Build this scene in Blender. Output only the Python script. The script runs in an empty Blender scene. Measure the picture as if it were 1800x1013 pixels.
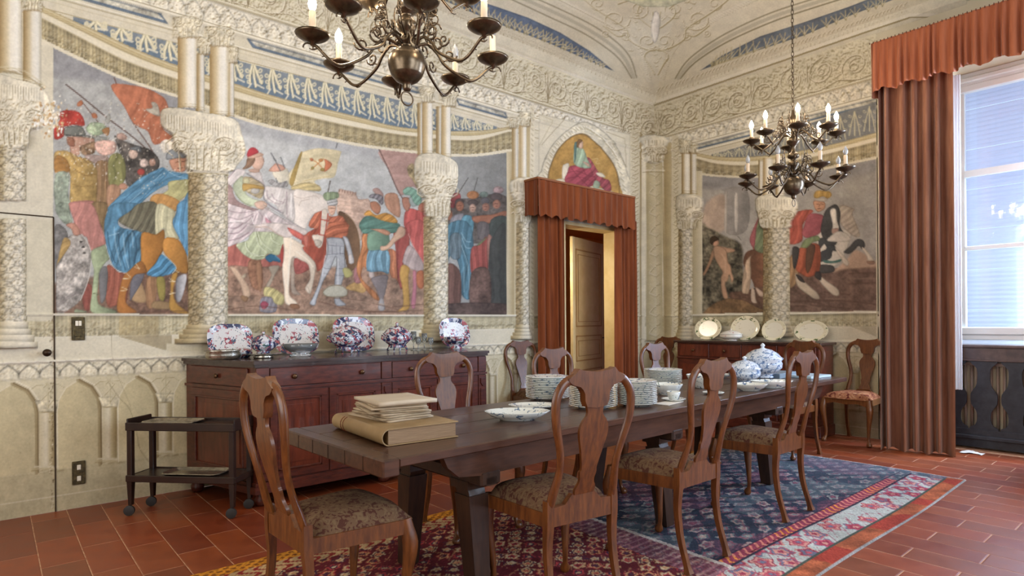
import bpy, bmesh, math, random
import numpy as np
from mathutils import Vector, Matrix

random.seed(7)
rng = np.random.default_rng(11)
scene = bpy.context.scene
COL = scene.collection

# ------------------------------------------------------------------ camera
F_PX, CY, YAW, ROLL, EYE = 1063.6, 566.9, math.radians(49.367), math.radians(-0.42737), 1.3
cam_data = bpy.data.cameras.new('camera')
cam = bpy.data.objects.new('camera', cam_data)
COL.objects.link(cam)
fwd = Vector((math.cos(YAW), math.sin(YAW), 0))
rgt = Vector((math.sin(YAW), -math.cos(YAW), 0))
up = Vector((0, 0, 1))
Mx = Matrix((rgt, up, -fwd)).transposed()
cam.matrix_world = Matrix.Translation((0, 0, EYE)) @ Mx.to_4x4() @ Matrix.Rotation(ROLL, 4, 'Z')
cam_data.sensor_width = 36.0
cam_data.lens = 36.0 * F_PX / 1800.0
cam_data.shift_y = (CY - 506.5) / 1800.0
cam_data.clip_start = 0.05
scene.camera = cam

# ------------------------------------------------------------------ light
scene.view_settings.view_transform = 'Standard'
scene.view_settings.look = 'None'
scene.view_settings.exposure = 0.12
scene.view_settings.gamma = 1.0
scene.view_settings.use_curve_mapping = False
scene.cycles.use_denoising = True
scene.cycles.max_bounces = 10
scene.cycles.diffuse_bounces = 6
scene.cycles.glossy_bounces = 4
scene.cycles.transparent_max_bounces = 12
scene.cycles.sample_clamp_indirect = 6.0
scene.cycles.caustics_reflective = False
scene.cycles.caustics_refractive = False

world = bpy.data.worlds.new('daylight')
scene.world = world
world.use_nodes = True
bg = world.node_tree.nodes['Background']
bg.inputs[0].default_value = (0.62, 0.76, 1.0, 1)
bg.inputs[1].default_value = 1.6


def area(name, loc, target, sx, sy, power, color):
    d = bpy.data.lights.new(name, 'AREA')
    d.shape = 'RECTANGLE'
    d.size, d.size_y = sx, sy
    d.energy = power
    d.color = color
    o = bpy.data.objects.new(name, d)
    COL.objects.link(o)
    o.location = loc
    o.rotation_euler = (Vector(target) - Vector(loc)).to_track_quat('-Z', 'Y').to_euler()
    return o


# fill lights added as daylight; the side and back windows are unseen
area('far_window_fill', (7.62, 0.41, 2.38), (3.0, 0.9, 1.0), 1.22, 2.35, 600, (0.60, 0.75, 1.0))  # added in the far window's unseen half, where slats are left out
area('side_fill_light', (2.0, -2.42, 2.3), (2.0, 3.0, 2.0), 2.2, 2.6, 85, (0.82, 0.90, 1.0))
area('side_fill_light', (5.2, -2.42, 2.3), (5.0, 3.0, 2.0), 2.2, 2.6, 95, (0.74, 0.85, 1.0))
area('back_fill_light', (-2.42, 1.5, 2.4), (4.0, 2.4, 2.3), 3.0, 2.6, 100, (1.0, 0.92, 0.80))  # added warm fill from behind the camera

# ------------------------------------------------------------------ helpers
DV, DU = 5.30, 7.30      # left wall plane y, far wall plane x
cR, sR = math.cos(ROLL), math.sin(ROLL)


def lin(c):
    c = np.asarray(c, dtype=float) / 255.0
    return np.where(c <= 0.04045, c / 12.92, ((c + 0.055) / 1.055) ** 2.4)


def rays(x, y):
    a = (np.asarray(x, float) - 900) / F_PX
    b = (np.asarray(y, float) - CY) / F_PX
    X = cR * a + sR * b
    Y = -sR * a + cR * b
    return (fwd.x + X * rgt.x, fwd.y + X * rgt.y, -Y)


def on_left(x, y, off=0.0):
    rx, ry, rz = rays(x, y)
    t = (DV - off) / ry
    return rx * t, rz * t + EYE                # u (world x), z


def on_far(x, y, off=0.0):
    rx, ry, rz = rays(x, y)
    t = (DU - off) / rx
    return ry * t, rz * t + EYE                # v (world y), z


def on_z(x, y, z):
    rx, ry, rz = rays(x, y)
    t = (z - EYE) / rz
    return Vector((float(rx * t), float(ry * t), z))


def px(X, Y, Z):
    X, Y, Z = np.asarray(X, float), np.asarray(Y, float), np.asarray(Z, float) - EYE
    d = X * fwd.x + Y * fwd.y
    a = (X * rgt.x + Y * rgt.y) / d
    b = -Z / d
    return 900 + F_PX * (cR * a - sR * b), CY + F_PX * (sR * a + cR * b)


def mat(name, color, rough=0.5, metal=0.0, noise=0.0, scale=8.0, color2=None, stretch=(1, 1, 1), bump=0.0, spec=0.5,
        coat=0.0, fine=0.0, transmission=0.0, alpha=1.0, emis=None, estr=0.0, lo=0.35, hi=0.65):
    m = bpy.data.materials.new(name)
    m.use_nodes = True
    nt = m.node_tree
    b = nt.nodes['Principled BSDF']
    c = [*lin(color), 1]
    b.inputs['Base Color'].default_value = c
    b.inputs['Roughness'].default_value = rough
    b.inputs['Metallic'].default_value = metal
    b.inputs['Specular IOR Level'].default_value = spec
    b.inputs['Coat Weight'].default_value = coat
    b.inputs['Transmission Weight'].default_value = transmission
    if emis is not None:
        b.inputs['Emission Color'].default_value = [*lin(emis), 1]
        b.inputs['Emission Strength'].default_value = estr
    if color2 is not None or bump > 0:
        tc = nt.nodes.new('ShaderNodeTexCoord')
        mp = nt.nodes.new('ShaderNodeMapping')
        mp.inputs['Scale'].default_value = stretch
        nz = nt.nodes.new('ShaderNodeTexNoise')
        nz.inputs['Scale'].default_value = scale
        nz.inputs['Detail'].default_value = 6
        nz.inputs['Roughness'].default_value = 0.62
        nt.links.new(tc.outputs['Object'], mp.inputs['Vector'])
        nt.links.new(mp.outputs['Vector'], nz.inputs['Vector'])
        if color2 is not None:
            r = nt.nodes.new('ShaderNodeValToRGB')
            r.color_ramp.elements[0].position = lo
            r.color_ramp.elements[1].position = hi
            r.color_ramp.elements[0].color = c
            r.color_ramp.elements[1].color = [*lin(color2), 1]
            nt.links.new(nz.outputs['Fac'], r.inputs['Fac'])
            nt.links.new(r.outputs['Color'], b.inputs['Base Color'])
        if bump > 0:
            bp = nt.nodes.new('ShaderNodeBump')
            bp.inputs['Strength'].default_value = bump
            bp.inputs['Distance'].default_value = 0.01
            nt.links.new(nz.outputs['Fac'], bp.inputs['Height'])
            nt.links.new(bp.outputs['Normal'], b.inputs['Normal'])
    return m


def paint_mat(name, rough=0.85, spec=0.2, attr='paint', gain=1.0, bump=0.0, coat=0.0, bscale=60):
    m = bpy.data.materials.new(name)
    m.use_nodes = True
    nt = m.node_tree
    b = nt.nodes['Principled BSDF']
    a = nt.nodes.new('ShaderNodeAttribute')
    a.attribute_name = attr
    b.inputs['Roughness'].default_value = rough
    b.inputs['Specular IOR Level'].default_value = spec
    b.inputs['Coat Weight'].default_value = coat
    tc = nt.nodes.new('ShaderNodeTexCoord')
    nz = nt.nodes.new('ShaderNodeTexNoise')
    nz.inputs['Scale'].default_value = bscale
    nz.inputs['Detail'].default_value = 5
    nt.links.new(tc.outputs['Object'], nz.inputs['Vector'])
    mr = nt.nodes.new('ShaderNodeMapRange')
    mr.inputs['From Min'].default_value = 0.3
    mr.inputs['From Max'].default_value = 0.7
    mr.inputs['To Min'].default_value = 0.93 * gain
    mr.inputs['To Max'].default_value = 1.05 * gain
    nt.links.new(nz.outputs['Fac'], mr.inputs['Value'])
    mx = nt.nodes.new('ShaderNodeVectorMath')
    mx.operation = 'SCALE'
    nt.links.new(a.outputs['Color'], mx.inputs[0])
    nt.links.new(mr.outputs['Result'], mx.inputs['Scale'])
    nt.links.new(mx.outputs['Vector'], b.inputs['Base Color'])
    if bump > 0:
        bp = nt.nodes.new('ShaderNodeBump')
        bp.inputs['Strength'].default_value = bump
        bp.inputs['Distance'].default_value = 0.01
        nt.links.new(nz.outputs['Fac'], bp.inputs['Height'])
        nt.links.new(bp.outputs['Normal'], b.inputs['Normal'])
    return m


def link(me, name, parent=None, loc=None, rot=None):
    o = bpy.data.objects.new(name, me)
    COL.objects.link(o)
    if parent is not None:
        o.parent = parent
    if loc is not None:
        o.location = loc
    if rot is not None:
        o.rotation_euler = rot
    return o


def mesh_from(name, verts, faces, m=None, smooth=False, parent=None, loc=None, rot=None, autos=None):
    me = bpy.data.meshes.new(name)
    me.from_pydata([tuple(v) for v in verts], [], [tuple(f) for f in faces])
    if m is not None:
        for mm in (m if isinstance(m, (list, tuple)) else [m]):
            me.materials.append(mm)
    if smooth:
        me.polygons.foreach_set('use_smooth', [True] * len(me.polygons))
    me.validate()
    me.update()
    o = link(me, name, parent, loc, rot)
    if autos:
        me.set_sharp_from_angle(angle=math.radians(autos))
    return o


def tag(o, label=None, cat=None, group=None, kind=None):
    if label:
        o['label'] = label
    if cat:
        o['category'] = cat
    if group:
        o['group'] = group
    if kind:
        o['kind'] = kind
    return o


def empty(name, loc=(0, 0, 0), rz=0.0, parent=None):
    o = bpy.data.objects.new(name, None)
    o.empty_display_size = 0.1
    COL.objects.link(o)
    o.location = loc
    o.rotation_euler = (0, 0, rz)
    if parent is not None:
        o.parent = parent
    return o


def dup(o, parent=None, loc=None, rz=None):
    c = o.copy()
    COL.objects.link(c)
    c.parent = parent
    if loc is not None:
        c.location = loc
    if rz is not None:
        c.rotation_euler = (0, 0, rz)
    for ch in list(o.children):
        dup(ch, c)
    return c


class MB:
    """collects shapes into one mesh"""

    def __init__(s):
        s.v, s.f = [], []

    def add(s, vs, fs):
        n = len(s.v)
        s.v += [tuple(v) for v in vs]
        s.f += [tuple(i + n for i in f) for f in fs]

    def box(s, x0, x1, y0, y1, z0, z1, bev=0.0):
        if bev <= 0:
            s.add([(x0, y0, z0), (x1, y0, z0), (x1, y1, z0), (x0, y1, z0), (x0, y0, z1), (x1, y0, z1), (x1, y1, z1), (x0, y1, z1)],
                  [(0, 3, 2, 1), (4, 5, 6, 7), (0, 1, 5, 4), (1, 2, 6, 5), (2, 3, 7, 6), (3, 0, 4, 7)])
        else:
            b = min(bev, (x1 - x0) / 2.01, (y1 - y0) / 2.01, (z1 - z0) / 2.01)
            rings = [(z0, b), (z0 + b, 0), (z1 - b, 0), (z1, b)]
            vs = []
            for z, k in rings:
                c = b if k == 0 else b
                kk = k
                vs += [(x0 + kk + (b if kk == 0 else b), y0 + kk, z), (x1 - kk - b, y0 + kk, z), (x1 - kk, y0 + kk + b, z), (x1 - kk, y1 - kk - b, z),
                       (x1 - kk - b, y1 - kk, z), (x0 + kk + b, y1 - kk, z), (x0 + kk, y1 - kk - b, z), (x0 + kk, y0 + kk + b, z)]
            fs = [tuple(range(7, -1, -1)), tuple(range(24, 32))]
            for r in range(3):
                for i in range(8):
                    j = (i + 1) % 8
                    fs.append((r * 8 + i, r * 8 + j, r * 8 + 8 + j, r * 8 + 8 + i))
            s.add(vs, fs)

    def prism(s, pts, axis, a, b):
        """extrude 2D polygon pts along axis ('x','y','z') from a to b"""
        n = len(pts)
        def mk(p, t):
            return {'x': (t, p[0], p[1]), 'y': (p[0], t, p[1]), 'z': (p[0], p[1], t)}[axis]
        vs = [mk(p, a) for p in pts] + [mk(p, b) for p in pts]
        fs = [tuple(range(n - 1, -1, -1)), tuple(range(n, 2 * n))] + [(i, (i + 1) % n, n + (i + 1) % n, n + i) for i in range(n)]
        s.add(vs, fs)

    def lathe(s, prof, n=24, cx=0, cy=0, cap=True, sx=1.0, sy=1.0, wob=None):
        vs, fs = [], []
        for (r, z) in prof:
            for i in range(n):
                a = 2 * math.pi * i / n
                k = 1.0 if wob is None else wob(a, r, z)
                vs.append((cx + r * k * math.cos(a) * sx, cy + r * k * math.sin(a) * sy, z))
        m = len(prof)
        for j in range(m - 1):
            for i in range(n):
                k = (i + 1) % n
                fs.append((j * n + i, j * n + k, (j + 1) * n + k, (j + 1) * n + i))
        if cap:
            if prof[0][0] > 1e-5:
                fs.append(tuple(range(n - 1, -1, -1)))
            if prof[-1][0] > 1e-5:
                fs.append(tuple(range((m - 1) * n, m * n)))
        s.add(vs, fs)

    def tube(s, pts, rad, n=8, flat=1.0, closed=False, upv=(0, 0, 1), square=False):
        P = [Vector(p) for p in pts]
        R = rad if isinstance(rad, (list, tuple)) else [rad] * len(P)
        N = len(P)
        vs, fs = [], []
        for i, p in enumerate(P):
            if closed:
                t = P[(i + 1) % N] - P[i - 1]
            else:
                t = P[min(i + 1, N - 1)] - P[max(i - 1, 0)]
            t.normalize()
            a = Vector(upv)
            if abs(a.dot(t)) > 0.97:
                a = Vector((1, 0, 0)) if abs(t.x) < 0.9 else Vector((0, 1, 0))
            sd = t.cross(a).normalized()
            u = sd.cross(t).normalized()
            r = R[i]
            for k in range(n):
                if square:
                    an = math.pi / 4 + k * math.pi / 2
                    cx, cy = math.cos(an) * 1.414, math.sin(an) * 1.414
                else:
                    an = 2 * math.pi * k / n
                    cx, cy = math.cos(an), math.sin(an)
                vs.append(p + sd * (cx * r) + u * (cy * r * flat))
        for i in range(N if closed else N - 1):
            for k in range(n):
                a, b = i * n + k, i * n + (k + 1) % n
                c, d = ((i + 1) % N) * n + (k + 1) % n, ((i + 1) % N) * n + k
                fs.append((a, b, c, d))
        if not closed:
            fs.append(tuple(range(n - 1, -1, -1)))
            fs.append(tuple(range((N - 1) * n, N * n)))
        s.add(vs, fs)

    def build(s, name, m=None, parent=None, smooth=False, loc=None, rot=None, autos=None):
        return mesh_from(name, s.v, s.f, m, smooth or bool(autos), parent, loc, rot, autos)


def crom(pts, closed=False, n=6):
    """Catmull-Rom through points (any dimension)"""
    P = [np.asarray(p, float) for p in pts]
    N = len(P)
    out = []
    rngi = range(N if closed else N - 1)
    for i in rngi:
        p0 = P[(i - 1) % N] if closed else P[max(i - 1, 0)]
        p1, p2 = P[i % N], P[(i + 1) % N]
        p3 = P[(i + 2) % N] if closed else P[min(i + 2, N - 1)]
        for k in range(n):
            t = k / n
            out.append(0.5 * ((2 * p1) + (-p0 + p2) * t + (2 * p0 - 5 * p1 + 4 * p2 - p3) * t * t + (-p0 + 3 * p1 - 3 * p2 + p3) * t ** 3))
    if not closed:
        out.append(P[-1])
    return out
# ------------------------------------------------------------------ fresco painter: a colour field evaluated in numpy, stored on mesh vertices
CX0, CY0, CX1, CY1 = -60, -50, 1700, 935
CW, CH = CX1 - CX0, CY1 - CY0
gx, gy = np.meshgrid(np.arange(CX0, CX1) + 0.0, np.arange(CY0, CY1) + 0.0)
gx = gx.astype(np.float32)
gy = gy.astype(np.float32)


def vnoise(shape, cell, seed, octaves=1, ax=1.0):
    r = np.random.default_rng(seed)
    out = np.zeros(shape, np.float32)
    amp, tot = 1.0, 0.0
    for o in range(octaves):
        cy, cx = max(cell, 1.0), max(cell * ax, 1.0)
        g = r.random((int(shape[0] / cy) + 3, int(shape[1] / cx) + 3)).astype(np.float32)
        yy = np.arange(shape[0]) / cy
        xx = np.arange(shape[1]) / cx
        y0, x0 = yy.astype(int), xx.astype(int)
        fy, fx = (yy - y0)[:, None], (xx - x0)[None, :]
        fy, fx = fy * fy * (3 - 2 * fy), fx * fx * (3 - 2 * fx)
        a = g[y0][:, x0] * (1 - fx) + g[y0][:, x0 + 1] * fx
        b = g[y0 + 1][:, x0] * (1 - fx) + g[y0 + 1][:, x0 + 1] * fx
        out += amp * (a * (1 - fy) + b * fy)
        tot += amp
        amp *= 0.55
        cell /= 2.1
    return out / tot


NZ_BIG = vnoise((CH, CW), 60, 1, 4)
NZ_MID = vnoise((CH, CW), 14, 2, 3)
NZ_FINE = vnoise((CH, CW), 3.2, 3, 2)
NZ_W = vnoise((CH, CW), 34, 4, 2)
CAN = np.zeros((CH, CW, 3), np.float32)
CAN[:] = (203, 194, 172)
HG = np.zeros((CH, CW), np.float32)      # relief above the wall plane, metres
RG = np.zeros((CH, CW), np.int16)        # which piece of the wall each spot belongs to
CUR = [0]


def hexc(h):
    if isinstance(h, str):
        return np.array([int(h[i:i + 2], 16) for i in (0, 2, 4)], np.float32)
    return np.asarray(h, np.float32)


class TR:
    ox, oy, s = 0.0, 0.0, 1.0


def T(ox, oy, s):
    TR.ox, TR.oy, TR.s = ox, oy, s


def parse(p):
    if isinstance(p, str):
        p = [tuple(float(c) for c in q.split(',')) for q in p.split()]
    return [(TR.ox + x / TR.s, TR.oy + y / TR.s) for x, y in p]


def _box(xs, ys, pad):
    x0 = int(max(0, math.floor(min(xs) - pad) - CX0))
    x1 = int(min(CW, math.ceil(max(xs) + pad) + 1 - CX0))
    y0 = int(max(0, math.floor(min(ys) - pad) - CY0))
    y1 = int(min(CH, math.ceil(max(ys) + pad) + 1 - CY0))
    return x0, x1, y0, y1


def seg_dist(X, Y, pts, closed):
    d = np.full(X.shape, 1e9, np.float32)
    inside = np.zeros(X.shape, bool)
    N = len(pts)
    for i in range(N if closed else N - 1):
        ax, ay = pts[i]
        bx, by = pts[(i + 1) % N]
        dx, dy = bx - ax, by - ay
        L = dx * dx + dy * dy + 1e-9
        t = np.clip(((X - ax) * dx + (Y - ay) * dy) / L, 0, 1)
        dd = (X - ax - t * dx) ** 2 + (Y - ay - t * dy) ** 2
        np.minimum(d, dd, out=d)
        if closed and ay != by:
            c = ((Y < ay) != (Y < by)) & (X < ax + (Y - ay) * dx / dy)
            inside ^= c
    return np.sqrt(d), inside


def poly(pts, col, fold=None, g=0.16, edge=0.25, tex=0.10, sm=True, soft=0.9, alpha=1.0, clip=None):
    """filled shape; fold=(angle deg, period px, amp) paints drapery"""
    P = parse(pts)
    if sm and len(P) > 3:
        P = [tuple(q) for q in crom(P, True, 4)]
    xs, ys = [p[0] for p in P], [p[1] for p in P]
    x0, x1, y0, y1 = _box(xs, ys, 2)
    if x1 <= x0 or y1 <= y0:
        return
    X, Y = gx[y0:y1, x0:x1], gy[y0:y1, x0:x1]
    d, ins = seg_dist(X, Y, P, True)
    sd = np.where(ins, -d, d)
    cov = np.clip(0.5 - sd / soft, 0, 1) * alpha
    if clip is not None:
        cov = cov * clip[y0:y1, x0:x1]
    w = max(max(xs) - min(xs), 1)
    f = 1 + g * (0.5 - (X - min(xs)) / w) * 0.9
    f = f * (1 + tex * 2 * (NZ_MID[y0:y1, x0:x1] - 0.5) + tex * 1.1 * (NZ_FINE[y0:y1, x0:x1] - 0.5))
    if edge:
        f = f * (1 - 0.75 * edge * np.exp(-(np.maximum(-sd, 0) / 1.4) ** 2))
    if fold is not None:
        a = math.radians(fold[0])
        q = (X * math.cos(a) + Y * math.sin(a)) / (fold[1] * 1.3) + (NZ_W[y0:y1, x0:x1] - 0.5) * 1.2
        v = 0.65 * np.sin(q * 2 * math.pi) + 0.35 * np.sin(q * 5.3 * math.pi + 1.3)
        f = f * (1 + 1.35 * fold[2] * v * NZ_BIG[y0:y1, x0:x1] * (0.45 + 1.1 * NZ_MID[::-1][y0:y1, x0:x1]) - 0.05)
    c = hexc(col)[None, None, :] * f[..., None]
    # deep folds go a little more saturated
    CAN[y0:y1, x0:x1] = CAN[y0:y1, x0:x1] * (1 - cov[..., None]) + c * cov[..., None]


def stroke(pts, w, col, alpha=1.0, sm=True, soft=0.8):
    P = parse(pts)
    if sm and len(P) > 2:
        P = [tuple(q) for q in crom(P, False, 4)]
    strokep(P, w, col, alpha, soft)


def strokep(P, w, col, alpha=1.0, soft=0.8):
    xs, ys = [p[0] for p in P], [p[1] for p in P]
    x0, x1, y0, y1 = _box(xs, ys, w + 1)
    if x1 <= x0 or y1 <= y0:
        return
    X, Y = gx[y0:y1, x0:x1], gy[y0:y1, x0:x1]
    d, _ = seg_dist(X, Y, P, False)
    cov = (np.clip((w / 2 - d) / soft + 0.5, 0, 1) * alpha)[..., None]
    CAN[y0:y1, x0:x1] = CAN[y0:y1, x0:x1] * (1 - cov) + hexc(col) * cov


def ell(cx, cy, rx, ry, col, rot=0, **k):
    a = math.radians(rot)
    pts = []
    for i in range(14):
        t = 2 * math.pi * i / 14
        x, y = rx * math.cos(t), ry * math.sin(t)
        pts.append((cx + x * math.cos(a) - y * math.sin(a), cy + x * math.sin(a) + y * math.cos(a)))
    k.setdefault('sm', False)
    poly(pts, col, **k)


def head(cx, cy, r, col='c89a7c', helm='7d7d78', plume=None, look=1, beard=None):
    """a small painted head looking left (-1) or right (1)"""
    ell(cx, cy, r * 0.78, r, col, edge=0.3)
    if beard:
        ell(cx + look * r * 0.25, cy + r * 0.6, r * 0.55, r * 0.5, beard, tex=0.3)
    stroke([(cx + look * r * 0.1, cy - r * 0.05), (cx + look * r * 0.6, cy - r * 0.05)], r * 0.16 / TR.s * 1.2, '5d3c2c', 0.8)
    stroke([(cx + look * r * 0.45, cy), (cx + look * r * 0.75, cy + r * 0.3)], r * 0.14 / TR.s, '8a5b44', 0.7)
    stroke([(cx + look * r * 0.2, cy + r * 0.5), (cx + look * r * 0.6, cy + r * 0.5)], r * 0.14 / TR.s, '8a4438', 0.8)
    if helm:
        poly([(cx - r * 1.0, cy - r * 0.1), (cx - r * 0.95, cy - r * 0.9), (cx - r * 0.2, cy - r * 1.4), (cx + r * 0.7, cy - r * 1.15), (cx + r * 1.0, cy - r * 0.5),
              (cx + r * 0.2, cy - r * 0.55), (cx - r * 0.5 * look, cy - r * 0.2)], helm, edge=0.4)
    if plume:
        ell(cx - look * r * 0.2, cy - r * 1.6, r * 1.1, r * 0.6, plume, tex=0.4)
# ------------------------------------------------------------------ the painted scenes
def paint_scenes():
    # backgrounds -------------------------------------------------
    T(0, 0, 1)
    poly('90,70 330,150 330,560 90,560', 'a9a9a6', g=0.0, edge=0, sm=False, tex=0.12)
    poly('90,70 330,160 330,210 200,150 90,130', '8f8e92', g=0, edge=0, tex=0.1, soft=14, alpha=0.8)
    poly('90,500 330,480 330,560 90,560', '8a6a56', g=0, edge=0, tex=0.25, soft=8)
    poly('396,190 750,255 750,560 396,560', 'b7b9b8', g=0.1, edge=0, sm=False, tex=0.1)
    poly('396,190 600,235 750,262 750,290 560,262 396,225', 'a5a6a9', g=0, edge=0, soft=12, alpha=0.8)
    poly('396,455 560,470 750,470 750,560 396,560', '9c7a64', g=0, edge=0, tex=0.3, soft=6)
    poly('780,270 893,262 893,560 780,560', '8f908e', g=0.25, edge=0, sm=False, tex=0.1)
    # left section ------------------------------------------------
    T(90, 170, 5.064)
    stroke('560,-170 700,180 860,420 960,580', 1.8, '6a4a40')
    poly('530,-100 700,-105 860,-70 960,-20 1020,30 1045,130 1000,140 980,190 1000,290 1080,370 960,420 905,415 860,310 780,270 720,220 650,90', 'c97450', fold=(20, 16, .10), edge=.15)
    poly('840,110 900,100 890,50 940,60 965,130 960,175 880,145', 'b3aa98', tex=.2)
    stroke('130,-110 270,0 500,190 740,370 960,570', 2.0, '5c4238')
    stroke('270,40 420,230', 1.4, '6a4434')
    poly('230,60 270,30 280,70 240,90', 'c4744c')
    poly('360,150 400,150 410,190 370,190', 'c4744c')
    poly('480,210 515,150 530,190 520,230 500,240', 'a4a49a')
    poly('560,350 640,390 780,440 880,470 960,560 940,660 800,760 690,800 650,700 620,520', '57504a', tex=.5)
    poly('80,200 70,150 130,120 230,130 275,170 295,220 290,260 200,250 120,265 60,240', 'c23d31', tex=.25)
    poly('25,280 60,258 110,270 120,330 90,370 30,375', 'bb3a30', tex=.25)
    poly('310,280 360,230 460,240 500,300 440,340 380,350 330,320', '9fb08c', tex=.35)
    poly('450,300 510,270 520,310 500,350', 'b07a48')
    poly('310,345 390,350 510,360 500,385 400,390 300,370', '8c8e86')
    poly('160,360 240,355 370,370 385,400 340,440 270,440 250,520 180,530 165,440', 'bf9078', edge=.35)
    poly('140,360 200,370 210,440 150,430', 'a3684e')
    poly('270,440 390,400 385,500 290,520 260,480', '86684c', tex=.5)
    poly('120,280 180,262 260,262 295,300 300,350 200,352 120,345', '75776f', edge=.4)
    stroke('130,340 200,345 300,350 380,365', 1.4, '4c4a44')
    poly('400,400 540,390 580,430 560,500 470,525 400,480', 'cda190', tex=.3)
    poly('590,330 650,330 680,370 640,390 590,370', 'b08c7c', tex=.3)
    poly('300,520 500,530 500,600 400,600 340,570', 'b3998e', fold=(60, 8, .15))
    poly('390,600 520,590 560,790 620,800 600,920 520,1013 340,1013 400,900', 'a17c54', fold=(5, 9, .22))
    poly('510,560 590,500 650,560 665,700 620,790 520,795', '8e8c52', fold=(10, 14, .2))
    stroke('497,520 495,1013', 1.4, '6b4e36')
    poly('500,800 610,800 600,920 510,1013', 'b98a68', fold=(10, 9, .14))
    poly('30,500 90,480 160,490 230,530 330,560 400,640 410,700 400,940 370,950 250,930 170,950 170,700 120,670 40,680 25,620', 'c09c56', g=.3, tex=.22)
    poly('25,560 60,520 140,560 170,660 110,675 35,680', 'b8813e', fold=(75, 7, .12))
    stroke('200,640 300,700 400,690', 1.6, '8a6430', .7)
    stroke('190,780 300,800 395,770', 1.6, '8a6430', .5)
    for k in range(4):
        stroke([(170 + 45 * k, 500 + 16 * k), (230 + 50 * k, 610 - 6 * k)], 1.2, '7c5c38', .8)
    poly('45,680 160,690 150,860 175,1013 60,1013 25,870', '98a590', tex=.3)
    poly('170,940 380,930 370,1013 170,1013', 'c68072', fold=(5, 9, .12))
    ell(730, 510, 42, 46, 'd0b09c', tex=.3)
    ell(825, 590, 38, 40, 'bfa79a', tex=.4)
    ell(900, 585, 30, 36, 'b98e78', tex=.4)
    ell(800, 670, 34, 30, 'b5453c')
    poly('700,460 780,440 800,490 740,480', '6f7274')
    ell(640, 800, 40, 30, 'b98468')
    poly('500,1013 600,890 700,800 800,720 960,640 1000,630 1050,660 1160,680 1215,690 1228,750 1130,755 1000,800 900,860 820,930 720,1013', '5790b4', fold=(62, 13, .24))
    for q in ('1000,650 900,760 640,1000', '1040,680 920,800 760,960', '960,660 760,820 560,1000'):
        stroke(q, 1.6, '2f5f86', .6)
    for q in ('1010,640 1100,700 1210,730', '980,690 800,850 620,1010'):
        stroke(q, 1.5, '9cc4dc', .6)
    poly('1045,760 1150,740 1228,745 1228,840 1180,900 1100,940 980,880 1040,830', 'bdb678', fold=(40, 12, .16))
    poly('970,420 1020,380 1080,400 1120,450 1060,480 1000,500', 'ddd3c2', tex=.3)
    poly('1060,560 1190,545 1210,600 1185,665 1100,665 1060,610', 'c4896a', edge=.35)
    poly('1020,540 1040,490 1100,460 1170,480 1198,545 1140,545 1040,560', '83888b', edge=.45)
    for q in ('1110,585 1140,580', '1160,580 1190,575', '1150,590 1155,615', '1125,640 1170,635'):
        stroke(q, 1.1, '5f3a2a', .9)
    poly('900,880 1000,865 1140,930 1120,1015 1030,1005 890,950', 'd0954c', fold=(30, 9, .16))
    poly('1228,840 1228,1013 1120,1013 1180,920', '5c98c6', fold=(10, 10, .2))
    T(90, 360, 5.064)
    poly('680,620 1225,600 1225,960 680,940', '7a5a48', tex=.35)
    poly('360,-10 500,-10 480,130 480,260 440,180', '9a7b50', fold=(5, 8, .2))
    poly('170,-10 360,-10 440,180 480,300 485,350 420,380 350,410 320,300 290,280 240,250 190,110', 'ca8478', fold=(8, 13, .15))
    poly('500,540 560,560 600,600 690,620 660,900 580,900 500,900 480,700', 'ac5f4a', fold=(15, 10, .2))
    poly('280,720 360,720 360,920 290,920', 'a85a4c', fold=(0, 8, .15))
    poly('430,600 500,560 490,800 440,870', '7c7a7a')
    poly('30,200 110,200 150,290 100,480 40,560', '7e7b78', tex=.3)
    poly('150,290 270,265 320,330 355,430 350,560 320,700 260,850 150,940 50,970 45,640 40,560 100,480', 'a8a097', tex=.45, edge=.35)
    stroke('270,265 320,330 355,430 350,560 320,700 260,850', 2.0, 'cfc8bd', .8)
    stroke('60,900 160,820 250,760', 6, '77706c', .5)
    for q in ((265, 330), (285, 378), (295, 430)):
        ell(q[0], q[1], 14, 9, '3a342f')
    poly('100,320 150,300 170,360 60,520 45,560', 'c6a05c', fold=(60, 9, .2))
    poly('60,-10 150,-10 170,80 190,150 120,170 40,60', '94a18c', tex=.3)
    poly('130,180 200,160 255,230 250,270 200,270 180,220', 'c98c74', edge=.35)
    poly('360,410 440,370 480,360 500,430 520,480 480,520 430,600 420,700 420,880 570,940 560,972 360,960 360,800 380,600 360,500', '93a07a', g=.5, tex=.15)
    stroke('375,790 420,800', 1.5, '6d7a54')
    poly('220,930 310,950 300,972 210,965', '8e9a7a')
    poly('740,700 800,690 850,860 720,850', 'b18c60')
    poly('850,660 940,660 920,900 850,900', 'ab7c54', fold=(0, 10, .15))
    poly('940,650 1010,660 1010,840 960,830', '9c8c42')
    poly('920,860 1050,870 1050,930 900,920', '9f7f55')
    poly('490,90 560,-10 780,-10 700,60 600,130 620,200 760,230 805,250 805,490 680,605 560,560 510,440 480,300 470,200', '5288aa', fold=(12, 15, .3))
    for q in ('600,260 610,400 660,580', '680,240 690,380 700,560', '500,240 520,380 570,520', '740,250 760,400 740,520'):
        stroke(q, 2.2, '2c506a', .65)
    for q in ('560,200 575,360 620,540', '640,260 655,420 690,560', '720,250 730,380', '510,280 600,250'):
        stroke(q, 1.8, '9dc3d8', .6)
    stroke('805,260 805,490 680,605 560,560 510,440', 1.2, 'c8d0cc', .8)
    poly('600,130 700,60 780,-10 940,-10 940,262 760,230 640,180', '7a745c', fold=(35, 10, .22))
    poly('940,0 1060,30 1110,80 1080,160 1140,305 1020,290 1000,210 930,265', 'cdc69c', fold=(0, 10, .22))
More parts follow.
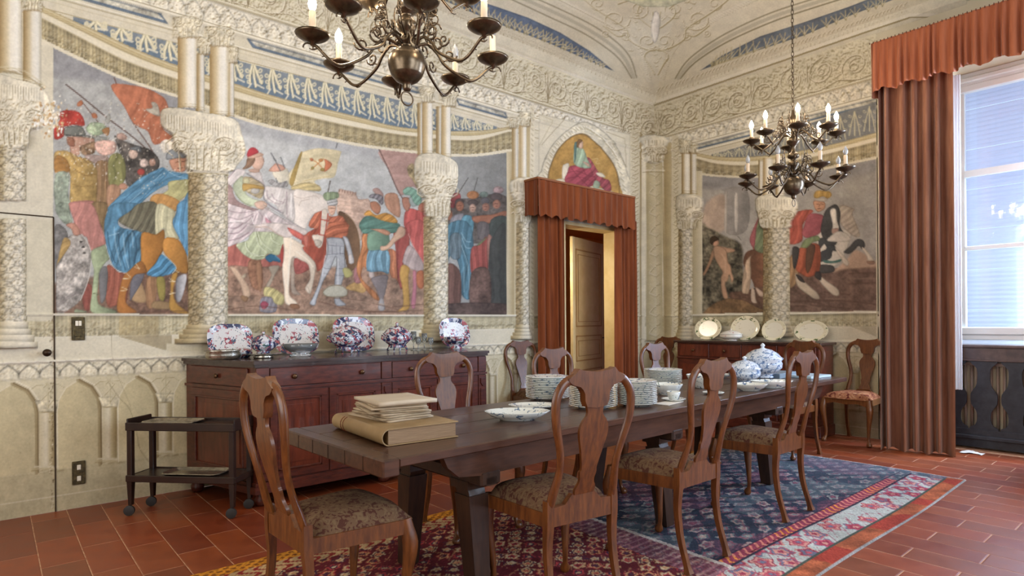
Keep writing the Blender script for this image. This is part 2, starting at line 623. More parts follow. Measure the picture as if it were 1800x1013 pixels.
    poly('1130,-10 1226,-10 1226,440 1180,380 1140,300 1080,170 1110,80', '5f9fcb', fold=(8, 10, .28))
    poly('805,255 930,265 1000,220 1010,300 1010,380 940,500 900,560 850,600 790,570 800,490', 'b4752e', g=.35)
    stroke('1000,330 990,400 930,520', 1.4, '7a4a1c', .7)
    poly('1010,300 1130,310 1200,430 1215,500 1210,610 1120,590 1100,540 1000,420', 'c08134', g=.4)
    poly('990,440 1110,550 1080,610 960,640 850,620 930,520', '4d8fba', fold=(50, 11, .3))
    stroke('990,435 1110,550 1080,610', 1.3, 'd8d4c0', .8)
    poly('720,650 830,600 800,700 740,800 700,850', '6f6c74')
    poly('690,590 800,500 850,600 760,620 720,660 670,780 670,880 760,950 700,972 590,950 600,800 640,640', 'b06e30', g=.3)
    poly('1110,600 1070,640 1060,780 1060,940 1200,972 1210,950 1110,870 1090,740 1130,610', 'b58436', g=.2)
    poly('1130,640 1200,620 1195,720 1150,860 1110,840 1110,700', 'a5a3a6', g=-.6)
    for q in ('740,555 790,570', '755,525 785,575', '670,610 710,650', '640,660 700,655', '630,735 680,755', '615,768 675,760', '1050,655 1105,690', '1050,685 1105,685', '1060,780 1110,790', '1100,580 1140,605', '1055,795 1095,790'):
        stroke(q, 1.0, 'e2d2a8', .95)
    # the central rider -------------------------------------------
    T(395, 395, 6.333)
    poly('10,230 150,215 640,225 660,500 10,490', 'c26c5e', fold=(5, 16, .14))
    poly('10,480 300,470 640,470 1010,500 1010,700 10,800', '9a7660', tex=.3)
    poly('260,420 400,400 420,700 300,690', '9a6a4e', tex=.3)
    poly('350,440 410,440 410,730 370,700', 'ad7a58')
    poly('490,470 610,460 560,560 500,690 460,680 520,560', 'aa9a84')
    poly('740,390 785,390 780,690 850,780 760,770 735,690', 'a89482')
    poly('880,120 1110,40 1120,400 1040,520 1010,440 960,370 870,270', 'b9553f', fold=(10, 14, .22))
    poly('780,370 930,440 940,500 790,550', 'a4524a', tex=.3)
    poly('60,480 130,490 210,600 270,700 280,800 210,790 170,660', 'd2ae8e')
    poly('180,790 262,810 240,862 190,840', '96704e')
    poly('190,570 230,545 235,580 200,600', 'c8b090')
    poly('390,880 420,810 520,810 580,880 560,975 400,970', '8e8892', fold=(30, 7, .25))
    poly('440,700 520,700 600,740 660,800 650,890 560,880 520,810 440,790', 'cfc07c', fold=(20, 9, .2))
    poly('400,880 440,850 490,890 440,945 405,920', 'a8485c')
    poly('130,220 260,170 280,90 350,20 480,40 560,100 660,140 660,230 600,340 480,330 440,380 330,392 220,340 160,280', 'c0c99e', fold=(25, 13, .2))
    for q in ('240,200 270,300 400,360', '350,80 390,230 480,320', '370,60 420,200 540,300', '520,110 540,180 620,230', '250,260 330,350 450,350'):
        stroke(q, 2.0, '7f8a58', .65)
        T(393.5, 394, 6.333)
        stroke(q, 1.6, 'e6ecd0', .7)
        T(395, 395, 6.333)
    poly('450,370 500,330 560,340 630,400 610,420 540,405 500,422', '2f6e94')
    stroke('560,345 625,400', 1.6, '5e9dbc', .8)
    poly('650,140 700,130 880,230 860,270 960,370 1012,440 1003,560 965,740 940,768 900,700 950,600 930,450 850,400 750,370 725,600 720,780 790,850 800,895 680,880 660,700 640,500 660,300', 'dfcbb2', g=.25, tex=.06)
    stroke('740,150 720,380 700,700', 2.2, 'f0e4d0', .6)
    stroke('800,300 930,400 980,470', 2.0, 'f0e4d0', .7)
    poly('730,885 820,890 832,935 745,935', '96694a')
    poly('895,700 935,700 945,768 915,750', 'd8c4ac')
    poly('620,300 650,220 650,420 620,400', 'c84a42')
    # upper rider
    T(395, 240, 6.333)
    poly('830,200 900,160 1050,130 1280,160 1290,200 1260,300 1220,450 1100,470 1000,500 1070,580 1060,605 980,600 860,600 740,560 700,440 790,320', 'e0d0a4', fold=(70, 22, .05), edge=.1)
    poly('835,195 862,190 805,400 760,545 722,520 740,430', 'b2944e', edge=.1)
    poly('745,560 900,510 1040,540 1072,590 1040,612 900,600 770,600', 'd5be80', fold=(80, 6, .14))
    stroke('870,500 1000,470 1180,440', 1.2, 'bfa468', .6)
    for q in ('950,245 1040,300 1110,390', '960,370 1030,310 1100,250'):
        stroke(q, 1.7, 'cf8a4c', .95)
    poly('1110,250 1195,305 1150,372 1100,385 1120,310', 'd0744c')
    ell(1070, 265, 26, 18, 'cf8a4c')
    ell(1090, 370, 28, 18, 'b09048')
    ell(968, 258, 18, 18, 'd07a4c')
    ell(978, 352, 18, 18, 'b09a50')
    stroke('1255,70 1240,130', 1.8, '6d7070')
    stroke('1175,495 1150,615', 1.5, '54483e')
    poly('540,380 700,360 700,560 560,470', 'dcd0b4', alpha=.8)
    poly('490,385 550,310 580,300 660,330 672,365 600,390', 'd49c84')
    for q in ('515,185 560,260 620,385', '622,230 668,350', '570,465 605,570'):
        stroke(q, 1.4, '5f6266')
    poly('520,190 545,230 575,270 550,262', '777c80')
    poly('480,500 540,478 600,520 690,495 690,560 560,560', 'aaa6a4', fold=(40, 7, .25))
    poly('760,610 900,600 1060,640 1130,700 1160,810 1000,860 930,960 900,1030 800,1030 760,900', 'ddd0c4', tex=.08)
    stroke('770,660 860,690 1000,660 1050,690', 1.4, 'b59f90', .6)
    stroke('830,770 850,720 940,700', 1.2, 'b59f90', .6)
    poly('10,720 150,770 380,820 470,780 560,860 850,1020 600,1060 300,1060 10,1060', 'dccbca', fold=(25, 14, .14))
    poly('20,480 110,370 220,368 240,410 380,380 425,480 440,560 300,440 230,410 200,460 130,500 60,560 20,600', 'e2d6d2', fold=(50, 9, .08))
    poly('20,540 80,560 100,640 150,720 300,790 380,812 300,822 150,782 20,720', 'a98a86', tex=.15)
    poly('440,560 540,555 780,600 765,640 775,940 620,850 560,760 470,720 430,650', 'e0d6d0', fold=(20, 14, .08))
    poly('90,560 130,490 200,440 215,560 250,650 340,700 410,720 385,785 300,770 200,730 120,640', 'c8d2ae', g=-.25)
    stroke('120,640 200,730 300,780', 1.6, '8b9a62', .7)
    poly('205,460 300,455 430,530 440,600 400,690 300,650 220,590', 'c2ae84', fold=(60, 9, .2))
    ell(240, 500, 36, 38, 'd8d0a0')
    ell(340, 605, 50, 36, 'b9b4ac')
    poly('200,530 300,530 430,560 435,590 300,580 210,610', 'c49c50')
    stroke('240,410 330,470 440,550 440,700 600,830 650,850', 1.5, '77717a', .8)
    for q in ('470,600 480,680 560,740 640,750 670,700', '520,640 560,700 640,730', '690,620 690,800 700,900', '450,740 560,810 640,830', '30,820 150,850 340,830', '40,900 180,920 320,860', '60,1000 200,980 320,880', '120,1050 280,1000 360,860',
              '380,840 420,900 400,1000', '480,900 560,1000', '20,480 70,430 110,380'):
        stroke(q, 1.6, '8a6a76', .5)
    for q in ('740,640 740,900', '600,640 590,720', '60,950 200,940', '300,900 330,1000', '450,860 500,960'):
        stroke(q, 1.8, 'f2ece8', .7)
    poly('450,900 520,960 560,1020 480,1000', 'dc98a4')
    poly('330,740 420,715 475,760 430,812 360,800', 'dcb49c', edge=.3)
    for q in ('430,760 600,860 860,1020', '440,790 600,890 820,1030'):
        stroke(q, 1.2, '9a948e', .9)
    poly('265,370 370,355 385,398 300,402', 'cda58f')
    poly('330,220 400,200 438,260 425,330 385,372 320,352 300,290', 'd8ae96', edge=.25)
    poly('255,240 330,228 330,290 270,350 195,362 232,320', 'a27c62', fold=(40, 6, .15))
    poly('250,228 380,180 430,210 300,245', 'd3a88e')
    poly('247,195 265,150 300,122 345,130 378,175 320,205 258,228', 'c83c44', edge=.2)
    stroke('430,250 440,275', 1.2, '6a4a3a', .8)
    T(395, 395, 6.333)
    poly('10,-10 290,-10 340,40 270,130 130,212 10,232', 'd9c8c8', fold=(35, 13, .16))
    for q in ('30,100 150,90 240,10', '40,180 160,150 270,90', '20,30 120,40 200,-10'):
        stroke(q, 1.8, '8a6674', .55)
    poly('280,20 480,-20 700,-10 900,50 905,110 770,130 660,142 560,90 420,40', 'e0d0c8', fold=(40, 16, .07))
    stroke('340,30 480,30 570,95 660,140', 1.3, 'c29a80', .8)
    poly('700,30 880,120 900,210 860,180 760,120', 'cf6256', tex=.2)
    poly('880,130 930,130 920,250 890,220', 'd0705c')
    # page in armour with the horse's head, castle
    T(560, 240, 6.333)
    poly('220,602 300,600 400,625 440,690 480,700 562,700 590,820 540,900 480,1013 480,1150 400,1150 400,1013 340,900 205,860', 'caa994', tex=.2)
    for k in range(9):
        stroke([(215, 640 + k * 42), (400, 655 + k * 42), (560, 720 + k * 40)], .8, 'a5806c', .5)
    for k in range(7):
        poly([(225 + 30 * k, 588 + 5 * k), (240 + 30 * k, 590 + 5 * k), (240 + 30 * k, 620 + 5 * k), (225 + 30 * k, 618 + 5 * k)], 'b58d7a', sm=False)
    poly('740,650 880,650 905,900 760,800', 'c18c6e', fold=(0, 14, .07))
    poly('675,150 1115,190 1115,560 1040,560 930,655 860,560 780,370', 'b99288', fold=(80, 20, .05), edge=.1)
    stroke('672,140 780,370 870,580 940,700', 1.8, '6b5048')
    for k in range(5):
        stroke([(720 + 35 * k, 200 + 70 * k), (1100, 215 + 62 * k)], .9, '9d766e', .5)
    poly('990,340 1050,300 1090,400 1160,560 1160,650 1110,600 1040,480 1000,430', 'b39d70', tex=.4)
    T(0, 0, 1)
    poly('594,377 607,375 622,390 631,415 633,450 624,472 612,474 604,440', '77583e', g=-.3)
    stroke('607,376 622,390 631,415 633,450 624,472', 1.2, 'a58a68', .8)
    T(560, 240, 6.333)
    poly('-60,880 0,840 60,830 110,880 180,890 250,880 300,940 315,1020 -90,1020', 'c76c4c', fold=(35, 9, .22))
    poly('110,770 190,770 182,850 145,885 110,840', 'd8aa8e', edge=.3)
    stroke('120,800 175,800', 1.0, '6a4434')
    stroke('135,842 160,842', 1.0, '9a4c40')
    poly('100,712 200,702 205,765 110,768', 'b0aeac', fold=(80, 4, .25))
    poly('50,665 80,622 210,622 222,680 150,702 80,712', '8fa17a', fold=(0, 8, .15))
    T(560, 395, 6.333)
    poly('95,-20 310,-20 322,110 240,152 95,152 60,60', 'c56a48', fold=(70, 8, .2))
    poly('100,150 250,150 290,210 290,330 300,480 280,590 250,700 240,820 300,880 290,902 180,880 180,600 200,450 190,360 130,500 60,620 20,720 -20,830 -40,900 -100,880 -60,800 0,650 40,500 90,340 100,230', 'abadb2', g=.2, edge=.5)
    for q in ('100,330 160,330 290,320', '195,200 195,340', '60,540 130,560', '50,480 140,500', '190,490 290,490', '185,560 280,570', '20,700 60,715', '180,680 250,690', '110,230 280,240', '150,250 150,330', '240,250 240,330'):
        stroke(q, .9, '5c5f68', .7)
    stroke('75,350 40,560', 2.4, 'd8d8dc', .6)
    stroke('215,380 215,800', 2.4, 'd2d2d6', .6)
    poly('270,130 330,160 380,330 395,420 340,432 330,350 290,200', 'b6b6ba', edge=.45)
    poly('335,340 370,330 395,420 345,432', 'c0b8b4')
    poly('28,-150 90,-170 110,-60 100,20 62,120 40,230 0,262 -40,205 -75,120 0,100 20,0', 'd9c8b4', edge=.3)
    for q in ('20,-60 108,-40', '0,110 62,120', '30,-150 10,110', '105,-120 70,120'):
        stroke(q, 2.0, 'b8402f', .9)
    poly('-45,170 30,180 20,235 -30,240', 'bcae9c')
    poly('45,750 120,680 250,672 322,740 290,800 100,802', 'b0ab98', g=0)
    stroke('45,750 120,690 250,680 322,740 290,800 100,802 45,750', 1.1, '7d6848', .8)
    poly('270,490 340,490 380,560 300,590', 'b5ad68')
    poly('310,690 400,640 480,620 540,700 500,760 400,740 320,720', 'c79a58', tex=.2)
    poly('400,480 470,540 480,640 400,640', 'b87878', fold=(20, 8, .15))
    # green tunic man and the red cloaked man
    poly('490,100 550,120 545,480 500,470 480,600 640,760 680,845 600,810 470,640 420,470 470,300', 'c67c4a', fold=(8, 12, .22))
    poly('770,290 860,300 900,450 930,700 870,620 850,600 800,560', 'c27650', fold=(6, 12, .2))
    poly('840,60 1000,60 1000,400 940,450 930,720 880,600 860,300', 'ad524a', fold=(6, 12, .2))
    poly('560,520 612,530 620,590 570,592', 'c4b0a8')
    poly('598,590 760,560 765,650 720,832 680,832 640,720 600,650', '867a7a', g=.3)
    poly('680,830 720,830 738,940 692,962 663,930', 'a39c9a')
    poly('480,-20 880,-20 870,80 760,100 560,100 488,92', '5f8c7c', fold=(70, 12, .15))
    poly('560,90 765,80 770,290 565,300', '6f9078', g=.4)
    poly('560,40 720,50 800,90 760,120 640,70', 'c48a6a')
    poly('548,305 600,290 780,300 782,540 700,520 540,512', '74a2b8', fold=(0, 9, .26))
    stroke('540,512 700,520 782,540', 1.2, '3f6a84', .8)
    T(560, 240, 6.333)
    poly('500,905 590,885 640,900 830,960 890,1020 475,1020', '5e8a7c', fold=(70, 14, .12))
    poly('505,875 560,820 640,875 740,850 840,890 875,965 700,935 600,890', 'd4953f', fold=(60, 9, .16))
    poly('600,600 660,575 720,640 705,700', 'ae8a80')
    poly('572,740 640,725 695,790 665,865 600,830', 'b27658', edge=.35)
    poly('562,680 600,640 700,655 725,720 700,762 640,700', '888288', edge=.4, fold=(40, 6, .2))
    poly('960,850 1020,800 1100,820 1172,830 1172,1020 965,1020', 'c85852', fold=(5, 14, .14))
    poly('930,690 1000,680 1025,760 992,835 945,790', 'b67a62', edge=.35)
    poly('1010,680 1120,640 1150,740 1040,780', '8f9c98')
    poly('940,600 1000,560 1090,600 1145,690 1120,770 1060,740 1020,660 960,650', '7fae98', fold=(50, 7, .15))
    poly('1120,760 1168,740 1168,840 1110,820', 'b06a54')
    T(560, 395, 6.333)
    poly('985,-20 1172,-20 1172,440 1060,260 1005,130', 'cd5e58', fold=(8, 16, .16))
    stroke('1000,100 1060,250 1165,420', 1.4, 'e0a89c', .7)
    poly('990,240 1060,260 1165,430 1165,510 1060,512 950,440 940,380', 'b5a09c', fold=(10, 10, .14))
    poly('960,40 900,20 850,100 760,225 690,240 700,292 785,268 870,180 960,120', 'cba284', edge=.3)
    poly('930,450 1010,480 1000,600 1012,800 1003,940 865,972 940,900 930,700 900,560', 'cf9c4a', g=.3)
    poly('1050,520 1092,540 1090,760 1072,930 1030,900 1050,700', 'c07482')
    poly('1092,540 1165,520 1165,700 1100,690', 'b86a44')
    # ground strokes
    T(0, 0, 1)
    for q in ('400,545 450,538 520,546', '560,530 620,545 700,549', '575,523 640,530 700,545', '640,549 740,546', '100,548 200,552 330,546', '690,540 745,535'):
        stroke(q, 2.2, '6b4a3a', .5)
    for q in ('400,536 480,545', '540,548 600,549', '600,526 680,536'):
        stroke(q, 2.0, 'b8977c', .5)
    # right section
    T(740, 260, 6.333)
    poly('280,620 560,560 950,540 950,1013 280,1013', '605853', tex=.35, edge=0)
    stroke('525,335 420,500', 1.4, '5c5854')
    stroke('630,335 590,480', 1.4, '5c5854')
    ell(860, 470, 62, 42, 'ab8e8e', tex=.3)
    ell(838, 545, 68, 46, '5e5352')
    ell(842, 628, 46, 52, '9c6a56', tex=.2)
    ell(700, 520, 50, 34, '74857c', tex=.3)
    ell(715, 590, 50, 40, '5f5c60')
    ell(722, 660, 42, 48, '9c6c5a', tex=.2)
    ell(578, 525, 70, 46, 'b97a4c', tex=.2)
    ell(578, 612, 62, 38, '564a48')
    ell(575, 672, 38, 50, 'b38e7a', tex=.2)
    poly('310,600 350,520 420,500 445,560 385,600 370,670 305,650', '9c4848', tex=.3)
    ell(430, 600, 52, 36, '5a4c4a')
    ell(433, 650, 46, 58, 'a96c52', tex=.15)
    for q in ((433, 645), (575, 665), (722, 655), (842, 622)):
        stroke([(q[0] - 22, q[1]), (q[0] + 14, q[1])], 1.0, '4c2c22', .7)
        stroke([(q[0] - 12, q[1] + 28), (q[0] + 10, q[1] + 28)], .9, '6c3028', .7)
    poly('285,690 340,700 350,790 290,800', 'a2694e')
    poly('330,790 400,740 480,740 440,900 330,900', '8f8c92', fold=(20, 9, .15))
    poly('440,860 470,760 550,755 590,830 560,1013 500,1013 470,930', '5f98ac', fold=(15, 11, .25))
    poly('570,770 680,750 800,740 940,700 940,760 760,840 600,830', 'a4684e', fold=(60, 9, .15))
    poly('640,830 760,850 760,1013 640,1013', '6c6464', fold=(5, 9, .15))
    poly('780,800 950,770 950,1013 780,1013', '4e5652', fold=(5, 12, .15))
    ell(370, 935, 45, 42, 'b04c48')
    poly('410,900 500,930 530,960 500,1000 430,960', 'a8866e')
    T(740, 400, 6.333)
    poly('280,-10 560,-10 565,740 450,745 430,470 380,320 330,300 280,420', '527f94', fold=(5, 11, .28))
    poly('330,90 440,80 440,330 330,330', '6a7f8a', fold=(0, 9, .3))
    for q in ('450,60 500,150 555,160', '460,120 500,220 555,230', '450,200 520,420 540,700', '480,440 480,720'):
        stroke(q, 1.8, '9cc0cc', .55)
    poly('560,240 650,190 740,110 745,480 700,510 560,510', 'a9524a', fold=(0, 9, .2))
    poly('740,100 800,120 790,250 750,460', 'a27264', fold=(5, 7, .2))
    poly('760,270 800,100 950,-10 950,960 760,960', '4c4e4b', fold=(3, 14, .14), edge=.1)
    poly('560,510 760,480 760,960 560,960', '6b5148', tex=.3)
    poly('290,420 430,480 450,750 420,860 290,860', '7a564c', fold=(3, 12, .2))
    poly('290,850 955,850 955,965 290,965', '5d4a44', tex=.3)
    poly('620,200 700,130 740,110 660,190', '7a8258')
    # far wall ----------------------------------------------------
    T(0, 0, 1)
    poly('1230,300 1545,270 1545,556 1230,556', 'a39c94', g=.05, edge=0, sm=False, tex=.1)
    poly('1230,306 1310,311 1400,300 1545,280 1545,300 1400,330 1230,330', '8c8888', g=0, edge=0, soft=10, alpha=.8)
    T(1180, 270, 6.755)
    poly('390,640 530,500 640,520 640,900 390,900', 'b9a08c', edge=0, soft=5)
    poly('600,430 900,430 900,900 640,930 650,500', '908983', edge=.1)
    poly('755,505 787,510 787,885 755,890', 'bab0a6', edge=0)
    poly('640,500 660,500 655,900 635,900', 'b3a79c', edge=0)
    T(1180, 410, 6.755)
    poly('365,-40 440,-60 640,40 830,140 850,400 860,700 700,760 365,960', '5f5746', tex=.7, edge=0, soft=4)
    for k in range(46):
        a = random.uniform(380, 850)
        b = random.uniform(-30, 720)
        stroke([(a, b), (a + random.uniform(-60, 60), b - random.uniform(30, 90))], 1.0, random.choice(['7f7a58', '3f3a2c', '8f8a6a', '6a6a48']), .6)
    poly('365,960 500,840 700,770 860,790 1000,860 1110,900 1110,945 365,965', '80603f', tex=.3)
    poly('700,700 860,690 1110,640 1110,900 960,850 860,800 700,770', '6a4c3c', tex=.35)
    poly('560,150 640,170 745,190 745,222 650,232 590,200', 'b98c6c')
    poly('490,200 512,250 462,380 402,492 378,482 440,350 470,250', 'ad805e')
    poly('500,170 560,150 650,200 672,340 702,380 722,480 742,540 715,590 690,500 672,560 642,600 662,700 672,772 620,772 590,640 590,520 610,470 570,400 530,330 500,250', 'bb8f6e', edge=.4, g=-.2)
    stroke('600,250 640,330 640,470', 2.0, 'd6b090', .5)
    poly('490,100 540,60 567,120 540,152 500,150', 'c08c6e', edge=.3)
    poly('458,110 470,50 520,33 567,70 540,90 505,110 490,142', '42301f')
    poly('860,300 900,220 1000,190 1115,180 1115,590 1000,650 960,560 870,420', '7d523a', g=-.3, tex=.2)
    poly('985,240 940,300 952,480 922,700 880,722 838,690 850,520 890,330', 'c6a687', fold=(10, 8, .2))
    poly('955,640 990,680 1002,780 1015,832 960,822 945,760', 'ccb098')
    poly('1000,640 1102,715 1105,752 1040,742', 'c5a68e')
    poly('970,190 1115,185 1115,90 1000,140', 'c05c52')
    T(1180, 270, 6.755)
    poly('1045,590 1110,560 1185,740 1050,800 1030,690', '9c7c58', fold=(20, 9, .2))
    poly('1000,860 1050,780 1115,760 1115,1150 1000,1150 950,1013', '7f8c64', fold=(30, 9, .25))
    poly('1040,770 1000,830 930,1020 985,1120 1010,900', 'a8585c')
    T(1360, 410, 6.755)
    poly('185,400 500,440 900,400 1230,395 1240,925 185,928', '7d6052', g=0, tex=.25, edge=0)
    poly('710,460 830,430 1220,400 1220,380 1200,330 980,200 880,300', 'b8957c', edge=0, soft=4)
    for q in ('190,820 420,810 600,850', '190,870 500,860 900,900', '500,800 900,810 1230,850', '600,700 900,730', '900,600 1220,590', '900,480 1220,470'):
        stroke(q, 3.0, '5f4438', .4)
    for q in ('190,850 360,850 560,900', '620,780 900,780', '900,540 1200,540'):
        stroke(q, 2.4, '9a7c68', .5)
    poly('185,300 300,250 280,560 200,660 185,640', 'b48c62', fold=(10, 9, .25))
    poly('540,-30 900,-30 880,160 840,240 860,335 800,340 700,405 540,425', 'cbbfae', tex=.08)
    poly('545,60 740,70 735,140 640,172 600,130 545,190', '4a4b4b')
    poly('640,140 722,150 772,225 702,212 682,292 600,335 545,335 545,235 620,190', '4a4c4e')
    poly('790,-20 900,60 885,92 820,50', '4a4a48')
    poly('830,225 900,160 960,90 1010,70 1065,90 1085,150 1052,192 1010,152 960,202 900,244', '4c4b4b')
    poly('1045,170 1100,200 1195,325 1190,372 1120,362 1108,290', 'cbbba6')
    poly('1110,330 1195,330 1190,372 1120,365', '96705a')
    poly('735,165 860,300 895,350 872,392 820,352 800,300 755,240', 'cdbca8')
    poly('590,320 700,332 802,308 782,345 680,358 600,348', '4d7c72')
    poly('545,380 700,385 710,460 545,470', '54504e')
    poly('280,200 400,130 545,150 545,440 420,522 320,482 262,420 262,240', 'b85c3e', fold=(8, 13, .22))
    poly('400,150 492,150 472,300 440,420 400,478 378,380', '6b4b39')
    poly('220,180 292,170 302,240 262,412 230,392', '4b4746')
    poly('260,470 330,540 440,640 522,712 545,780 480,782 420,742 300,650 262,570', 'c5b198', edge=.35)
    poly('265,490 330,520 370,590 300,560', '4c4240')
    poly('540,500 640,575 765,665 772,742 700,732 600,640 540,560', 'c8b59e', edge=.35)
    poly('500,460 560,470 560,560 490,520', '4c4442')
    T(1360, 270, 6.755)
    poly('160,790 260,700 400,665 470,680 440,720 345,850 335,1040 165,1060', 'c65c4a', fold=(20, 12, .22))
    poly('360,860 400,740 460,710 590,740 575,860 545,950 400,1005 335,950', 'ba5c64', g=.2, fold=(60, 14, .08))
    poly('790,615 955,660 935,720 1025,960 960,985 850,900 785,800', 'b9a692', fold=(50, 6, .16), alpha=.9)
    poly('590,740 640,650 740,605 792,700 792,880 905,1030 640,1030 560,930', '4b4947', tex=.15)
    poly('670,680 735,660 752,800 775,880 745,955 690,945 700,840', 'd3c8b8', edge=.2)
    poly('690,900 770,890 750,950 700,950', 'b98f7c')
    poly('780,920 880,960 900,1040 640,1040 700,960', 'ccc0b0')
    poly('480,560 600,575 612,640 580,675 520,692 478,630', 'c58c6a', edge=.35)
    for q in ('500,600 530,600', '560,600 590,605', '545,610 540,635', '520,655 570,655'):
        stroke(q, 1.0, '5a3424', .8)
    poly('488,530 640,530 602,572 490,556', 'b8aa9a')
    poly('478,485 520,440 660,450 688,500 640,535 590,510 520,530 480,522', 'c99c4a', fold=(10, 8, .15))
    T(1360, 410, 6.755)
    poly('320,160 380,70 520,30 545,85 460,110 400,172 350,176', '8c9c6a', fold=(20, 7, .15))
    # lunette over the door
    T(930, 200, 5.958)
    poly('190,760 195,700 220,560 300,380 430,250 550,212 660,270 800,410 900,560 942,720 945,900 190,900', 'ba8c40', g=0, tex=.16, edge=.35)
    poly('350,560 370,530 420,530 400,700 350,700', 'ddd0b4')
    poly('250,720 360,680 700,770 850,800 860,860 250,800', 'd3c3a0')
    poly('370,690 400,620 430,550 560,540 660,560 700,640 680,740 560,790 480,780 400,740', 'b24652', fold=(50, 12, .28))
    poly('600,480 640,470 760,660 840,700 860,800 800,810 720,720 650,600', 'ae4c54', fold=(40, 9, .22))
    poly('700,620 760,620 800,665 740,660', 'e0d0b0')
    poly('670,770 690,700 740,720 730,780', '93a080')
    poly('475,380 500,350 570,370 610,470 650,560 560,570 470,520', 'a2b894', fold=(15, 9, .16))
    poly('470,360 480,300 500,300 500,360 480,520', '5c8078')
    poly('520,320 555,290 565,340 545,370 520,350', 'd6ac8e')
    poly('500,300 520,265 560,280 530,310 515,360 500,340', '8a6238')
    poly('560,500 620,520 640,560 600,540', 'd0a488')
    for q in ('400,620 500,600 600,640', '400,680 520,660 640,700', '440,560 480,620 620,760', '560,560 600,640 690,660'):
        stroke(q, 1.4, '7c2a38', .6)
    stroke('660,480 720,470 700,520 740,520', 1.0, 'd8c088', .6)
    # wear over everything painted
    T(0, 0, 1)


paint_scenes()
MUR = 255 * (np.clip(CAN, 0, 255) / 255) ** 1.06
_g = MUR.mean(-1, keepdims=True)
MUR = _g + (MUR - _g) * .93
carve_seed = 1
CAN[:] = (203, 194, 172)
# ------------------------------------------------------------------ painted architecture (trompe-l'oeil) in wall metres
CRN = 1149.0
UL, ZL = [a.astype(np.float32) for a in on_left(gx, gy)]
VF, ZF = [a.astype(np.float32) for a in on_far(gx, gy)]
LEFT = gx < CRN
S_ = np.where(LEFT, DU - UL, DV - VF)          # metres from the corner
Z_ = np.where(LEFT, ZL, ZF)
CREAM = np.array((206, 197, 174), np.float32)


def fillm(mask, col, tex=0.05, alpha=1.0):
    c = hexc(col) if not (isinstance(col, np.ndarray) and col.ndim == 3) else col
    f = (1 + tex * 2 * (NZ_MID - 0.5) + tex * (NZ_FINE - 0.5))[mask][:, None]
    src = (c[mask] if c.ndim == 3 else c[None, :]) * f
    CAN[mask] = CAN[mask] * (1 - alpha) + src * alpha


def wl(u, z):
    a, b = px(u, DV, z)
    return float(a), float(b)


def wf(v, z):
    a, b = px(DU, v, z)
    return float(a), float(b)


def wallpt(side):
    """(metres from corner, z) -> picture position of that wall point"""
    return (lambda s, z: wl(DU - s, z)) if side == 'l' else (lambda s, z: wf(DV - s, z))


def hline(z, w=1.0, col='8f8262', alpha=0.7, side='l', s0=0.0, s1=8.0):
    f = wallpt(side)
    s1 = min(s1, 7.75 if side == 'l' else 3.2)
    strokep([f(s0, z), f((s0 + s1) / 2, z), f(s1, z)], w, col, alpha)


def sclw(s, side):
    """pixels per metre height at that place"""
    f = wallpt(side)
    return abs(f(s, 3.0)[1] - f(s, 2.0)[1])


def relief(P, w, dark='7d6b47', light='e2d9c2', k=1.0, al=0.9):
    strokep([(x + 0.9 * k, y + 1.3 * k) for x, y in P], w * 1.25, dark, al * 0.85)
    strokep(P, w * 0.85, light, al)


def spiral(f, s, z, r, turns, a0, dirn, n=22, rs=1.0):
    out = []
    for i in range(n):
        t = i / (n - 1)
        rr = r * (1 - 0.85 * t)
        a = a0 + dirn * turns * 2 * math.pi * t
        out.append(f(s + rr * math.cos(a) * rs, z + rr * math.sin(a)))
    return out


def scroll_band(side, z0, z1, s0, s1, per, phase=0.0):
    f = wallpt(side)
    h = z1 - z0
    zc = (z0 + z1) / 2
    k0 = int(math.floor((s0 - phase) / per))
    r_ = np.random.default_rng(5)
    k = k0
    while phase + k * per < s1:
        sc = phase + (k + 0.5) * per
        sg = 1 if k % 2 == 0 else -1
        w = 1.2 + sclw(min(sc, 6.5), side) * 0.008
        a = h * 0.30
        for m in (-1, 1):
            relief(spiral(f, sc + m * per * 0.25, zc + sg * m * h * 0.06, h * 0.37, 1.6, math.pi / 2 * (1 if m * sg > 0 else -1), m * sg), w * 0.9)
            relief(spiral(f, sc + m * per * 0.25, zc + sg * m * h * 0.06, h * 0.20, 1.1, 1.0, -m * sg, 12), w * 0.7)
            # leaves thrown off the scroll
            for j in range(7):
                an = j * 0.9 + k
                c, d = sc + m * per * 0.25 + math.cos(an) * h * 0.40, zc + math.sin(an) * h * 0.40
                if not (z0 + 0.03 < d < z1 - 0.03):
                    continue
                relief([f(c, d), f(c + 0.03 * math.cos(an + 1.1), d + 0.03 * math.sin(an + 1.1)), f(c + 0.055 * math.cos(an + .6), d + 0.03 * math.sin(an + 1.6))], w * 0.7, k=.8)
        # palmette between units
        for m in (-2, -1, 0, 1, 2):
            relief([f(sc - per / 2, z0 + 0.04), f(sc - per / 2 + m * 0.02, zc), f(sc - per / 2 + m * 0.05, z1 - 0.05 - abs(m) * 0.04)], w * 0.6, k=.8)
        relief([f(sc - per * .5, z0 + .05), f(sc - per * .3, z0 + .03), f(sc, z0 + .09), f(sc + per * .3, z0 + .03), f(sc + per * .5, z0 + .05)], w * .6)
        for j in range(26):
            c = sc + r_.uniform(-.5, .5) * per
            d = zc + r_.uniform(-.44, .44) * h
            p = f(c, d)
            strokep([p, (p[0] + r_.uniform(-2.5, 2.5), p[1] + r_.uniform(.5, 2.5))], w * .6, '9a8a66', .55)
        k += 1


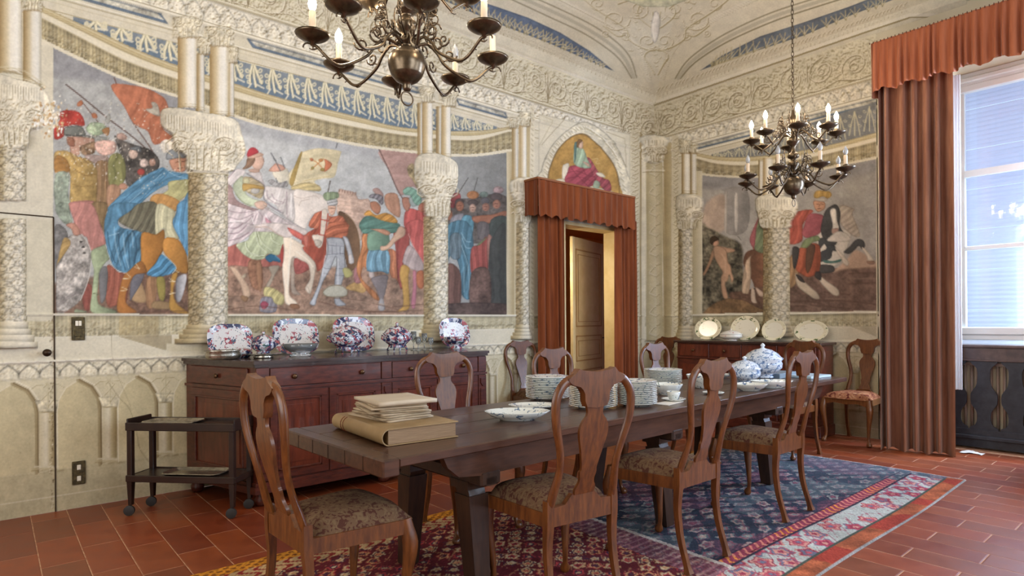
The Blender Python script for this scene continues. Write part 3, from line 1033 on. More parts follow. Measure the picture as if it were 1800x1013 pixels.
def leaf_band(mask, s, t, per, top='d6cdb6', dark=0.34):
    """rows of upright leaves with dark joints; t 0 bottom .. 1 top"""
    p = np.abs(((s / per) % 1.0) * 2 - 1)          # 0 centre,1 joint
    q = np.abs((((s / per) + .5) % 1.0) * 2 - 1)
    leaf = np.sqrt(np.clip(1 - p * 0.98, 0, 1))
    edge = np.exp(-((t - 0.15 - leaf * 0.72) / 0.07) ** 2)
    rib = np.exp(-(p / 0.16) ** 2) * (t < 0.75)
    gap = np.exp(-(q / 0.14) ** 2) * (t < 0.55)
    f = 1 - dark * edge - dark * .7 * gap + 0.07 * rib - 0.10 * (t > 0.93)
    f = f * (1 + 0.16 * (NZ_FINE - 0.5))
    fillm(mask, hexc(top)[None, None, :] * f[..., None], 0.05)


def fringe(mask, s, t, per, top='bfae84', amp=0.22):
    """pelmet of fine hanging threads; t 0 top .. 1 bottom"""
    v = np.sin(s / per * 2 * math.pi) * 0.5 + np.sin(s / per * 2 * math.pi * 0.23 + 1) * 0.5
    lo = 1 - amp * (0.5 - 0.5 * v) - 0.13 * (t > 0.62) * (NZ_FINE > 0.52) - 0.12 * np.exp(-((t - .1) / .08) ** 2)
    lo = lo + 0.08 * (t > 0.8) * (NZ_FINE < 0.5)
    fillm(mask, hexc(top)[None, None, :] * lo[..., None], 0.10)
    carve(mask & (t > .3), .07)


def yline(pts):
    xs = [p[0] for p in pts]
    ys = [p[1] for p in pts]
    q = crom(pts, False, 8)
    return np.interp(gx, [a[0] for a in q], [a[1] for a in q]).astype(np.float32)


def shade(s, stops):
    ks = [k for k, _ in stops]
    out = np.stack([np.interp(s, ks, [hexc(c)[i] for _, c in stops]) for i in range(3)], -1)
    return out.astype(np.float32)


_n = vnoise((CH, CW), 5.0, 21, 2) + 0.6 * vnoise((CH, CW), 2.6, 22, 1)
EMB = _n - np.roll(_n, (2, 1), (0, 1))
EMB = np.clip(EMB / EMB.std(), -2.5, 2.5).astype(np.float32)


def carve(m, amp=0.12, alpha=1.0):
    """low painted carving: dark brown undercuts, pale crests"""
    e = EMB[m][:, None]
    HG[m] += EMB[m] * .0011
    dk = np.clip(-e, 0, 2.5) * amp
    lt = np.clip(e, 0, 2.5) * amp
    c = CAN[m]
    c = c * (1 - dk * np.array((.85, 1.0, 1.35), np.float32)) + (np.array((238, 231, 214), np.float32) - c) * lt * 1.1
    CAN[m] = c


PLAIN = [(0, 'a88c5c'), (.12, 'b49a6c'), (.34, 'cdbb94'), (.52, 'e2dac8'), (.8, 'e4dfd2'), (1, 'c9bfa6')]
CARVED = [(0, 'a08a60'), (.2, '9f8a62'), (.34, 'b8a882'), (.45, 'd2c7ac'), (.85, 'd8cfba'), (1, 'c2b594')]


def bulge(m, s, dep, flat=False):
    h = dep * np.sqrt(np.clip(1 - (2 * s - 1) ** 2, 0, 1)) if not flat else dep + 0 * s
    HG[m] = np.maximum(HG[m], h[m])
    if CUR[0]:
        RG[m] = CUR[0]


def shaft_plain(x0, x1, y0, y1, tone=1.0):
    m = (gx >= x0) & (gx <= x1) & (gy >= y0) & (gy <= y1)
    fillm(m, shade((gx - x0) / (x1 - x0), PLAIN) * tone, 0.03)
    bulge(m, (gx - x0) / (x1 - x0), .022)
    for y, w in ((y0 + 1, 1.6), (y1 - 2, 2.2), (y1 - 6, 1.2)):
        strokep([(x0 - 1, y), (x1 + 1, y + .5)], w, '9c8454', .5)


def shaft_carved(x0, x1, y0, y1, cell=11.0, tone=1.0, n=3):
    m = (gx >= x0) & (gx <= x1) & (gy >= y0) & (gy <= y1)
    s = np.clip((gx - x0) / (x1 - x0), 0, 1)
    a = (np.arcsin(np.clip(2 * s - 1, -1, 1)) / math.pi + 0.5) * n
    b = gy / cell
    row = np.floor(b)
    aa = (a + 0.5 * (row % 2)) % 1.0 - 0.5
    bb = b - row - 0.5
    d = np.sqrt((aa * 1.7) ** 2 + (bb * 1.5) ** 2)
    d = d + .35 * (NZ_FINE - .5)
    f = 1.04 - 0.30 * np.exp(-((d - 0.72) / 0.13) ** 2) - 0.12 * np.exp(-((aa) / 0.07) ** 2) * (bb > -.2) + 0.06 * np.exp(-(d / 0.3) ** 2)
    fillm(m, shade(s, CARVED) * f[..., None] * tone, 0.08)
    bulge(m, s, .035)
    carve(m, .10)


def cap_small(x0, x1, y0, y1):
    """little leafy capital"""
    bulge((gx > x0) & (gx < x1) & (gy > y0) & (gy < y1), np.clip((gx - x0) / (x1 - x0), 0, 1), .03)
    w = x1 - x0
    poly([(x0, y0), (x1, y0 + w * .12), (x1 - w * .12, (y0 + y1) / 2), (x1 - w * .2, y1), (x0 + w * .22, y1), (x0 + w * .1, (y0 + y1) / 2)], 'd6ccb0', sm=False, tex=.2, g=-.15, edge=.3)
    carve((gx > x0) & (gx < x1) & (gy > y0) & (gy < y1), .12)
    r = w * .16
    for cx in (x0 + w * .2, x1 - w * .22):
        P = [(cx + r * (1 - t / 14) * math.cos(t * .8), y0 + w * .2 + r * (1 - t / 14) * math.sin(t * .8)) for t in range(12)]
        relief(P, 1.1, k=.7)
    for k in range(4):
        xx = x0 + w * (.3 + .14 * k)
        relief([(xx, y1), (xx + .5, (y0 + y1) / 2 + 2), (xx + 3 * (1 if k > 1 else -1), (y0 + y1) / 2 - 2)], 1.2, k=.7)
    strokep([(x0 + w * .15, y1), (x1 - w * .15, y1)], 1.6, 'a88f62', .8)


def cap_big(pts, x0, x1, yt, yb, band, flute):
    poly(pts, 'd8cfb8', tex=.16, g=-.2, edge=.3)
    P = parse(pts)
    _, ins = seg_dist(gx, gy, [tuple(a) for a in crom(P, True, 3)], True)
    bulge(ins, np.clip((gx - x0 + 4) / (x1 - x0 + 8), 0, 1), .05)
    carve(ins & (gy > yt + flute + (gx - x0) / max(x1 - x0, 1) * band), .13)
    w = x1 - x0
    n = max(4, int(w / 9))
    for k in range(n * 2):
        t = (k + .5) / (n * 2)
        xx = x0 + w * t
        yy = yt + (band * t)
        L = flute * (1.0 if k % 2 else .6)
        strokep([(xx, yy), (xx, yy + L)], 1.1, '8f7e58' if t < .8 else 'a89a7a', .65)
        strokep([(xx + 1.6, yy), (xx + 1.6, yy + flute)], 1.1, 'ebe4d2', .7)
    yc = (yt + flute + yb) / 2 + band * .4
    r = min((yb - yt - flute) * .26, w * .19)
    for cx, dr in ((x0 + w * .22, 1), (x1 - w * .18, -1)):
        for q in (1.0, .55):
            P = [(cx + q * r * 1.5 * (1 - t / 17) * math.cos(dr * t * .7 + 2), yc - r * .8 + q * r * (1 - t / 17) * math.sin(dr * t * .7 + 2)) for t in range(14)]
            relief(P, 1.5, k=.9)
    for k in range(6):
        t = (k + .5) / 6
        xx = x0 + w * (.16 + .64 * t)
        o = (t - .5) * 10
        relief([(xx - o * .4, yb), (xx, yb - r * 1.4), (xx + o, yb - r * 2.2), (xx + o * 1.8, yb - r * 1.9)], 1.6, k=.9)
        strokep([(xx + 3, yb - 1), (xx + 3, yb - r * 1.3)], 1.2, '94835a', .6)


def base(x0, x1, y0, y1, flare, slope=0.0):
    n = 4
    for k in range(n):
        t0, t1 = k / n, (k + 1) / n
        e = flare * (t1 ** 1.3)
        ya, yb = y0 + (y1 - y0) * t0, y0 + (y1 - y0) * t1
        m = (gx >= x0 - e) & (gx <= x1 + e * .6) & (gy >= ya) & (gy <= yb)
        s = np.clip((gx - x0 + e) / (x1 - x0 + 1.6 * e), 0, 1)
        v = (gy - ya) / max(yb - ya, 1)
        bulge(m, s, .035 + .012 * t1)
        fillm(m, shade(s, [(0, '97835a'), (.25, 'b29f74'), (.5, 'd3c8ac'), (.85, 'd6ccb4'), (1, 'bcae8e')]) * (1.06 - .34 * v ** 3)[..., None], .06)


# left wall and far wall courses --------------------------------------------
def paint_walls():
    wallm = np.ones_like(LEFT)
    fillm(wallm, CREAM, .05)
    fillm(NZ_BIG > .58, 'cfc4a6', .05, .35)
    for side in 'lf':
        sm = LEFT if side == 'l' else ~LEFT
        lim = 7.8 if side == 'l' else 3.3
        # frieze of scrolls
        fillm(sm & (Z_ > 3.93) & (Z_ < 4.41), 'cdc3a6', .06)
        RG[sm & (Z_ > 3.93)] = 4 if side == 'l' else 5
        HG[sm & (Z_ > 3.92) & (Z_ < 3.955)] = .018
        HG[sm & (Z_ > 4.385)] = .012
        HG[sm & (Z_ > 3.70) & (Z_ < 3.742)] = .015
        HG[sm & (Z_ > 3.60) & (Z_ < 3.62)] = .008
        HG[sm & (Z_ > 1.368) & (Z_ < 1.386)] = .012
        HG[sm & (Z_ > 1.046) & (Z_ < 1.062)] = .012
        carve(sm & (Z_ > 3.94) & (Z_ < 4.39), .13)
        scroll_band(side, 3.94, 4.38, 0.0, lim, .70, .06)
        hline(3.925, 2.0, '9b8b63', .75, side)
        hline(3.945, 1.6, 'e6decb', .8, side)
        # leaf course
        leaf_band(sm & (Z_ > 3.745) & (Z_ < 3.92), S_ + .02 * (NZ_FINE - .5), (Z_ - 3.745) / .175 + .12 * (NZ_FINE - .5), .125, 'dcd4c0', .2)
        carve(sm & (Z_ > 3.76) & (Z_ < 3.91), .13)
        hline(3.74, 1.6, '95855f', .7, side)
        # architrave
        for z, w, c, al in ((3.725, 2.2, 'e9e2d0', .8), (3.60, 1.6, 'a3946c', .7), (3.615, 1.8, 'ebe4d2', .8), (3.565, 1.0, 'b5a67e', .6), (3.508, 1.4, '9a8a60', .8)):
            hline(z, w, c, al, side)
    # blue framed strips in the architrave
    def strip(side, s0, s1, z0=3.640, z1=3.705):
        f = wallpt(side)
        a, b, c, d = f(s0, z0), f(s1, z0), f(s1 + .05, z1), f(s0 + .05, z1)
        T(0, 0, 1)
        poly([a, b, c, d], '5f7084', sm=False, tex=.15, g=0)
        e = .026
        a, b, c, d = f(s0 + (e if s0 < s1 else -e), z0 + .022), f(s1 - e, z0 + .022), f(s1 + .05 - e, z1 - .006), f(s0 + .05 + e, z1 - .006)
        poly([a, b, c, d], 'b9b4a2', sm=False, tex=.35, g=0, edge=.1)
    strip('l', 6.25, 7.7)
    strip('l', 3.95, 5.62)
    strip('l', 2.78, 3.50)
    strip('f', .62, 1.48)
    strip('f', 2.00, 3.1)
    # the curved entablature above the painted scenes --------------------------
    e0 = yline([(-60, -45), (0, -20), (75, 12), (120, 33), (180, 60), (250, 92), (312, 116), (410, 147), (500, 175), (620, 204), (690, 222), (740, 228), (790, 231), (850, 230), (893, 224)])
    e1 = yline([(-60, -30), (0, -5), (73, 32), (140, 66), (220, 107), (312, 140), (410, 172), (500, 195), (600, 219), (690, 235), (740, 241), (790, 246), (840, 246), (893, 232)])
    e2 = yline([(-60, 10), (0, 38), (93, 84), (150, 111), (220, 142), (312, 172), (410, 206), (480, 227), (560, 243), (640, 259), (740, 271), (790, 275), (840, 275), (893, 268)])
    mL = LEFT & (gx > 73) & (gx < 900)
    atop = yline([(-60, -60), (100, 18), (160, 37), (310, 76), (410, 105), (560, 142), (733, 184), (791, 200), (871, 222), (893, 228)])
    # acanthus lunette
    m = mL & (gy > atop) & (gy < e0) & (gx > 128) & (gx < 874)
    fillm(m, '75808a', .12)
    tt = np.clip((gy - atop) / np.maximum(e0 - atop, 1), 0, 1)
    fillm(m & (tt > .55), '5a7086', .12, .7)
    for k in range(26):
        u = 0.42 + k * 0.158
        x = wl(u, 3.4)[0]
        if not 132 < x < 868:
            continue
        i = int(x) - CX0
        ya, yb = float(atop[100, i]), float(e0[100, i])
        h = yb - ya
        w = (wl(u + .158, 3.4)[0] - x)
        lean = 0.10 * h
        ww = max(1.0, w * .085)
        for dx, ln in ((0, .86), (-.22, .74), (.22, .74)):
            P = [(x + dx * w * .3, ya + .04 * h), (x + dx * w + lean * .3, ya + .45 * h), (x + dx * w * 1.4 + lean, ya + ln * h)]
            strokep([(a + 1, b + .6) for a, b in P], ww * 1.3, '3f4440', .5)
            strokep(P, ww * 1.5, 'cfc49a', .95)
            strokep(P, ww * .5, 'efe8d0', .8)
        for sg in (-1, 1):
            for yy, rr in ((.22, .13), (.46, .12), (.66, .10)):
                cx, cy = x + sg * w * .34 + lean * yy, ya + yy * h
                P = [(cx + sg * -rr * w * (1 - t / 13) * math.cos(t * .75), cy + rr * w * 1.1 * (1 - t / 13) * math.sin(t * .75)) for t in range(9)]
                strokep(P, ww * .85, 'd3c9a6', .9)
            strokep([(x + sg * w * .1, ya + .75 * h), (x + sg * w * .42 + lean, ya + .93 * h)], ww, 'd9d2b8', .85)
    # mouldings and pelmet
    m = mL & (gy >= e0 - 1) & (gy < e1)
    RG[mL & (gy >= e0 - 1) & (gy < e2)] = 6
    t = np.clip((gy - e0) / np.maximum(e1 - e0, 1), 0, 1)
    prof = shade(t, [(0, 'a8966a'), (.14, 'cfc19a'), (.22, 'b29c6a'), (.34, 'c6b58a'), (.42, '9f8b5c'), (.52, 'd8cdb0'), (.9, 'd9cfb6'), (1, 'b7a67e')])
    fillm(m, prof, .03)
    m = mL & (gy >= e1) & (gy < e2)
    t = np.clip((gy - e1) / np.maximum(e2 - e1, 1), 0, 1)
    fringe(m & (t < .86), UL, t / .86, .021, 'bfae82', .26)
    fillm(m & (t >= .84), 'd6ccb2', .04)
    # scene panels
    scene = (gx >= 94) & (gx <= 890) & (gy >= e2) & (Z_ > 1.385) & LEFT
    CAN[scene] = MUR[scene]
    RG[scene] = 1
    d = np.clip((gy - e2) / 9, 0, 1)
    # painted reveal on the right end
    m = LEFT & (gx > 890) & (gx < 907) & (gy > 266) & (Z_ > 1.385)
    fillm(m, shade((gx - 890) / 17, [(0, 'c9bd9c'), (.4, 'bba984'), (.75, 'a8956a'), (1, 'd2c7aa')]), .04)
    m = LEFT & (gx > 74) & (gx < 94) & (gy > 80) & (gy < 352)
    fillm(m, 'cfc6ae', .05)
    # below the scenes
    for side in 'lf':
        sm = LEFT if side == 'l' else ~LEFT
        zz = Z_
        m = sm & (zz < 1.37) & (zz > 1.225)
        fringe(m, S_, (1.37 - zz) / .145, .024, 'c8bb94', .16)
        hline(1.378, 2.2, 'e4dcc8', .9, side)
        hline(1.222, 1.6, 'e1d8c2', .8, side)
        fillm(sm & (zz <= 1.215) & (zz > 1.05), 'd3c9ae', .04)
        leaf_band(sm & (zz <= 1.045) & (zz > .94), S_, (zz - .94) / .105 + .1 * (NZ_FINE - .5), .112, 'dbd1b4', .36)
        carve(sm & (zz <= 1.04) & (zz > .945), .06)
        hline(1.052, 2.0, 'e2d9c4', .9, side)
        hline(.935, 1.6, '9e8e66', .7, side)
        # blind arcade
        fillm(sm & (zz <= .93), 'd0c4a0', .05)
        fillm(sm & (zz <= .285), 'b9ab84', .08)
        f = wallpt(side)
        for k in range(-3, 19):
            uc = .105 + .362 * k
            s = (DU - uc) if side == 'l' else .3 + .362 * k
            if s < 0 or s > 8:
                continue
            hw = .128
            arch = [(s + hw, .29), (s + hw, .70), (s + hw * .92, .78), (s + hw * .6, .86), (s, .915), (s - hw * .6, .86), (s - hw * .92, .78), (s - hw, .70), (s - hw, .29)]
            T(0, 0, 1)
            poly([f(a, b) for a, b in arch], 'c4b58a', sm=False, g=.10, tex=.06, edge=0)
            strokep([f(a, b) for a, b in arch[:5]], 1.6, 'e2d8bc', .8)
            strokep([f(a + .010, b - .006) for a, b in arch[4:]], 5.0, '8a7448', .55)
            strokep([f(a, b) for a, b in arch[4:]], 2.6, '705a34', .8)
            strokep([f(a - .012, b + .012) for a, b in arch[4:]], 1.8, 'e6ddc6', .8)
            c = s - .181
            a0, a1 = f(c + .045, .5)[0], f(c - .045, .5)[0]
            ya, yb = f(c, .70)[1], f(c, .32)[1]
            xa, xb = min(a0, a1), max(a0, a1)
            m = (gx >= xa) & (gx <= xb) & (gy >= ya) & (gy <= yb)
            fillm(m, shade((gx - xa) / max(xb - xa, 1), [(0, 'c8bb94'), (.4, 'd8cdb0'), (.7, 'b5a376'), (1, '8f7b4e')]), .04)
            w = xb - xa
            poly([(xa - w * .3, ya - w * .7), (xb + w * .3, ya - w * .7), (xb, ya), (xa, ya)], 'd0c5a4', sm=False, tex=.3)
            strokep([(xa - 1, ya), (xb + 1, ya)], 1.4, '8f7b4e', .8)
            for q in (0, .5):
                strokep([(xa - w * .3 * (1 + q), yb + 4 * q * 2), (xb + w * .3 * (1 + q), yb + 4 * q * 2)], 3.0, 'cfc4a2' if q == 0 else 'b9a97e', .9)
            strokep([(xa - w * .5, yb + 7), (xb + w * .5, yb + 7)], 1.2, '8f7b4e', .7)
            # staff-and-leaf ornament in the spandrel
            for m_ in (-1, 1):
                relief([f(c, .74), f(c + m_ * .035, .79), f(c, .83), f(c - m_ * .028, .87), f(c, .90)], 1.3, 'a08f62', 'd9cfae', .7)
                relief([f(c, .90), f(c + m_ * .06, .895), f(c + m_ * .09, .87)], 1.2, 'a08f62', 'd9cfae', .7)
            relief([f(c, .73), f(c, .91)], 1.2, 'a08f62', 'd9cfae', .7)
        hline(.285, 1.5, '93835a', .6, side)
        hline(.107, 1.3, 'd9cfb2', .7, side)
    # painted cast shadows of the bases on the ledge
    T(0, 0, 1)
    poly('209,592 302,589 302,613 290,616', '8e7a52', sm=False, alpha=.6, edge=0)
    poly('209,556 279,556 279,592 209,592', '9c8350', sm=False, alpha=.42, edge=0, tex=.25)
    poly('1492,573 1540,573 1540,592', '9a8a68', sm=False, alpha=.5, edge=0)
    # ---- columns, left wall
    CUR[0] = 10
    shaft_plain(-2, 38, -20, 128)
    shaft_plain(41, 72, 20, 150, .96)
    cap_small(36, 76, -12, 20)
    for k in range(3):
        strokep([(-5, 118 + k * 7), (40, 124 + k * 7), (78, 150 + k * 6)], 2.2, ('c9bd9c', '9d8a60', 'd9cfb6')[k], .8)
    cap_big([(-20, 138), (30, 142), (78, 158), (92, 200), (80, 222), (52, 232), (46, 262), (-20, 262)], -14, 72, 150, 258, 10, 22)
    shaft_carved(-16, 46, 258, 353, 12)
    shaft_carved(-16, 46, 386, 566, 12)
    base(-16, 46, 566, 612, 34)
    CUR[0] = 11
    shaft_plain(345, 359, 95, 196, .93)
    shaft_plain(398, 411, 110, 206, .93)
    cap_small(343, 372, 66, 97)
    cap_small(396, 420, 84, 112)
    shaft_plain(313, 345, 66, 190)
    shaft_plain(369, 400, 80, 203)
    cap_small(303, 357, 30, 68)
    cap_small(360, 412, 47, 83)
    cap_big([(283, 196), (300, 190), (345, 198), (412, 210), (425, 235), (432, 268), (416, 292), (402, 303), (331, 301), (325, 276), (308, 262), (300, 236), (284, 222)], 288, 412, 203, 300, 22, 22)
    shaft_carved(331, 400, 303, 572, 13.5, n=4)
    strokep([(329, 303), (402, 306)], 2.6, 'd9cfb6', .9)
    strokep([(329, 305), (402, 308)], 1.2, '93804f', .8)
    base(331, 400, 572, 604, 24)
    m = LEFT & (gx > 292) & (gx < 440) & (gy > 604) & (gy < 618)
    fillm(m, 'cbbf9f', .05)
    CUR[0] = 12
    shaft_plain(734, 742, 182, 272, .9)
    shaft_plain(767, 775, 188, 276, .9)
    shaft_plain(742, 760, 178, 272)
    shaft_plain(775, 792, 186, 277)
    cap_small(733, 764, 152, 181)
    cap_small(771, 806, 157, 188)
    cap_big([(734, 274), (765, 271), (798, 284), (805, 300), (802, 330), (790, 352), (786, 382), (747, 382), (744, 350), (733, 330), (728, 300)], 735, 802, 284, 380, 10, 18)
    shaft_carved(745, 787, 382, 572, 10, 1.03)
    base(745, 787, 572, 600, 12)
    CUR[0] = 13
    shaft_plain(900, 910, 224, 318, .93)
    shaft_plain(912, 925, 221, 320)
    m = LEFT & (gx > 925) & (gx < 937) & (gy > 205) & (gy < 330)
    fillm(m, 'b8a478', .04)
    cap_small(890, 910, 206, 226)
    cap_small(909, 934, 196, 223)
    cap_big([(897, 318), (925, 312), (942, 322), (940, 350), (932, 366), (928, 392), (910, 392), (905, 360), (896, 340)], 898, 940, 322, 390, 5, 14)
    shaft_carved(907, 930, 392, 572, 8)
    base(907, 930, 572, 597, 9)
    CUR[0] = 0
    # ---- doorway arch
    for x0, x1 in ((931, 940),):
        m = LEFT & (gx > x0) & (gx < x1) & (gy > 185) & (Z_ > .9)
        fillm(m, 'd4cab0', .05)
        for k in range(60):
            strokep([(x0 + 3, 190 + k * 9), (x0 + 6, 194 + k * 9)], 1.6, '9c8c66', .6)
    T(930, 200, 5.958)
    poly('100,0 1060,215 1060,900 100,900', 'd3cab2', sm=False, g=0, edge=.2, tex=.05)
    poly('110,760 125,600 160,480 240,330 370,195 550,85 700,130 850,250 960,420 1030,620 1065,900', 'd0c6ac', g=0, tex=.22, edge=.45)
    stroke('130,330 250,190 370,60', 1.3, '8f8060', .6)
    stroke('110,10 250,70 110,330', 1.3, 'a5976f', .5, sm=False)
    stroke('810,190 1000,260 1020,560 940,420 860,290', 1.3, '9a8a64', .6, sm=False)
    for k in range(46):
        t = k / 45
        q = crom([(150, 740), (190, 560), (265, 370), (400, 225), (550, 150), (680, 200), (825, 335), (930, 500), (1000, 800)], False, 10)
        p = q[int(t * (len(q) - 1))]
        stroke([(p[0] - 14, p[1] - 14), (p[0] + 12, p[1] + 14)], 1.6, 'a39570', .7)
        stroke([(p[0] - 4, p[1] - 22), (p[0] + 20, p[1] + 4)], 1.6, 'ece5d4', .7)
    q = 'M'
    lun = np.zeros_like(LEFT)
    T(0, 0, 1)
    keep = CAN.copy()
    T(930, 200, 5.958)
    P = parse('190,1000 195,700 220,560 300,380 430,250 550,212 660,270 800,410 900,560 942,720 945,1000')
    _, ins = seg_dist(gx, gy, [tuple(a) for a in crom(P, True, 4)], True)
    lun = ins & (gy < 362)
    CAN[lun] = MUR[lun]
    RG[lun] = 3
    strokep([tuple(a) for a in crom(P, False, 6)], 1.8, '6b5230', .7)
    T(0, 0, 1)
    # ---- corner pilaster and frames
    def vstrip(x0, x1, y0, y1, col, orn=0, dark='8d7b52', tone=None):
        m = (gx > x0) & (gx < x1) & (gy > y0) & (gy < y1)
        fillm(m, col if tone is None else shade((gx - x0) / (x1 - x0), tone), .06)
        if orn:
            k = 0
            y = y0 + 4
            while y < y1 - 4:
                cx = (x0 + x1) / 2
                w = (x1 - x0) * .34
                sg = 1 if k % 2 else -1
                relief([(cx - sg * w, y), (cx + sg * w * .4, y + orn * .3), (cx + sg * w, y + orn * .7), (cx, y + orn)], 1.2, dark, k=.7)
                relief([(cx + sg * w * .9, y), (cx, y + orn * .5)], 1.0, dark, k=.6)
                y += orn * .8
                k += 1
    vstrip(1107, 1124, 228, 640, 'cdc2a4', 9)
    vstrip(1124, 1128, 232, 640, 'a18d62')
    vstrip(1128, 1134, 240, 620, 'd6ccb2')
    vstrip(1134, 1166, 284, 600, 'c9bd9c', 22, tone=[(0, 'a8976c'), (.3, 'c6b994'), (.6, 'd6ccb0'), (1, 'b3a47c')])
    vstrip(1166, 1181, 250, 600, 'b19c70', tone=[(0, 'a38d60'), (.6, 'b7a478'), (1, 'c2b28a')])
    vstrip(1181, 1193, 238, 600, 'd0c5a8', 9)
    CUR[0] = 16
    cap_big([(1124, 242), (1150, 238), (1176, 244), (1170, 264), (1164, 286), (1134, 286), (1130, 262)], 1128, 1172, 248, 284, 0, 8)
    CUR[0] = 0
    bulge((gx > 1132) & (gx < 1168) & (gy > 284) & (gy < 600), (gx - 1132) / 36, .03)
    RG[(gx > 1132) & (gx < 1168) & (gy > 284) & (gy < 600)] = 16
    strokep([(1130, 300), (1168, 300)], 2.2, 'dcd3bc', .8)
    strokep([(1130, 303), (1168, 303)], 1.2, '8d7b52', .8)
    # ---- far wall entablature and scene
    g0 = yline([(1180, 262), (1215, 268), (1260, 276), (1310, 277), (1370, 272), (1430, 262), (1490, 248), (1560, 228)])
    g1 = yline([(1180, 270), (1224, 279), (1260, 288), (1310, 291), (1370, 286), (1430, 276), (1490, 262), (1560, 244)])
    g2 = yline([(1180, 300), (1233, 308), (1260, 311), (1310, 313), (1370, 311), (1430, 303), (1490, 290), (1560, 276)])
    gt = yline([(1180, 285), (1252, 271), (1300, 258), (1380, 232), (1450, 208), (1560, 172)])
    mF = ~LEFT & (gx > 1222)
    m = mF & (gy > gt) & (gy < g0) & (gx > 1250)
    fillm(m, '77797a', .12)
    for k in range(18):
        x = 1262 + k * 18 + k * k * .35
        if x > 1556:
            break
        i = int(x) - CX0
        ya, yb = float(gt[100, i]), float(g0[100, i])
        h = yb - ya
        if h < 5:
            continue
        w = 17 + k * .7
        for dx in (-.3, 0, .3):
            strokep([(x, ya + .1 * h), (x + dx * w * .8, ya + .5 * h), (x + dx * w * 1.3, ya + .88 * h)], 1.7, 'c9bf9a', .9)
        for sg in (-1, 1):
            for yy in (.25, .55):
                cx, cy = x + sg * w * .35, ya + yy * h
                strokep([(cx + 3.2 * (1 - t / 12) * math.cos(t * .8), cy + 3.2 * (1 - t / 12) * math.sin(t * .8)) for t in range(8)], 1.1, 'cbc29e', .85)
    m = mF & (gy >= g0 - 1) & (gy < g1)
    RG[mF & (gy >= g0 - 1) & (gy < g2) & (gx < 1541)] = 7
    t = np.clip((gy - g0) / np.maximum(g1 - g0, 1), 0, 1)
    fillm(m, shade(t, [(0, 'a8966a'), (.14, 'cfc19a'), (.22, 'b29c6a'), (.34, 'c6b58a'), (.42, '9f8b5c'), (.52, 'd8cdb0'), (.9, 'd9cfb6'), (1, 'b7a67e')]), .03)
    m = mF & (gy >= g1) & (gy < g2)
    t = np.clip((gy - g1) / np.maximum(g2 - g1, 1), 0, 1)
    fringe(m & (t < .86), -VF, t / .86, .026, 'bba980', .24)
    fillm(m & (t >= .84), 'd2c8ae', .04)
    sc2 = mF & (gx > 1234) & (gx < 1541) & (gy >= g2) & (Z_ > 1.398)
    CAN[sc2] = MUR[sc2]
    RG[sc2] = 2
    m = ~LEFT & (gx > 1217) & (gx <= 1234) & (gy > 300) & (Z_ > 1.39)
    fillm(m, shade((gx - 1217) / 17, [(0, 'b5a57e'), (.4, 'c3b692'), (1, 'd2c8ac')]), .04)
    fillm(~LEFT & (gx >= 1541) & (Z_ > .9) & (Z_ < 3.74), 'c8bd9e', .05)
    CUR[0] = 14
    shaft_plain(1214, 1224, 268, 342, .93)
    shaft_plain(1199, 1213, 268, 342)
    cap_small(1193, 1218, 244, 270)
    cap_small(1213, 1228, 250, 270)
    cap_big([(1190, 346), (1215, 342), (1236, 350), (1234, 372), (1220, 386), (1217, 404), (1194, 404), (1190, 380)], 1192, 1234, 352, 402, 0, 12)
    shaft_carved(1193, 1217, 404, 574, 8)
    base(1193, 1217, 574, 598, 6)
    CUR[0] = 15
    shaft_plain(1334, 1342, 282, 348, .9)
    shaft_plain(1342, 1358, 278, 348)
    shaft_plain(1364, 1378, 276, 346)
    cap_big([(1328, 350), (1360, 343), (1398, 350), (1402, 372), (1392, 390), (1388, 402), (1342, 402), (1334, 382)], 1332, 1398, 352, 400, 0, 14)
    shaft_carved(1342, 1388, 402, 566, 10.5, n=4)
    base(1342, 1388, 566, 592, 12)
    CUR[0] = 0
    # the jib door cut through the painted order, cracks and losses
    T(0, 0, 1)
    m = LEFT & (gx < 94) & (gx > 47) & (gy > 386) & (gy < 565)
    fillm(m, 'c9c0a6', .05)
    stroke('190,672 210,700 228,720 240,760 246,790 262,812', 1.0, '7a6c4c', .7)
    stroke('318,600 330,590', 1.0, '7a6c4c', .5)
    stroke('405,640 420,700 435,750', 1.0, '8a7a58', .5)
    stroke('196,590 200,640 230,715', .8, '8a7a58', .5)
    for k in range(150):
        x = random.gauss(84, 14)
        y = random.gauss(208, 16)
        ell(x, y, random.uniform(1, 3.4), random.uniform(1, 3.4), random.choice(['e6e0d2', 'd9c8a8', 'b98d5a', 'e9e4da', 'c9a878']), edge=0)
    for k in range(420):
        x, y = random.uniform(95, 330), random.uniform(180, 340)
        if random.random() < .6:
            x, y = random.gauss(185, 55), random.gauss(255, 38)
        if 96 < x < 328 and y > 175:
            ell(x, y, random.uniform(.6, 1.6), random.uniform(.6, 1.5), random.choice(['dcd4c4', 'cfc5b0', 'b8a890', 'e2dccf', '8c7c68']), edge=0, alpha=.75)
    for k in range(160):
        x, y = random.gauss(84, 3), random.uniform(560, 895)
        ell(x + 8, y, random.uniform(.5, 1.3), random.uniform(.6, 1.6), random.choice(['6a5636', 'e0d6be', '8a7650']), edge=0, alpha=.8)
    for k in range(260):
        x, y = random.uniform(0, 330), random.uniform(560, 900)
        ell(x, y, random.uniform(.4, 1.2), random.uniform(.4, 1.0), random.choice(['8a7650', 'e0d6be', '9a8a60']), edge=0, alpha=.4)


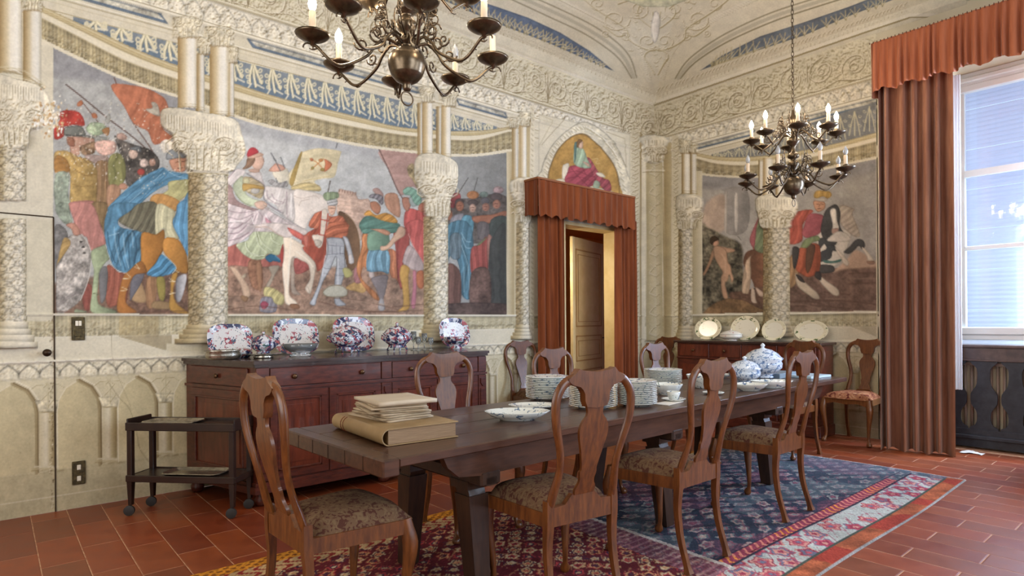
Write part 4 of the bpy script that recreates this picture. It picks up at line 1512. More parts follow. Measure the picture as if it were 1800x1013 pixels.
def paint_ceiling():
    T(0, 0, 1)
    lc = yline([(-60, -245), (863, 86), (1139, 186.5), (1150, 187)])
    rc = yline([(1149, 187), (1463, 78.4), (1600, 32)])
    cor = np.where(LEFT, lc, rc)
    up_ = gy < cor
    fillm(up_, 'cfc5ab', .05)
    d = cor - gy
    fillm(up_ & (d < 3), '9a8a62', .03)
    fillm(up_ & (d >= 3) & (d < 9), 'd9d0bb', .03)
    # leaf row over the cornice
    P = [(1150, 158), (1080, 134), (984, 92), (918, 64), (870, 45), (780, 12), (700, -18)]
    Q = [(1150, 158), (1230, 131), (1300, 104), (1414, 70), (1500, 40), (1590, 6)]
    for line, sg in ((P, 1), (Q, -1)):
        q = crom(line, False, 30)
        L = 0
        for i in range(len(q) - 1):
            a, b = q[i], q[i + 1]
            L += math.hypot(*(b - a))
            if L > 6.5:
                L = 0
                relief([(a[0], a[1] + 5), (a[0] - 2 * sg, a[1]), (a[0] - 5 * sg, a[1] - 3)], 1.3, 'a08f68', 'e2dac6', .8)
                relief([(a[0] + 4, a[1] + 12), (a[0] + 3, a[1] + 8), (a[0], a[1] + 5)], 1.3, 'a08f68', 'e2dac6', .8)
    # blue lunettes with gilded leaves
    poly([(1079, 125), (1037, 90), (986, 58), (928, 31), (873, 12), (830, -2), (760, -30), (700, -60), (760, -8), (877, 42), (966, 76), (1030, 104)], '5d6c85', sm=False, tex=.15, g=0)
    poly([(1231, 124), (1270, 97), (1336, 64), (1414, 39), (1492, 12), (1580, -22), (1580, -4), (1500, 25), (1414, 62), (1278, 106)], '66707c', sm=False, tex=.15, g=0)
    def leaves(lo, hi, n, f, col='b5a67c'):
        a = crom(lo, False, 20)
        b = crom(hi, False, 20)
        for k in range(n):
            t = (k + .5) / n
            p, r = a[int(t * (len(a) - 1))], b[int(t * (len(b) - 1))]
            v = (r - p) * f
            nrm = np.array([-v[1], v[0]]) * .5
            for m in (-1, 0, 1):
                strokep([tuple(p), tuple(p + v * .5 + nrm * m * .5), tuple(p + v * (1 - .2 * abs(m)) + nrm * m)], 1.7, col, .95)
                strokep([tuple(p + v * .2), tuple(p + v * .6 + nrm * m * .6)], .8, 'ddd2b2', .7)
            strokep([tuple(p), tuple(p + v * .4 - nrm * .5)], 1.0, '5f5a40', .6)
    leaves([(1060, 119), (966, 77), (877, 43), (780, 0)], [(1062, 108), (986, 58), (873, 12), (780, -25)], 34, .7)
    leaves([(1250, 118), (1278, 107), (1414, 63), (1560, 8)], [(1252, 110), (1300, 82), (1414, 39), (1560, -16)], 26, .72)
    arcs = [([(897, -2), (966, 30), (1025, 58), (1068, 86), (1092, 108), (1110, 137)], '8f8468'),
            ([(906, -8), (975, 22), (1034, 52), (1078, 82), (1100, 106), (1114, 136)], 'b3aa92'),
            ([(916, -14), (984, 16), (1044, 46), (1086, 76), (1108, 102), (1119, 136)], '8f8468'),
            ([(1196, 138), (1223, 109), (1278, 74), (1356, 39), (1426, 15), (1500, -8)], '7f7454'),
            ([(1192, 138), (1217, 107), (1273, 69), (1350, 33), (1420, 9), (1490, -12)], 'b3aa92'),
            ([(1187, 138), (1211, 104), (1267, 64), (1344, 27), (1414, 3), (1480, -16)], '8a7f60')]
    for pts, c in arcs:
        strokep([tuple(q) for q in crom(pts, False, 8)], 2.4 if c != 'b3aa92' else 6, c, .85)
    for pts, sg in (([(978, -3), (1044, 31), (1099, 62), (1128, 93), (1141, 140)], 1), ([(1330, -3), (1262, 31), (1208, 62), (1180, 93), (1163, 140)], -1)):
        q = crom(pts, False, 16)
        strokep([tuple(a) for a in q], 9, 'd9d0bb', .5)
        for i in range(0, len(q) - 1):
            a = q[i]
            relief([(a[0] - 3, a[1] - 3), (a[0] + 3, a[1] + 1)], 1.4, 'a79872', 'e6dfcd', .8)
    # scrolls of the corner web
    for sg in (1, -1):
        c = lambda x, y: (1153 + sg * (x - 1153), y)
        def sp(cx, cy, r, a0, n=20, tn=1.5, dr=1):
            return [c(cx + r * (1 - .85 * i / n) * 1.25 * math.cos(a0 + dr * tn * 6.283 * i / n), cy + r * (1 - .85 * i / n) * math.sin(a0 + dr * tn * 6.283 * i / n)) for i in range(n)]
        for P, w in ((sp(1081, 34, 21, 0), 2.0), (sp(1138, 72, 15, .5), 1.8), (sp(1122, 16, 16, 2, dr=-1), 1.6), (sp(1050, 6, 12, 1), 1.4), (sp(1100, 62, 8, 1), 1.3), (sp(1064, 58, 6, 1), 1.2)):
            relief(P, w, '9a875c', 'e3dac2', 1.1)
        for P in ([(1024, -4), (1046, 14), (1070, 30), (1100, 50), (1104, 68), (1130, 84), (1150, 88)], [(1128, 0), (1120, 24), (1140, 44), (1152, 50)], [(1150, 130), (1140, 112), (1132, 100), (1138, 90), (1153, 86)],
                  [(1086, 6), (1110, 0), (1130, 14)], [(1060, 44), (1084, 62), (1098, 60)], [(1146, 20), (1150, 60)]):
            relief([c(*p) for p in [tuple(a) for a in crom(P, False, 5)]], 1.7, '94814f', 'ddd2b4', 1.1)
        for k in range(30):
            x, y = random.uniform(1060, 1150), random.uniform(0, 120)
            if y > (x - 1010) * .95:
                continue
            relief([c(x, y), c(x + 3, y + 3), c(x + 7, y + 2)], 1.2, 'a5946a', 'e6dfca', .8)
    ell(1153, -62, 100, 76, 'c9c6a4', edge=.3, tex=.2)
    ell(1153, -70, 84, 70, 'd9d2bd', edge=.3, tex=.1)
    poly([(1151, 20), (1160, 30), (1158, 60), (1150, 76), (1144, 50)], 'ddd4c4', edge=.4)


paint_walls()
BELOW = CAN.copy()
paint_ceiling()
# ------------------------------------------------------------------ room shell
CAN = np.clip(CAN, 4, 250)
_g = CAN.mean(-1, keepdims=True)
CAN = _g + (CAN - _g) * 0.80
BELOW = _g * 0 + np.clip(BELOW, 4, 250)
_g = BELOW.mean(-1, keepdims=True)
BELOW = _g + (BELOW - _g) * 0.80
PAINT_GAIN = 1.0


def sample(A, x, y):
    fx = np.clip(np.asarray(x) - CX0, 0, CW - 1.01)
    fy = np.clip(np.asarray(y) - CY0, 0, CH - 1.01)
    i, j = fx.astype(int), fy.astype(int)
    a, b = fx - i, fy - j
    if A.ndim == 3:
        a, b = a[:, None], b[:, None]
    return (A[j, i] * (1 - a) + A[j, i + 1] * a) * (1 - b) + (A[j + 1, i] * (1 - a) + A[j + 1, i + 1] * a) * b


def grid_faces(nx, ny):
    i, j = np.meshgrid(np.arange(nx - 1), np.arange(ny - 1))
    a = (j * nx + i).ravel()
    return np.stack([a, a + 1, a + nx + 1, a + nx], 1)


def fast_mesh(name, co, quads, col=None, m=None, smooth=True, parent=None, attr='paint', flip=False):
    used, inv = np.unique(quads, return_inverse=True)
    q = inv.reshape(quads.shape)
    if flip:
        q = q[:, ::-1]
    co = co[used]
    me = bpy.data.meshes.new(name)
    me.vertices.add(len(co))
    me.vertices.foreach_set('co', co.astype(np.float32).ravel())
    me.loops.add(q.size)
    me.loops.foreach_set('vertex_index', q.astype(np.int32).ravel())
    me.polygons.add(len(q))
    me.polygons.foreach_set('loop_start', np.arange(0, q.size, q.shape[1], dtype=np.int32))
    if smooth:
        me.polygons.foreach_set('use_smooth', np.ones(len(q), bool))
    me.update(calc_edges=True)
    if col is not None:
        ca = me.color_attributes.new(attr, 'FLOAT_COLOR', 'POINT')
        c = np.ones((len(co), 4), np.float32)
        c[:, :3] = lin(np.clip(col[used], 0, 255))
        ca.data.foreach_set('color', c.ravel())
    if m is not None:
        me.materials.append(m)
    return link(me, name, parent)


FRESCO = paint_mat('fresco_paint', .8, .25, bump=.02)


def wall_grid(side, xs, nz, ztop):
    """vertex grid of a painted wall: columns at the picture columns xs, rows evenly in height"""
    if side == 'l':
        s = on_left(xs, np.full(len(xs), 560.0))[0]
        s = np.append(s[s < DU - .01], DU + .06)
    else:
        s = on_far(xs, np.full(len(xs), 560.0))[0]
        s = np.append(DV + .06, s[s < DV - .01])
    z = np.linspace(0, ztop, nz)
    SS, ZZ = np.meshgrid(s, z)
    SS, ZZ = SS.ravel(), ZZ.ravel()
    if side == 'l':
        X, Y = SS, np.full(SS.shape, DV)
    else:
        X, Y = np.full(SS.shape, DU), SS
    pxx, pyy = px(X, Y, ZZ)
    h = sample(HG, pxx, pyy)
    h[(pxx < CX0) | (pyy < CY0) | (pxx > CX1)] = 0
    if side == 'l':
        co = np.stack([X, Y - h, ZZ], 1)
    else:
        co = np.stack([X - h, Y, ZZ], 1)
    col = sample(BELOW, pxx, pyy)
    outside = (pyy < CY0 + 1)
    col[outside] = (203, 195, 176)
    return co, col, pxx, pyy, len(s), nz


def split_wall(side, xs, nz, ztop, names, keep):
    co, col, PX, PY, nx, ny = wall_grid(side, xs, nz, ztop)
    q = grid_faces(nx, ny)
    cen = co[q].mean(1)
    q = q[keep(cen)]
    cx_, cy_ = PX[q].mean(1), PY[q].mean(1)
    ii = np.clip(np.round(cx_ - CX0).astype(int), 0, CW - 1)
    jj = np.clip(np.round(cy_ - CY0).astype(int), 0, CH - 1)
    r = RG[jj, ii]
    out = {}
    for rid in np.unique(r):
        nm = names.get(int(rid), names[0])
        sel = r == rid
        if nm is names[0] and rid != 0:
            continue
        out[int(rid)] = fast_mesh(nm, co, q[(r == rid) | ((~np.isin(r, list(names))) if rid == 0 else False)], col, FRESCO, flip=(side == 'f'))
    return out


D0, D1, DH = 5.43, 6.44, 2.52      # doorway
W0, W1, WZ0, WZ1 = -0.25, 2.12, 0.0, 3.80   # window recess

xsL = np.concatenate([np.arange(-60, 1146, 1.55), [on_left(1149, 560)[0] * 0 + 1149.0]])
pL = split_wall('l', xsL, 540, 4.44, {0: 'wall_left', 1: 'mural_painting', 3: 'lunette_painting', 4: 'trim_1', 6: 'trim_2', 10: 'column', 11: 'column', 12: 'column', 13: 'column', 16: 'pilaster'},
                lambda c: ~((c[:, 0] > D0) & (c[:, 0] < D1) & (c[:, 2] < DH)) )
xsF = np.concatenate([[1149.0], np.arange(1151, 1545, 1.55)])
pF = split_wall('f', xsF, 420, 4.44, {0: 'wall_far', 2: 'mural_painting', 5: 'trim_3', 7: 'trim_4', 14: 'column', 15: 'column', 16: 'pilaster'}, lambda c: c[:, 1] < 99)
for o in (pL[0], pF[0]):
    tag(o, kind='structure')
for o in (pL[4], pF[5], pL[6], pF[7]):
    tag(o, kind='structure')
tag(pL[4], 'pale frieze of painted scrolls under the cornice of the left wall')
tag(pL[1], 'long wall painting of a crowned rider on a white horse met by soldiers with banners', 'wall painting')
tag(pF[2], 'wall painting of a red-cloaked rider on a rearing black and white horse', 'wall painting')
tag(pL[3], 'gold arched painting of a seated figure in red above the curtained doorway', 'wall painting')
tag(pL[10], 'broad carved cream column at the left edge, cut by the hidden door', 'column')
tag(pL[11], 'stout carved cream column standing in front of the blue-cloaked soldier', 'column')
tag(pL[12], 'carved cream column between the red-cloaked man and the group at the right end', 'column')
tag(pL[13], 'slim carved cream column just left of the curtained doorway', 'column')
tag(pF[14], 'slim cream column left of the horseman painting, near the corner', 'column')
tag(pF[15], 'stout carved cream column dividing the horseman painting behind the far chandelier', 'column')
if 16 in pL:
    tag(pL[16], 'leafy corner pilaster, its half on the left wall', 'pilaster')
if 16 in pF:
    tag(pF[16], 'leafy corner pilaster, its half on the far wall', 'pilaster')

PLASTER = mat('plain_plaster', (200, 191, 170), .85, color2=(190, 180, 156), noise=1, scale=3, spec=.2)


def struct(mb, name, m, smooth=False, autos=None):
    o = mb.build(name, m, smooth=smooth, autos=autos)
    return tag(o, kind='structure')


# plain continuation of the walls out of the picture
XB, YR = -2.4, -2.4
b = MB()
uL = float(on_left(-60, 560)[0])
b.box(XB, uL + .005, DV, DV + .12, 0, 4.44)
b.box(XB - .1, DU + .1, DV + .20, DV + .34, 3.0, 4.8)
struct(b, 'wall_left_extension', PLASTER)
vF = float(on_far(1544, 560)[0])
b = MB()
b.box(DU, DU + .5, W1, vF + .005, 0, 4.44)
b.box(DU, DU + .5, W0, W1, WZ1, 4.44)
b.box(DU, DU + .5, YR, W0, 0, 4.44)
struct(b, 'wall_far_extension', PLASTER)
b = MB()
b.box(-2.4, .85, YR - .3, YR, 0, 4.6)
b.box(3.15, 4.05, YR - .3, YR, 0, 4.6)
b.box(6.35, 7.8, YR - .3, YR, 0, 4.6)
b.box(.85, 3.15, YR - .3, YR, 0, .95)
b.box(4.05, 6.35, YR - .3, YR, 0, .95)
b.box(.85, 3.15, YR - .3, YR, 3.65, 4.6)
b.box(4.05, 6.35, YR - .3, YR, 3.65, 4.6)
struct(b, 'wall_right', PLASTER)
b = MB()
b.box(XB - .3, XB, -2.7, -.1, 0, 4.6)
b.box(XB - .3, XB, 3.1, 5.5, 0, 4.6)
b.box(XB - .3, XB, -.1, 3.1, 3.75, 4.6)
b.box(XB - .3, XB, -.1, 3.1, 0, .9)
struct(b, 'wall_back', PLASTER)


# ceiling: coved vault, one height field ------------------------------------------------
CP = [(-1, 4.40), (0, 4.40), (.02, 4.415), (.05, 4.44), (.10, 4.52), (.13, 4.535), (.26, 4.60), (.30, 4.62), (.8, 4.86), (1.3, 5.02), (2.2, 5.14), (9, 5.16)]


def zceil(X, Y):
    d = np.minimum(np.minimum(DV - Y, DU - X), np.minimum(Y - YR, X - XB))
    return np.interp(d, [p[0] for p in CP], [p[1] for p in CP])


xs = np.concatenate([np.arange(-60, 1700, 1.8)])
nrow = 150
cor = np.where(xs < 1149, np.interp(xs, *np.array(wl_line := [(x, px(on_left(x, y)[0], DV, 4.40)[1]) for x, y in [(a, 100) for a in range(-60, 1160, 20)]]).T),
               np.interp(xs, *np.array([(x, px(DU, on_far(x, 100)[0], 4.40)[1]) for x in range(1140, 1720, 20)]).T)) + 0.6
ctop = -48.0
rows = np.linspace(0, 1, nrow)
XX = np.tile(xs, nrow)
YY = (cor[None, :] * (1 - rows[:, None]) + np.minimum(ctop, cor - 4)[None, :] * rows[:, None]).ravel()
rx_, ry_, rz_ = rays(XX, YY)
lo = np.full(XX.shape, .5)
hi = np.full(XX.shape, 40.0)
for _ in range(34):
    md = (lo + hi) / 2
    below = EYE + rz_ * md < zceil(rx_ * md, ry_ * md)
    lo = np.where(below, md, lo)
    hi = np.where(below, hi, md)
co = np.stack([rx_ * lo, ry_ * lo, EYE + rz_ * lo], 1)
ccol = sample(CAN, XX, YY)
CEIL = paint_mat('ceiling_paint', .85, .2, bump=.02)
q = grid_faces(len(xs), nrow)
bad = (np.abs(co[q][:, 0] - co[q][:, 2]).max(1) > .6) | (cor[(q[:, 0] % len(xs))] < ctop + 2)
o = fast_mesh('ceiling', co, q[~bad], ccol, CEIL)
tag(o, kind='structure')
# the rest of the vault, out of the picture
X1, Y1 = np.meshgrid(np.linspace(XB, DU, 90), np.linspace(YR, DV, 74))
Zc = zceil(X1, Y1) + .03
c2 = np.stack([X1.ravel(), Y1.ravel(), Zc.ravel()], 1)
o = fast_mesh('ceiling_vault', c2, grid_faces(90, 74), None, PLASTER, flip=True)
tag(o, kind='structure')

# ------------------------------------------------------------------ floor
GROUT = mat('grout', (196, 156, 122), .85, color2=(156, 104, 76), scale=20, noise=1)
b = MB()
b.box(XB - .3, DU + .5, YR - .3, DV + .35, -.12, -.0014)
floor = struct(b, 'floor', GROUT)


def tile_mat(name, c1, c2, seed):
    m = bpy.data.materials.new(name)
    m.use_nodes = True
    nt = m.node_tree
    p = nt.nodes['Principled BSDF']
    tc = nt.nodes.new('ShaderNodeTexCoord')
    nz = nt.nodes.new('ShaderNodeTexNoise')
    nz.inputs['Scale'].default_value = 7
    nz.inputs['Detail'].default_value = 7
    nz.inputs['Roughness'].default_value = .65
    nt.links.new(tc.outputs['Object'], nz.inputs['Vector'])
    r = nt.nodes.new('ShaderNodeValToRGB')
    r.color_ramp.elements[0].position, r.color_ramp.elements[1].position = .3, .72
    r.color_ramp.elements[0].color, r.color_ramp.elements[1].color = [*lin(c1), 1], [*lin(c2), 1]
    nt.links.new(nz.outputs['Fac'], r.inputs['Fac'])
    nt.links.new(r.outputs['Color'], p.inputs['Base Color'])
    mr = nt.nodes.new('ShaderNodeMapRange')
    mr.inputs['To Min'].default_value, mr.inputs['To Max'].default_value = .30, .50
    nt.links.new(nz.outputs['Fac'], mr.inputs['Value'])
    nt.links.new(mr.outputs['Result'], p.inputs['Roughness'])
    bp = nt.nodes.new('ShaderNodeBump')
    bp.inputs['Strength'].default_value = .12
    bp.inputs['Distance'].default_value = .004
    nt.links.new(nz.outputs['Fac'], bp.inputs['Height'])
    nt.links.new(bp.outputs['Normal'], p.inputs['Normal'])
    p.inputs['Specular IOR Level'].default_value = .85
    return m


TM = [tile_mat('terracotta', (116, 44, 14), (146, 66, 26), 1), tile_mat('terracotta_dark', (102, 38, 14), (128, 56, 24), 2),
      tile_mat('terracotta_light', (118, 50, 18), (146, 72, 32), 3), tile_mat('terracotta_brown', (104, 46, 18), (130, 62, 28), 4)]
RUG = (2.95, 5.95, 1.335, 3.42)
TW, TL, G = .199, .50, .005


def tile_mesh(name, w, l, m):
    t = MB()
    e = .0055
    t.add([(0, 0, -.012), (w, 0, -.012), (w, l, -.012), (0, l, -.012), (0, 0, -.0009), (w, 0, -.0009), (w, l, -.0009), (0, l, -.0009), (e, e, 0), (w - e, e, 0), (w - e, l - e, 0), (e, l - e, 0)],
          [(0, 1, 5, 4), (1, 2, 6, 5), (2, 3, 7, 6), (3, 0, 4, 7), (4, 5, 9, 8), (5, 6, 10, 9), (6, 7, 11, 10), (7, 4, 8, 11), (8, 9, 10, 11)])
    me = bpy.data.meshes.new(name)
    me.from_pydata(t.v, [], t.f)
    me.materials.append(m)
    return me


cand = []
ncol = int((DU - .188) / TW) + 4
for i in range(-12, ncol + 1):
    x0 = .188 + TW * i + G / 2
    x1 = x0 + TW - G
    if x0 >= DU - .01:
        continue
    x1 = min(x1, DU)
    off = (.25 if i % 2 else 0) + random.uniform(-.05, .05)
    y = YR + off - .5
    while y < DV:
        y0, y1 = max(y + G / 2, YR), min(y + TL - G / 2, DV)
        y += TL
        if y1 - y0 < .03 or x0 < XB:
            continue
        cx, cy = (x0 + x1) / 2, (y0 + y1) / 2
        d = cx * fwd.x + cy * fwd.y
        inside_rug = RUG[0] + .1 < x0 and x1 < RUG[1] - .05 and RUG[2] + .05 < y0 and y1 < RUG[3] - .05
        vis = False
        if d > .6:
            for (a, c) in ((x0, y0), (x1, y0), (x1, y1), (x0, y1), (cx, cy)):
                p, q_ = px(a, c, 0)
                if 0 <= p <= 1800 and q_ <= 1013 and (a * fwd.x + c * fwd.y) > .3:
                    vis = True
        cand.append((0 if (vis and not inside_rug) else 1, d if vis else 99, x0, x1, y0, y1))
cand.sort()
full = [tile_mesh('tile', TW - G, TL - G, m) for m in TM]
rest = MB()
for n, (fl, d, x0, x1, y0, y1) in enumerate(cand):
    if fl == 0 and n < 300:
        m = random.randrange(4)
        if abs((y1 - y0) - (TL - G)) < 1e-3 and abs((x1 - x0) - (TW - G)) < 1e-3:
            me = full[m]
        else:
            me = tile_mesh('tile', x1 - x0, y1 - y0, TM[m])
        o = link(me, 'tile', floor, (x0, y0, random.uniform(-.0003, .0003)))
    else:
        rest.box(x0, x1, y0, y1, -.012, -.0004)
o = rest.build('tiles_beyond', TM[0], floor)
tag(o, kind='stuff')
b = MB()
b.box(XB, D0, DV - .012, DV, 0, .1)
b.box(D1, DU, DV - .012, DV, 0, .1)
# ------------------------------------------------------------------ doorway and the room beyond
JAMB = mat('cream_door_paint', (214, 190, 140), .5, color2=(200, 172, 118), scale=5, noise=1)
JDARK = mat('door_moulding_paint', (170, 130, 76), .5)
b = MB()
b.box(D0 - .03, D0, DV - .01, DV + .24, 0, DH)
b.box(D1, D1 + .03, DV - .01, DV + .24, 0, DH)
b.box(D0 - .03, D1 + .03, DV - .01, DV + .24, DH, DH + .04)
struct(b, 'doorway_lining', JAMB)
b = MB()
b.box(D0 - 1.5, D0 - .03, DV + .20, DV + .26, 0, 3.0)
b.box(D1 + .03, D1 + 3, DV + .20, DV + .26, 0, 3.0)
b.box(D0 - .03, D1 + .03, DV + .20, DV + .26, DH + .04, 3.0)
b.box(D0 - 1.5, D1 + 3, DV + 2.8, DV + 2.9, 0, 3.0)
b.box(D0 - 1.5, D1 + 3, DV + .2, DV + 2.9, 2.95, 3.05)
b.box(D0 - 1.6, D0 - 1.5, DV + .4, DV + 2.9, 0, 3.0)
b.box(D1 + 3, D1 + 3.1, DV + .4, DV + 2.9, 0, 3.0)
b.box(D0 - 1.5, D1 + 3, DV + .2, DV + 2.9, -.1, -.004)
struct(b, 'wall_beyond', mat('ochre_plaster', (196, 130, 66), .8))


def door_leaf(name, w, h, loc, rz, flipx=1):
    t = MB()
    st = .09
    t.box(0, w, -.02, .02, 0, h)
    leaf = t.build(name, JAMB, None, loc=loc, rot=(0, 0, rz))
    tag(leaf, kind='structure')
    zs = [(.14, .62), (.74, 1.10), (1.22, h - .16)]
    for z0, z1 in zs:
        for sgn in (-1, 1):
            f = MB()
            y0, y1 = (-.026, -.02) if sgn < 0 else (.02, .026)
            a, c = st, w - st
            e = .018
            for bx in ((a, c, z0, z0 + e), (a, c, z1 - e, z1), (a, a + e, z0, z1), (c - e, c, z0, z1)):
                f.box(bx[0], bx[1], min(y0, y1), max(y0, y1), bx[2], bx[3])
            e2 = .07
            for bx in ((a + e2, c - e2, z0 + e2, z0 + e2 + .008), (a + e2, c - e2, z1 - e2 - .008, z1 - e2), (a + e2, a + e2 + .008, z0 + e2, z1 - e2), (c - e2 - .008, c - e2, z0 + e2, z1 - e2)):
                f.box(bx[0], bx[1], min(y0, y1), max(y0, y1), bx[2], bx[3])
            f.build('panel_moulding', JDARK, leaf)
    hh = MB()
    for y in (-.05, .05):
        hh.tube([(w - .05, 0, 1.05), (w - .05, y, 1.05), (w - .12, y * 1.1, 1.05)], .008, 8)
    hh.build('door_handle', mat('iron_handle', (40, 34, 30), .4, .8), leaf)
    return leaf


ax_, ay_ = [float(v) for v in (rays(1005, 560)[0] / rays(1005, 560)[1] * 5.74, 5.74)]
bx_, by_ = [float(v) for v in (rays(1059, 560)[0] / rays(1059, 560)[1] * 6.05, 6.05)]
door_leaf('door_2', math.hypot(bx_ - ax_, by_ - ay_), 2.46, (ax_, ay_, .01), math.atan2(by_ - ay_, bx_ - ax_))
door_leaf('door_3', .50, 2.46, (D0 - .02, DV + .43, .01), math.radians(64))
area('door_leaf_fill', (D0 - .10, DV + .36, 2.1), (D0 + .9, DV + .66, 1.3), .3, .3, 22, (1.0, .88, .66))  # added light aimed at the door leaf, unseen behind the jamb
# ------------------------------------------------------------------ furniture
WOOD = mat('walnut', (76, 39, 14), .36, color2=(112, 64, 26), scale=9, noise=1, stretch=(6, 6, 1), coat=.1, spec=.5)
WOOD_L = mat('pale_walnut', (96, 54, 24), .3, color2=(126, 78, 40), scale=9, noise=1, stretch=(6, 6, 1), coat=.12, spec=.5)
OAK_D = mat('dark_table_wood', (56, 34, 24), .3, color2=(84, 54, 38), scale=5, noise=1, stretch=(1, 8, 8), coat=.12, spec=.5)
OAK_DD = mat('dark_leg_wood', (42, 26, 18), .4, color2=(62, 40, 26), scale=6, noise=1, stretch=(6, 6, 1), coat=.1)
MAHOG = mat('mahogany', (62, 24, 16), .32, color2=(94, 42, 28), scale=6, noise=1, stretch=(2, 2, 7), coat=.25)
MAHOG_F = mat('mahogany_panel', (74, 30, 18), .28, color2=(106, 48, 30), scale=6, noise=1, stretch=(5, 5, 1), coat=.3)
MAHOG_T = mat('mahogany_top', (44, 28, 24), .26, color2=(66, 44, 36), scale=6, noise=1, stretch=(1, 6, 6), coat=.3)
EBON = mat('ebonised_wood', (32, 20, 16), .34, color2=(48, 32, 24), scale=8, noise=1, coat=.2)


def brocade(name, c0, c1, c2, sc=26):
    m = bpy.data.materials.new(name)
    m.use_nodes = True
    nt = m.node_tree
    p = nt.nodes['Principled BSDF']
    p.inputs['Roughness'].default_value = .9
    p.inputs['Specular IOR Level'].default_value = .15
    tc = nt.nodes.new('ShaderNodeTexCoord')
    nz = nt.nodes.new('ShaderNodeTexNoise')
    nz.inputs['Scale'].default_value = sc
    nz.inputs['Detail'].default_value = 2
    nz.inputs['Distortion'].default_value = 1.2
    nt.links.new(tc.outputs['Object'], nz.inputs['Vector'])
    r = nt.nodes.new('ShaderNodeValToRGB')
    r.color_ramp.interpolation = 'CONSTANT'
    e = r.color_ramp.elements
    e[0].position, e[0].color = 0, [*lin(c1), 1]
    e[1].position, e[1].color = .44, [*lin(c0), 1]
    x = e.new(.60)
    x.color = [*lin(c2), 1]
    nt.links.new(nz.outputs['Fac'], r.inputs['Fac'])
    nt.links.new(r.outputs['Color'], p.inputs['Base Color'])
    bp = nt.nodes.new('ShaderNodeBump')
    bp.inputs['Strength'].default_value = .3
    bp.inputs['Distance'].default_value = .005
    nt.links.new(nz.outputs['Fac'], bp.inputs['Height'])
    nt.links.new(bp.outputs['Normal'], p.inputs['Normal'])
    return m


BROC = brocade('worn_brocade', (98, 74, 54), (74, 44, 34), (108, 86, 62), 40)
BROC_R = brocade('rust_brocade', (138, 86, 56), (88, 34, 22), (158, 112, 78), 22)


def bend(z):
    t = max(0.0, z - .50) / .6
    return -.205 - .10 * t + .03 * math.sin(t * math.pi) * (1 if t < 1 else 0) * -1


def plate_xz(mb, outline, th, n=4, sm=True):
    """flat shaped board standing in the chair back, following its rake"""
    P = [tuple(q) for q in (crom(outline, True, n) if sm else outline)]
    # triangulate through horizontal bands: split outline into left/right by mirrored halves
    zs = sorted(set(round(p[1], 4) for p in P))
    N = len(P)
    vs = [(x, bend(z) - th / 2, z) for x, z in P] + [(x, bend(z) + th / 2, z) for x, z in P]
    fs = [tuple(range(N)), tuple(range(2 * N - 1, N - 1, -1))] + [(i, N + i, N + (i + 1) % N, (i + 1) % N) for i in range(N)]
    mb.add(vs, fs)


def band_board(mb, halfw, th, yo=0.0):
    """symmetric board given as (z, half width) stations"""
    q = crom([(z, w) for z, w in halfw], False, 4)
    vs, fs = [], []
    for z, w in q:
        y = bend(z) + yo
        vs += [(-w, y - th / 2, z), (w, y - th / 2, z), (w, y + th / 2, z), (-w, y + th / 2, z)]
    for i in range(len(q) - 1):
        a = i * 4
        for k in range(4):
            fs.append((a + k, a + (k + 1) % 4, a + 4 + (k + 1) % 4, a + 4 + k))
    fs += [(3, 2, 1, 0), tuple(len(q) * 4 - 4 + k for k in range(4))]
    mb.add(vs, fs)


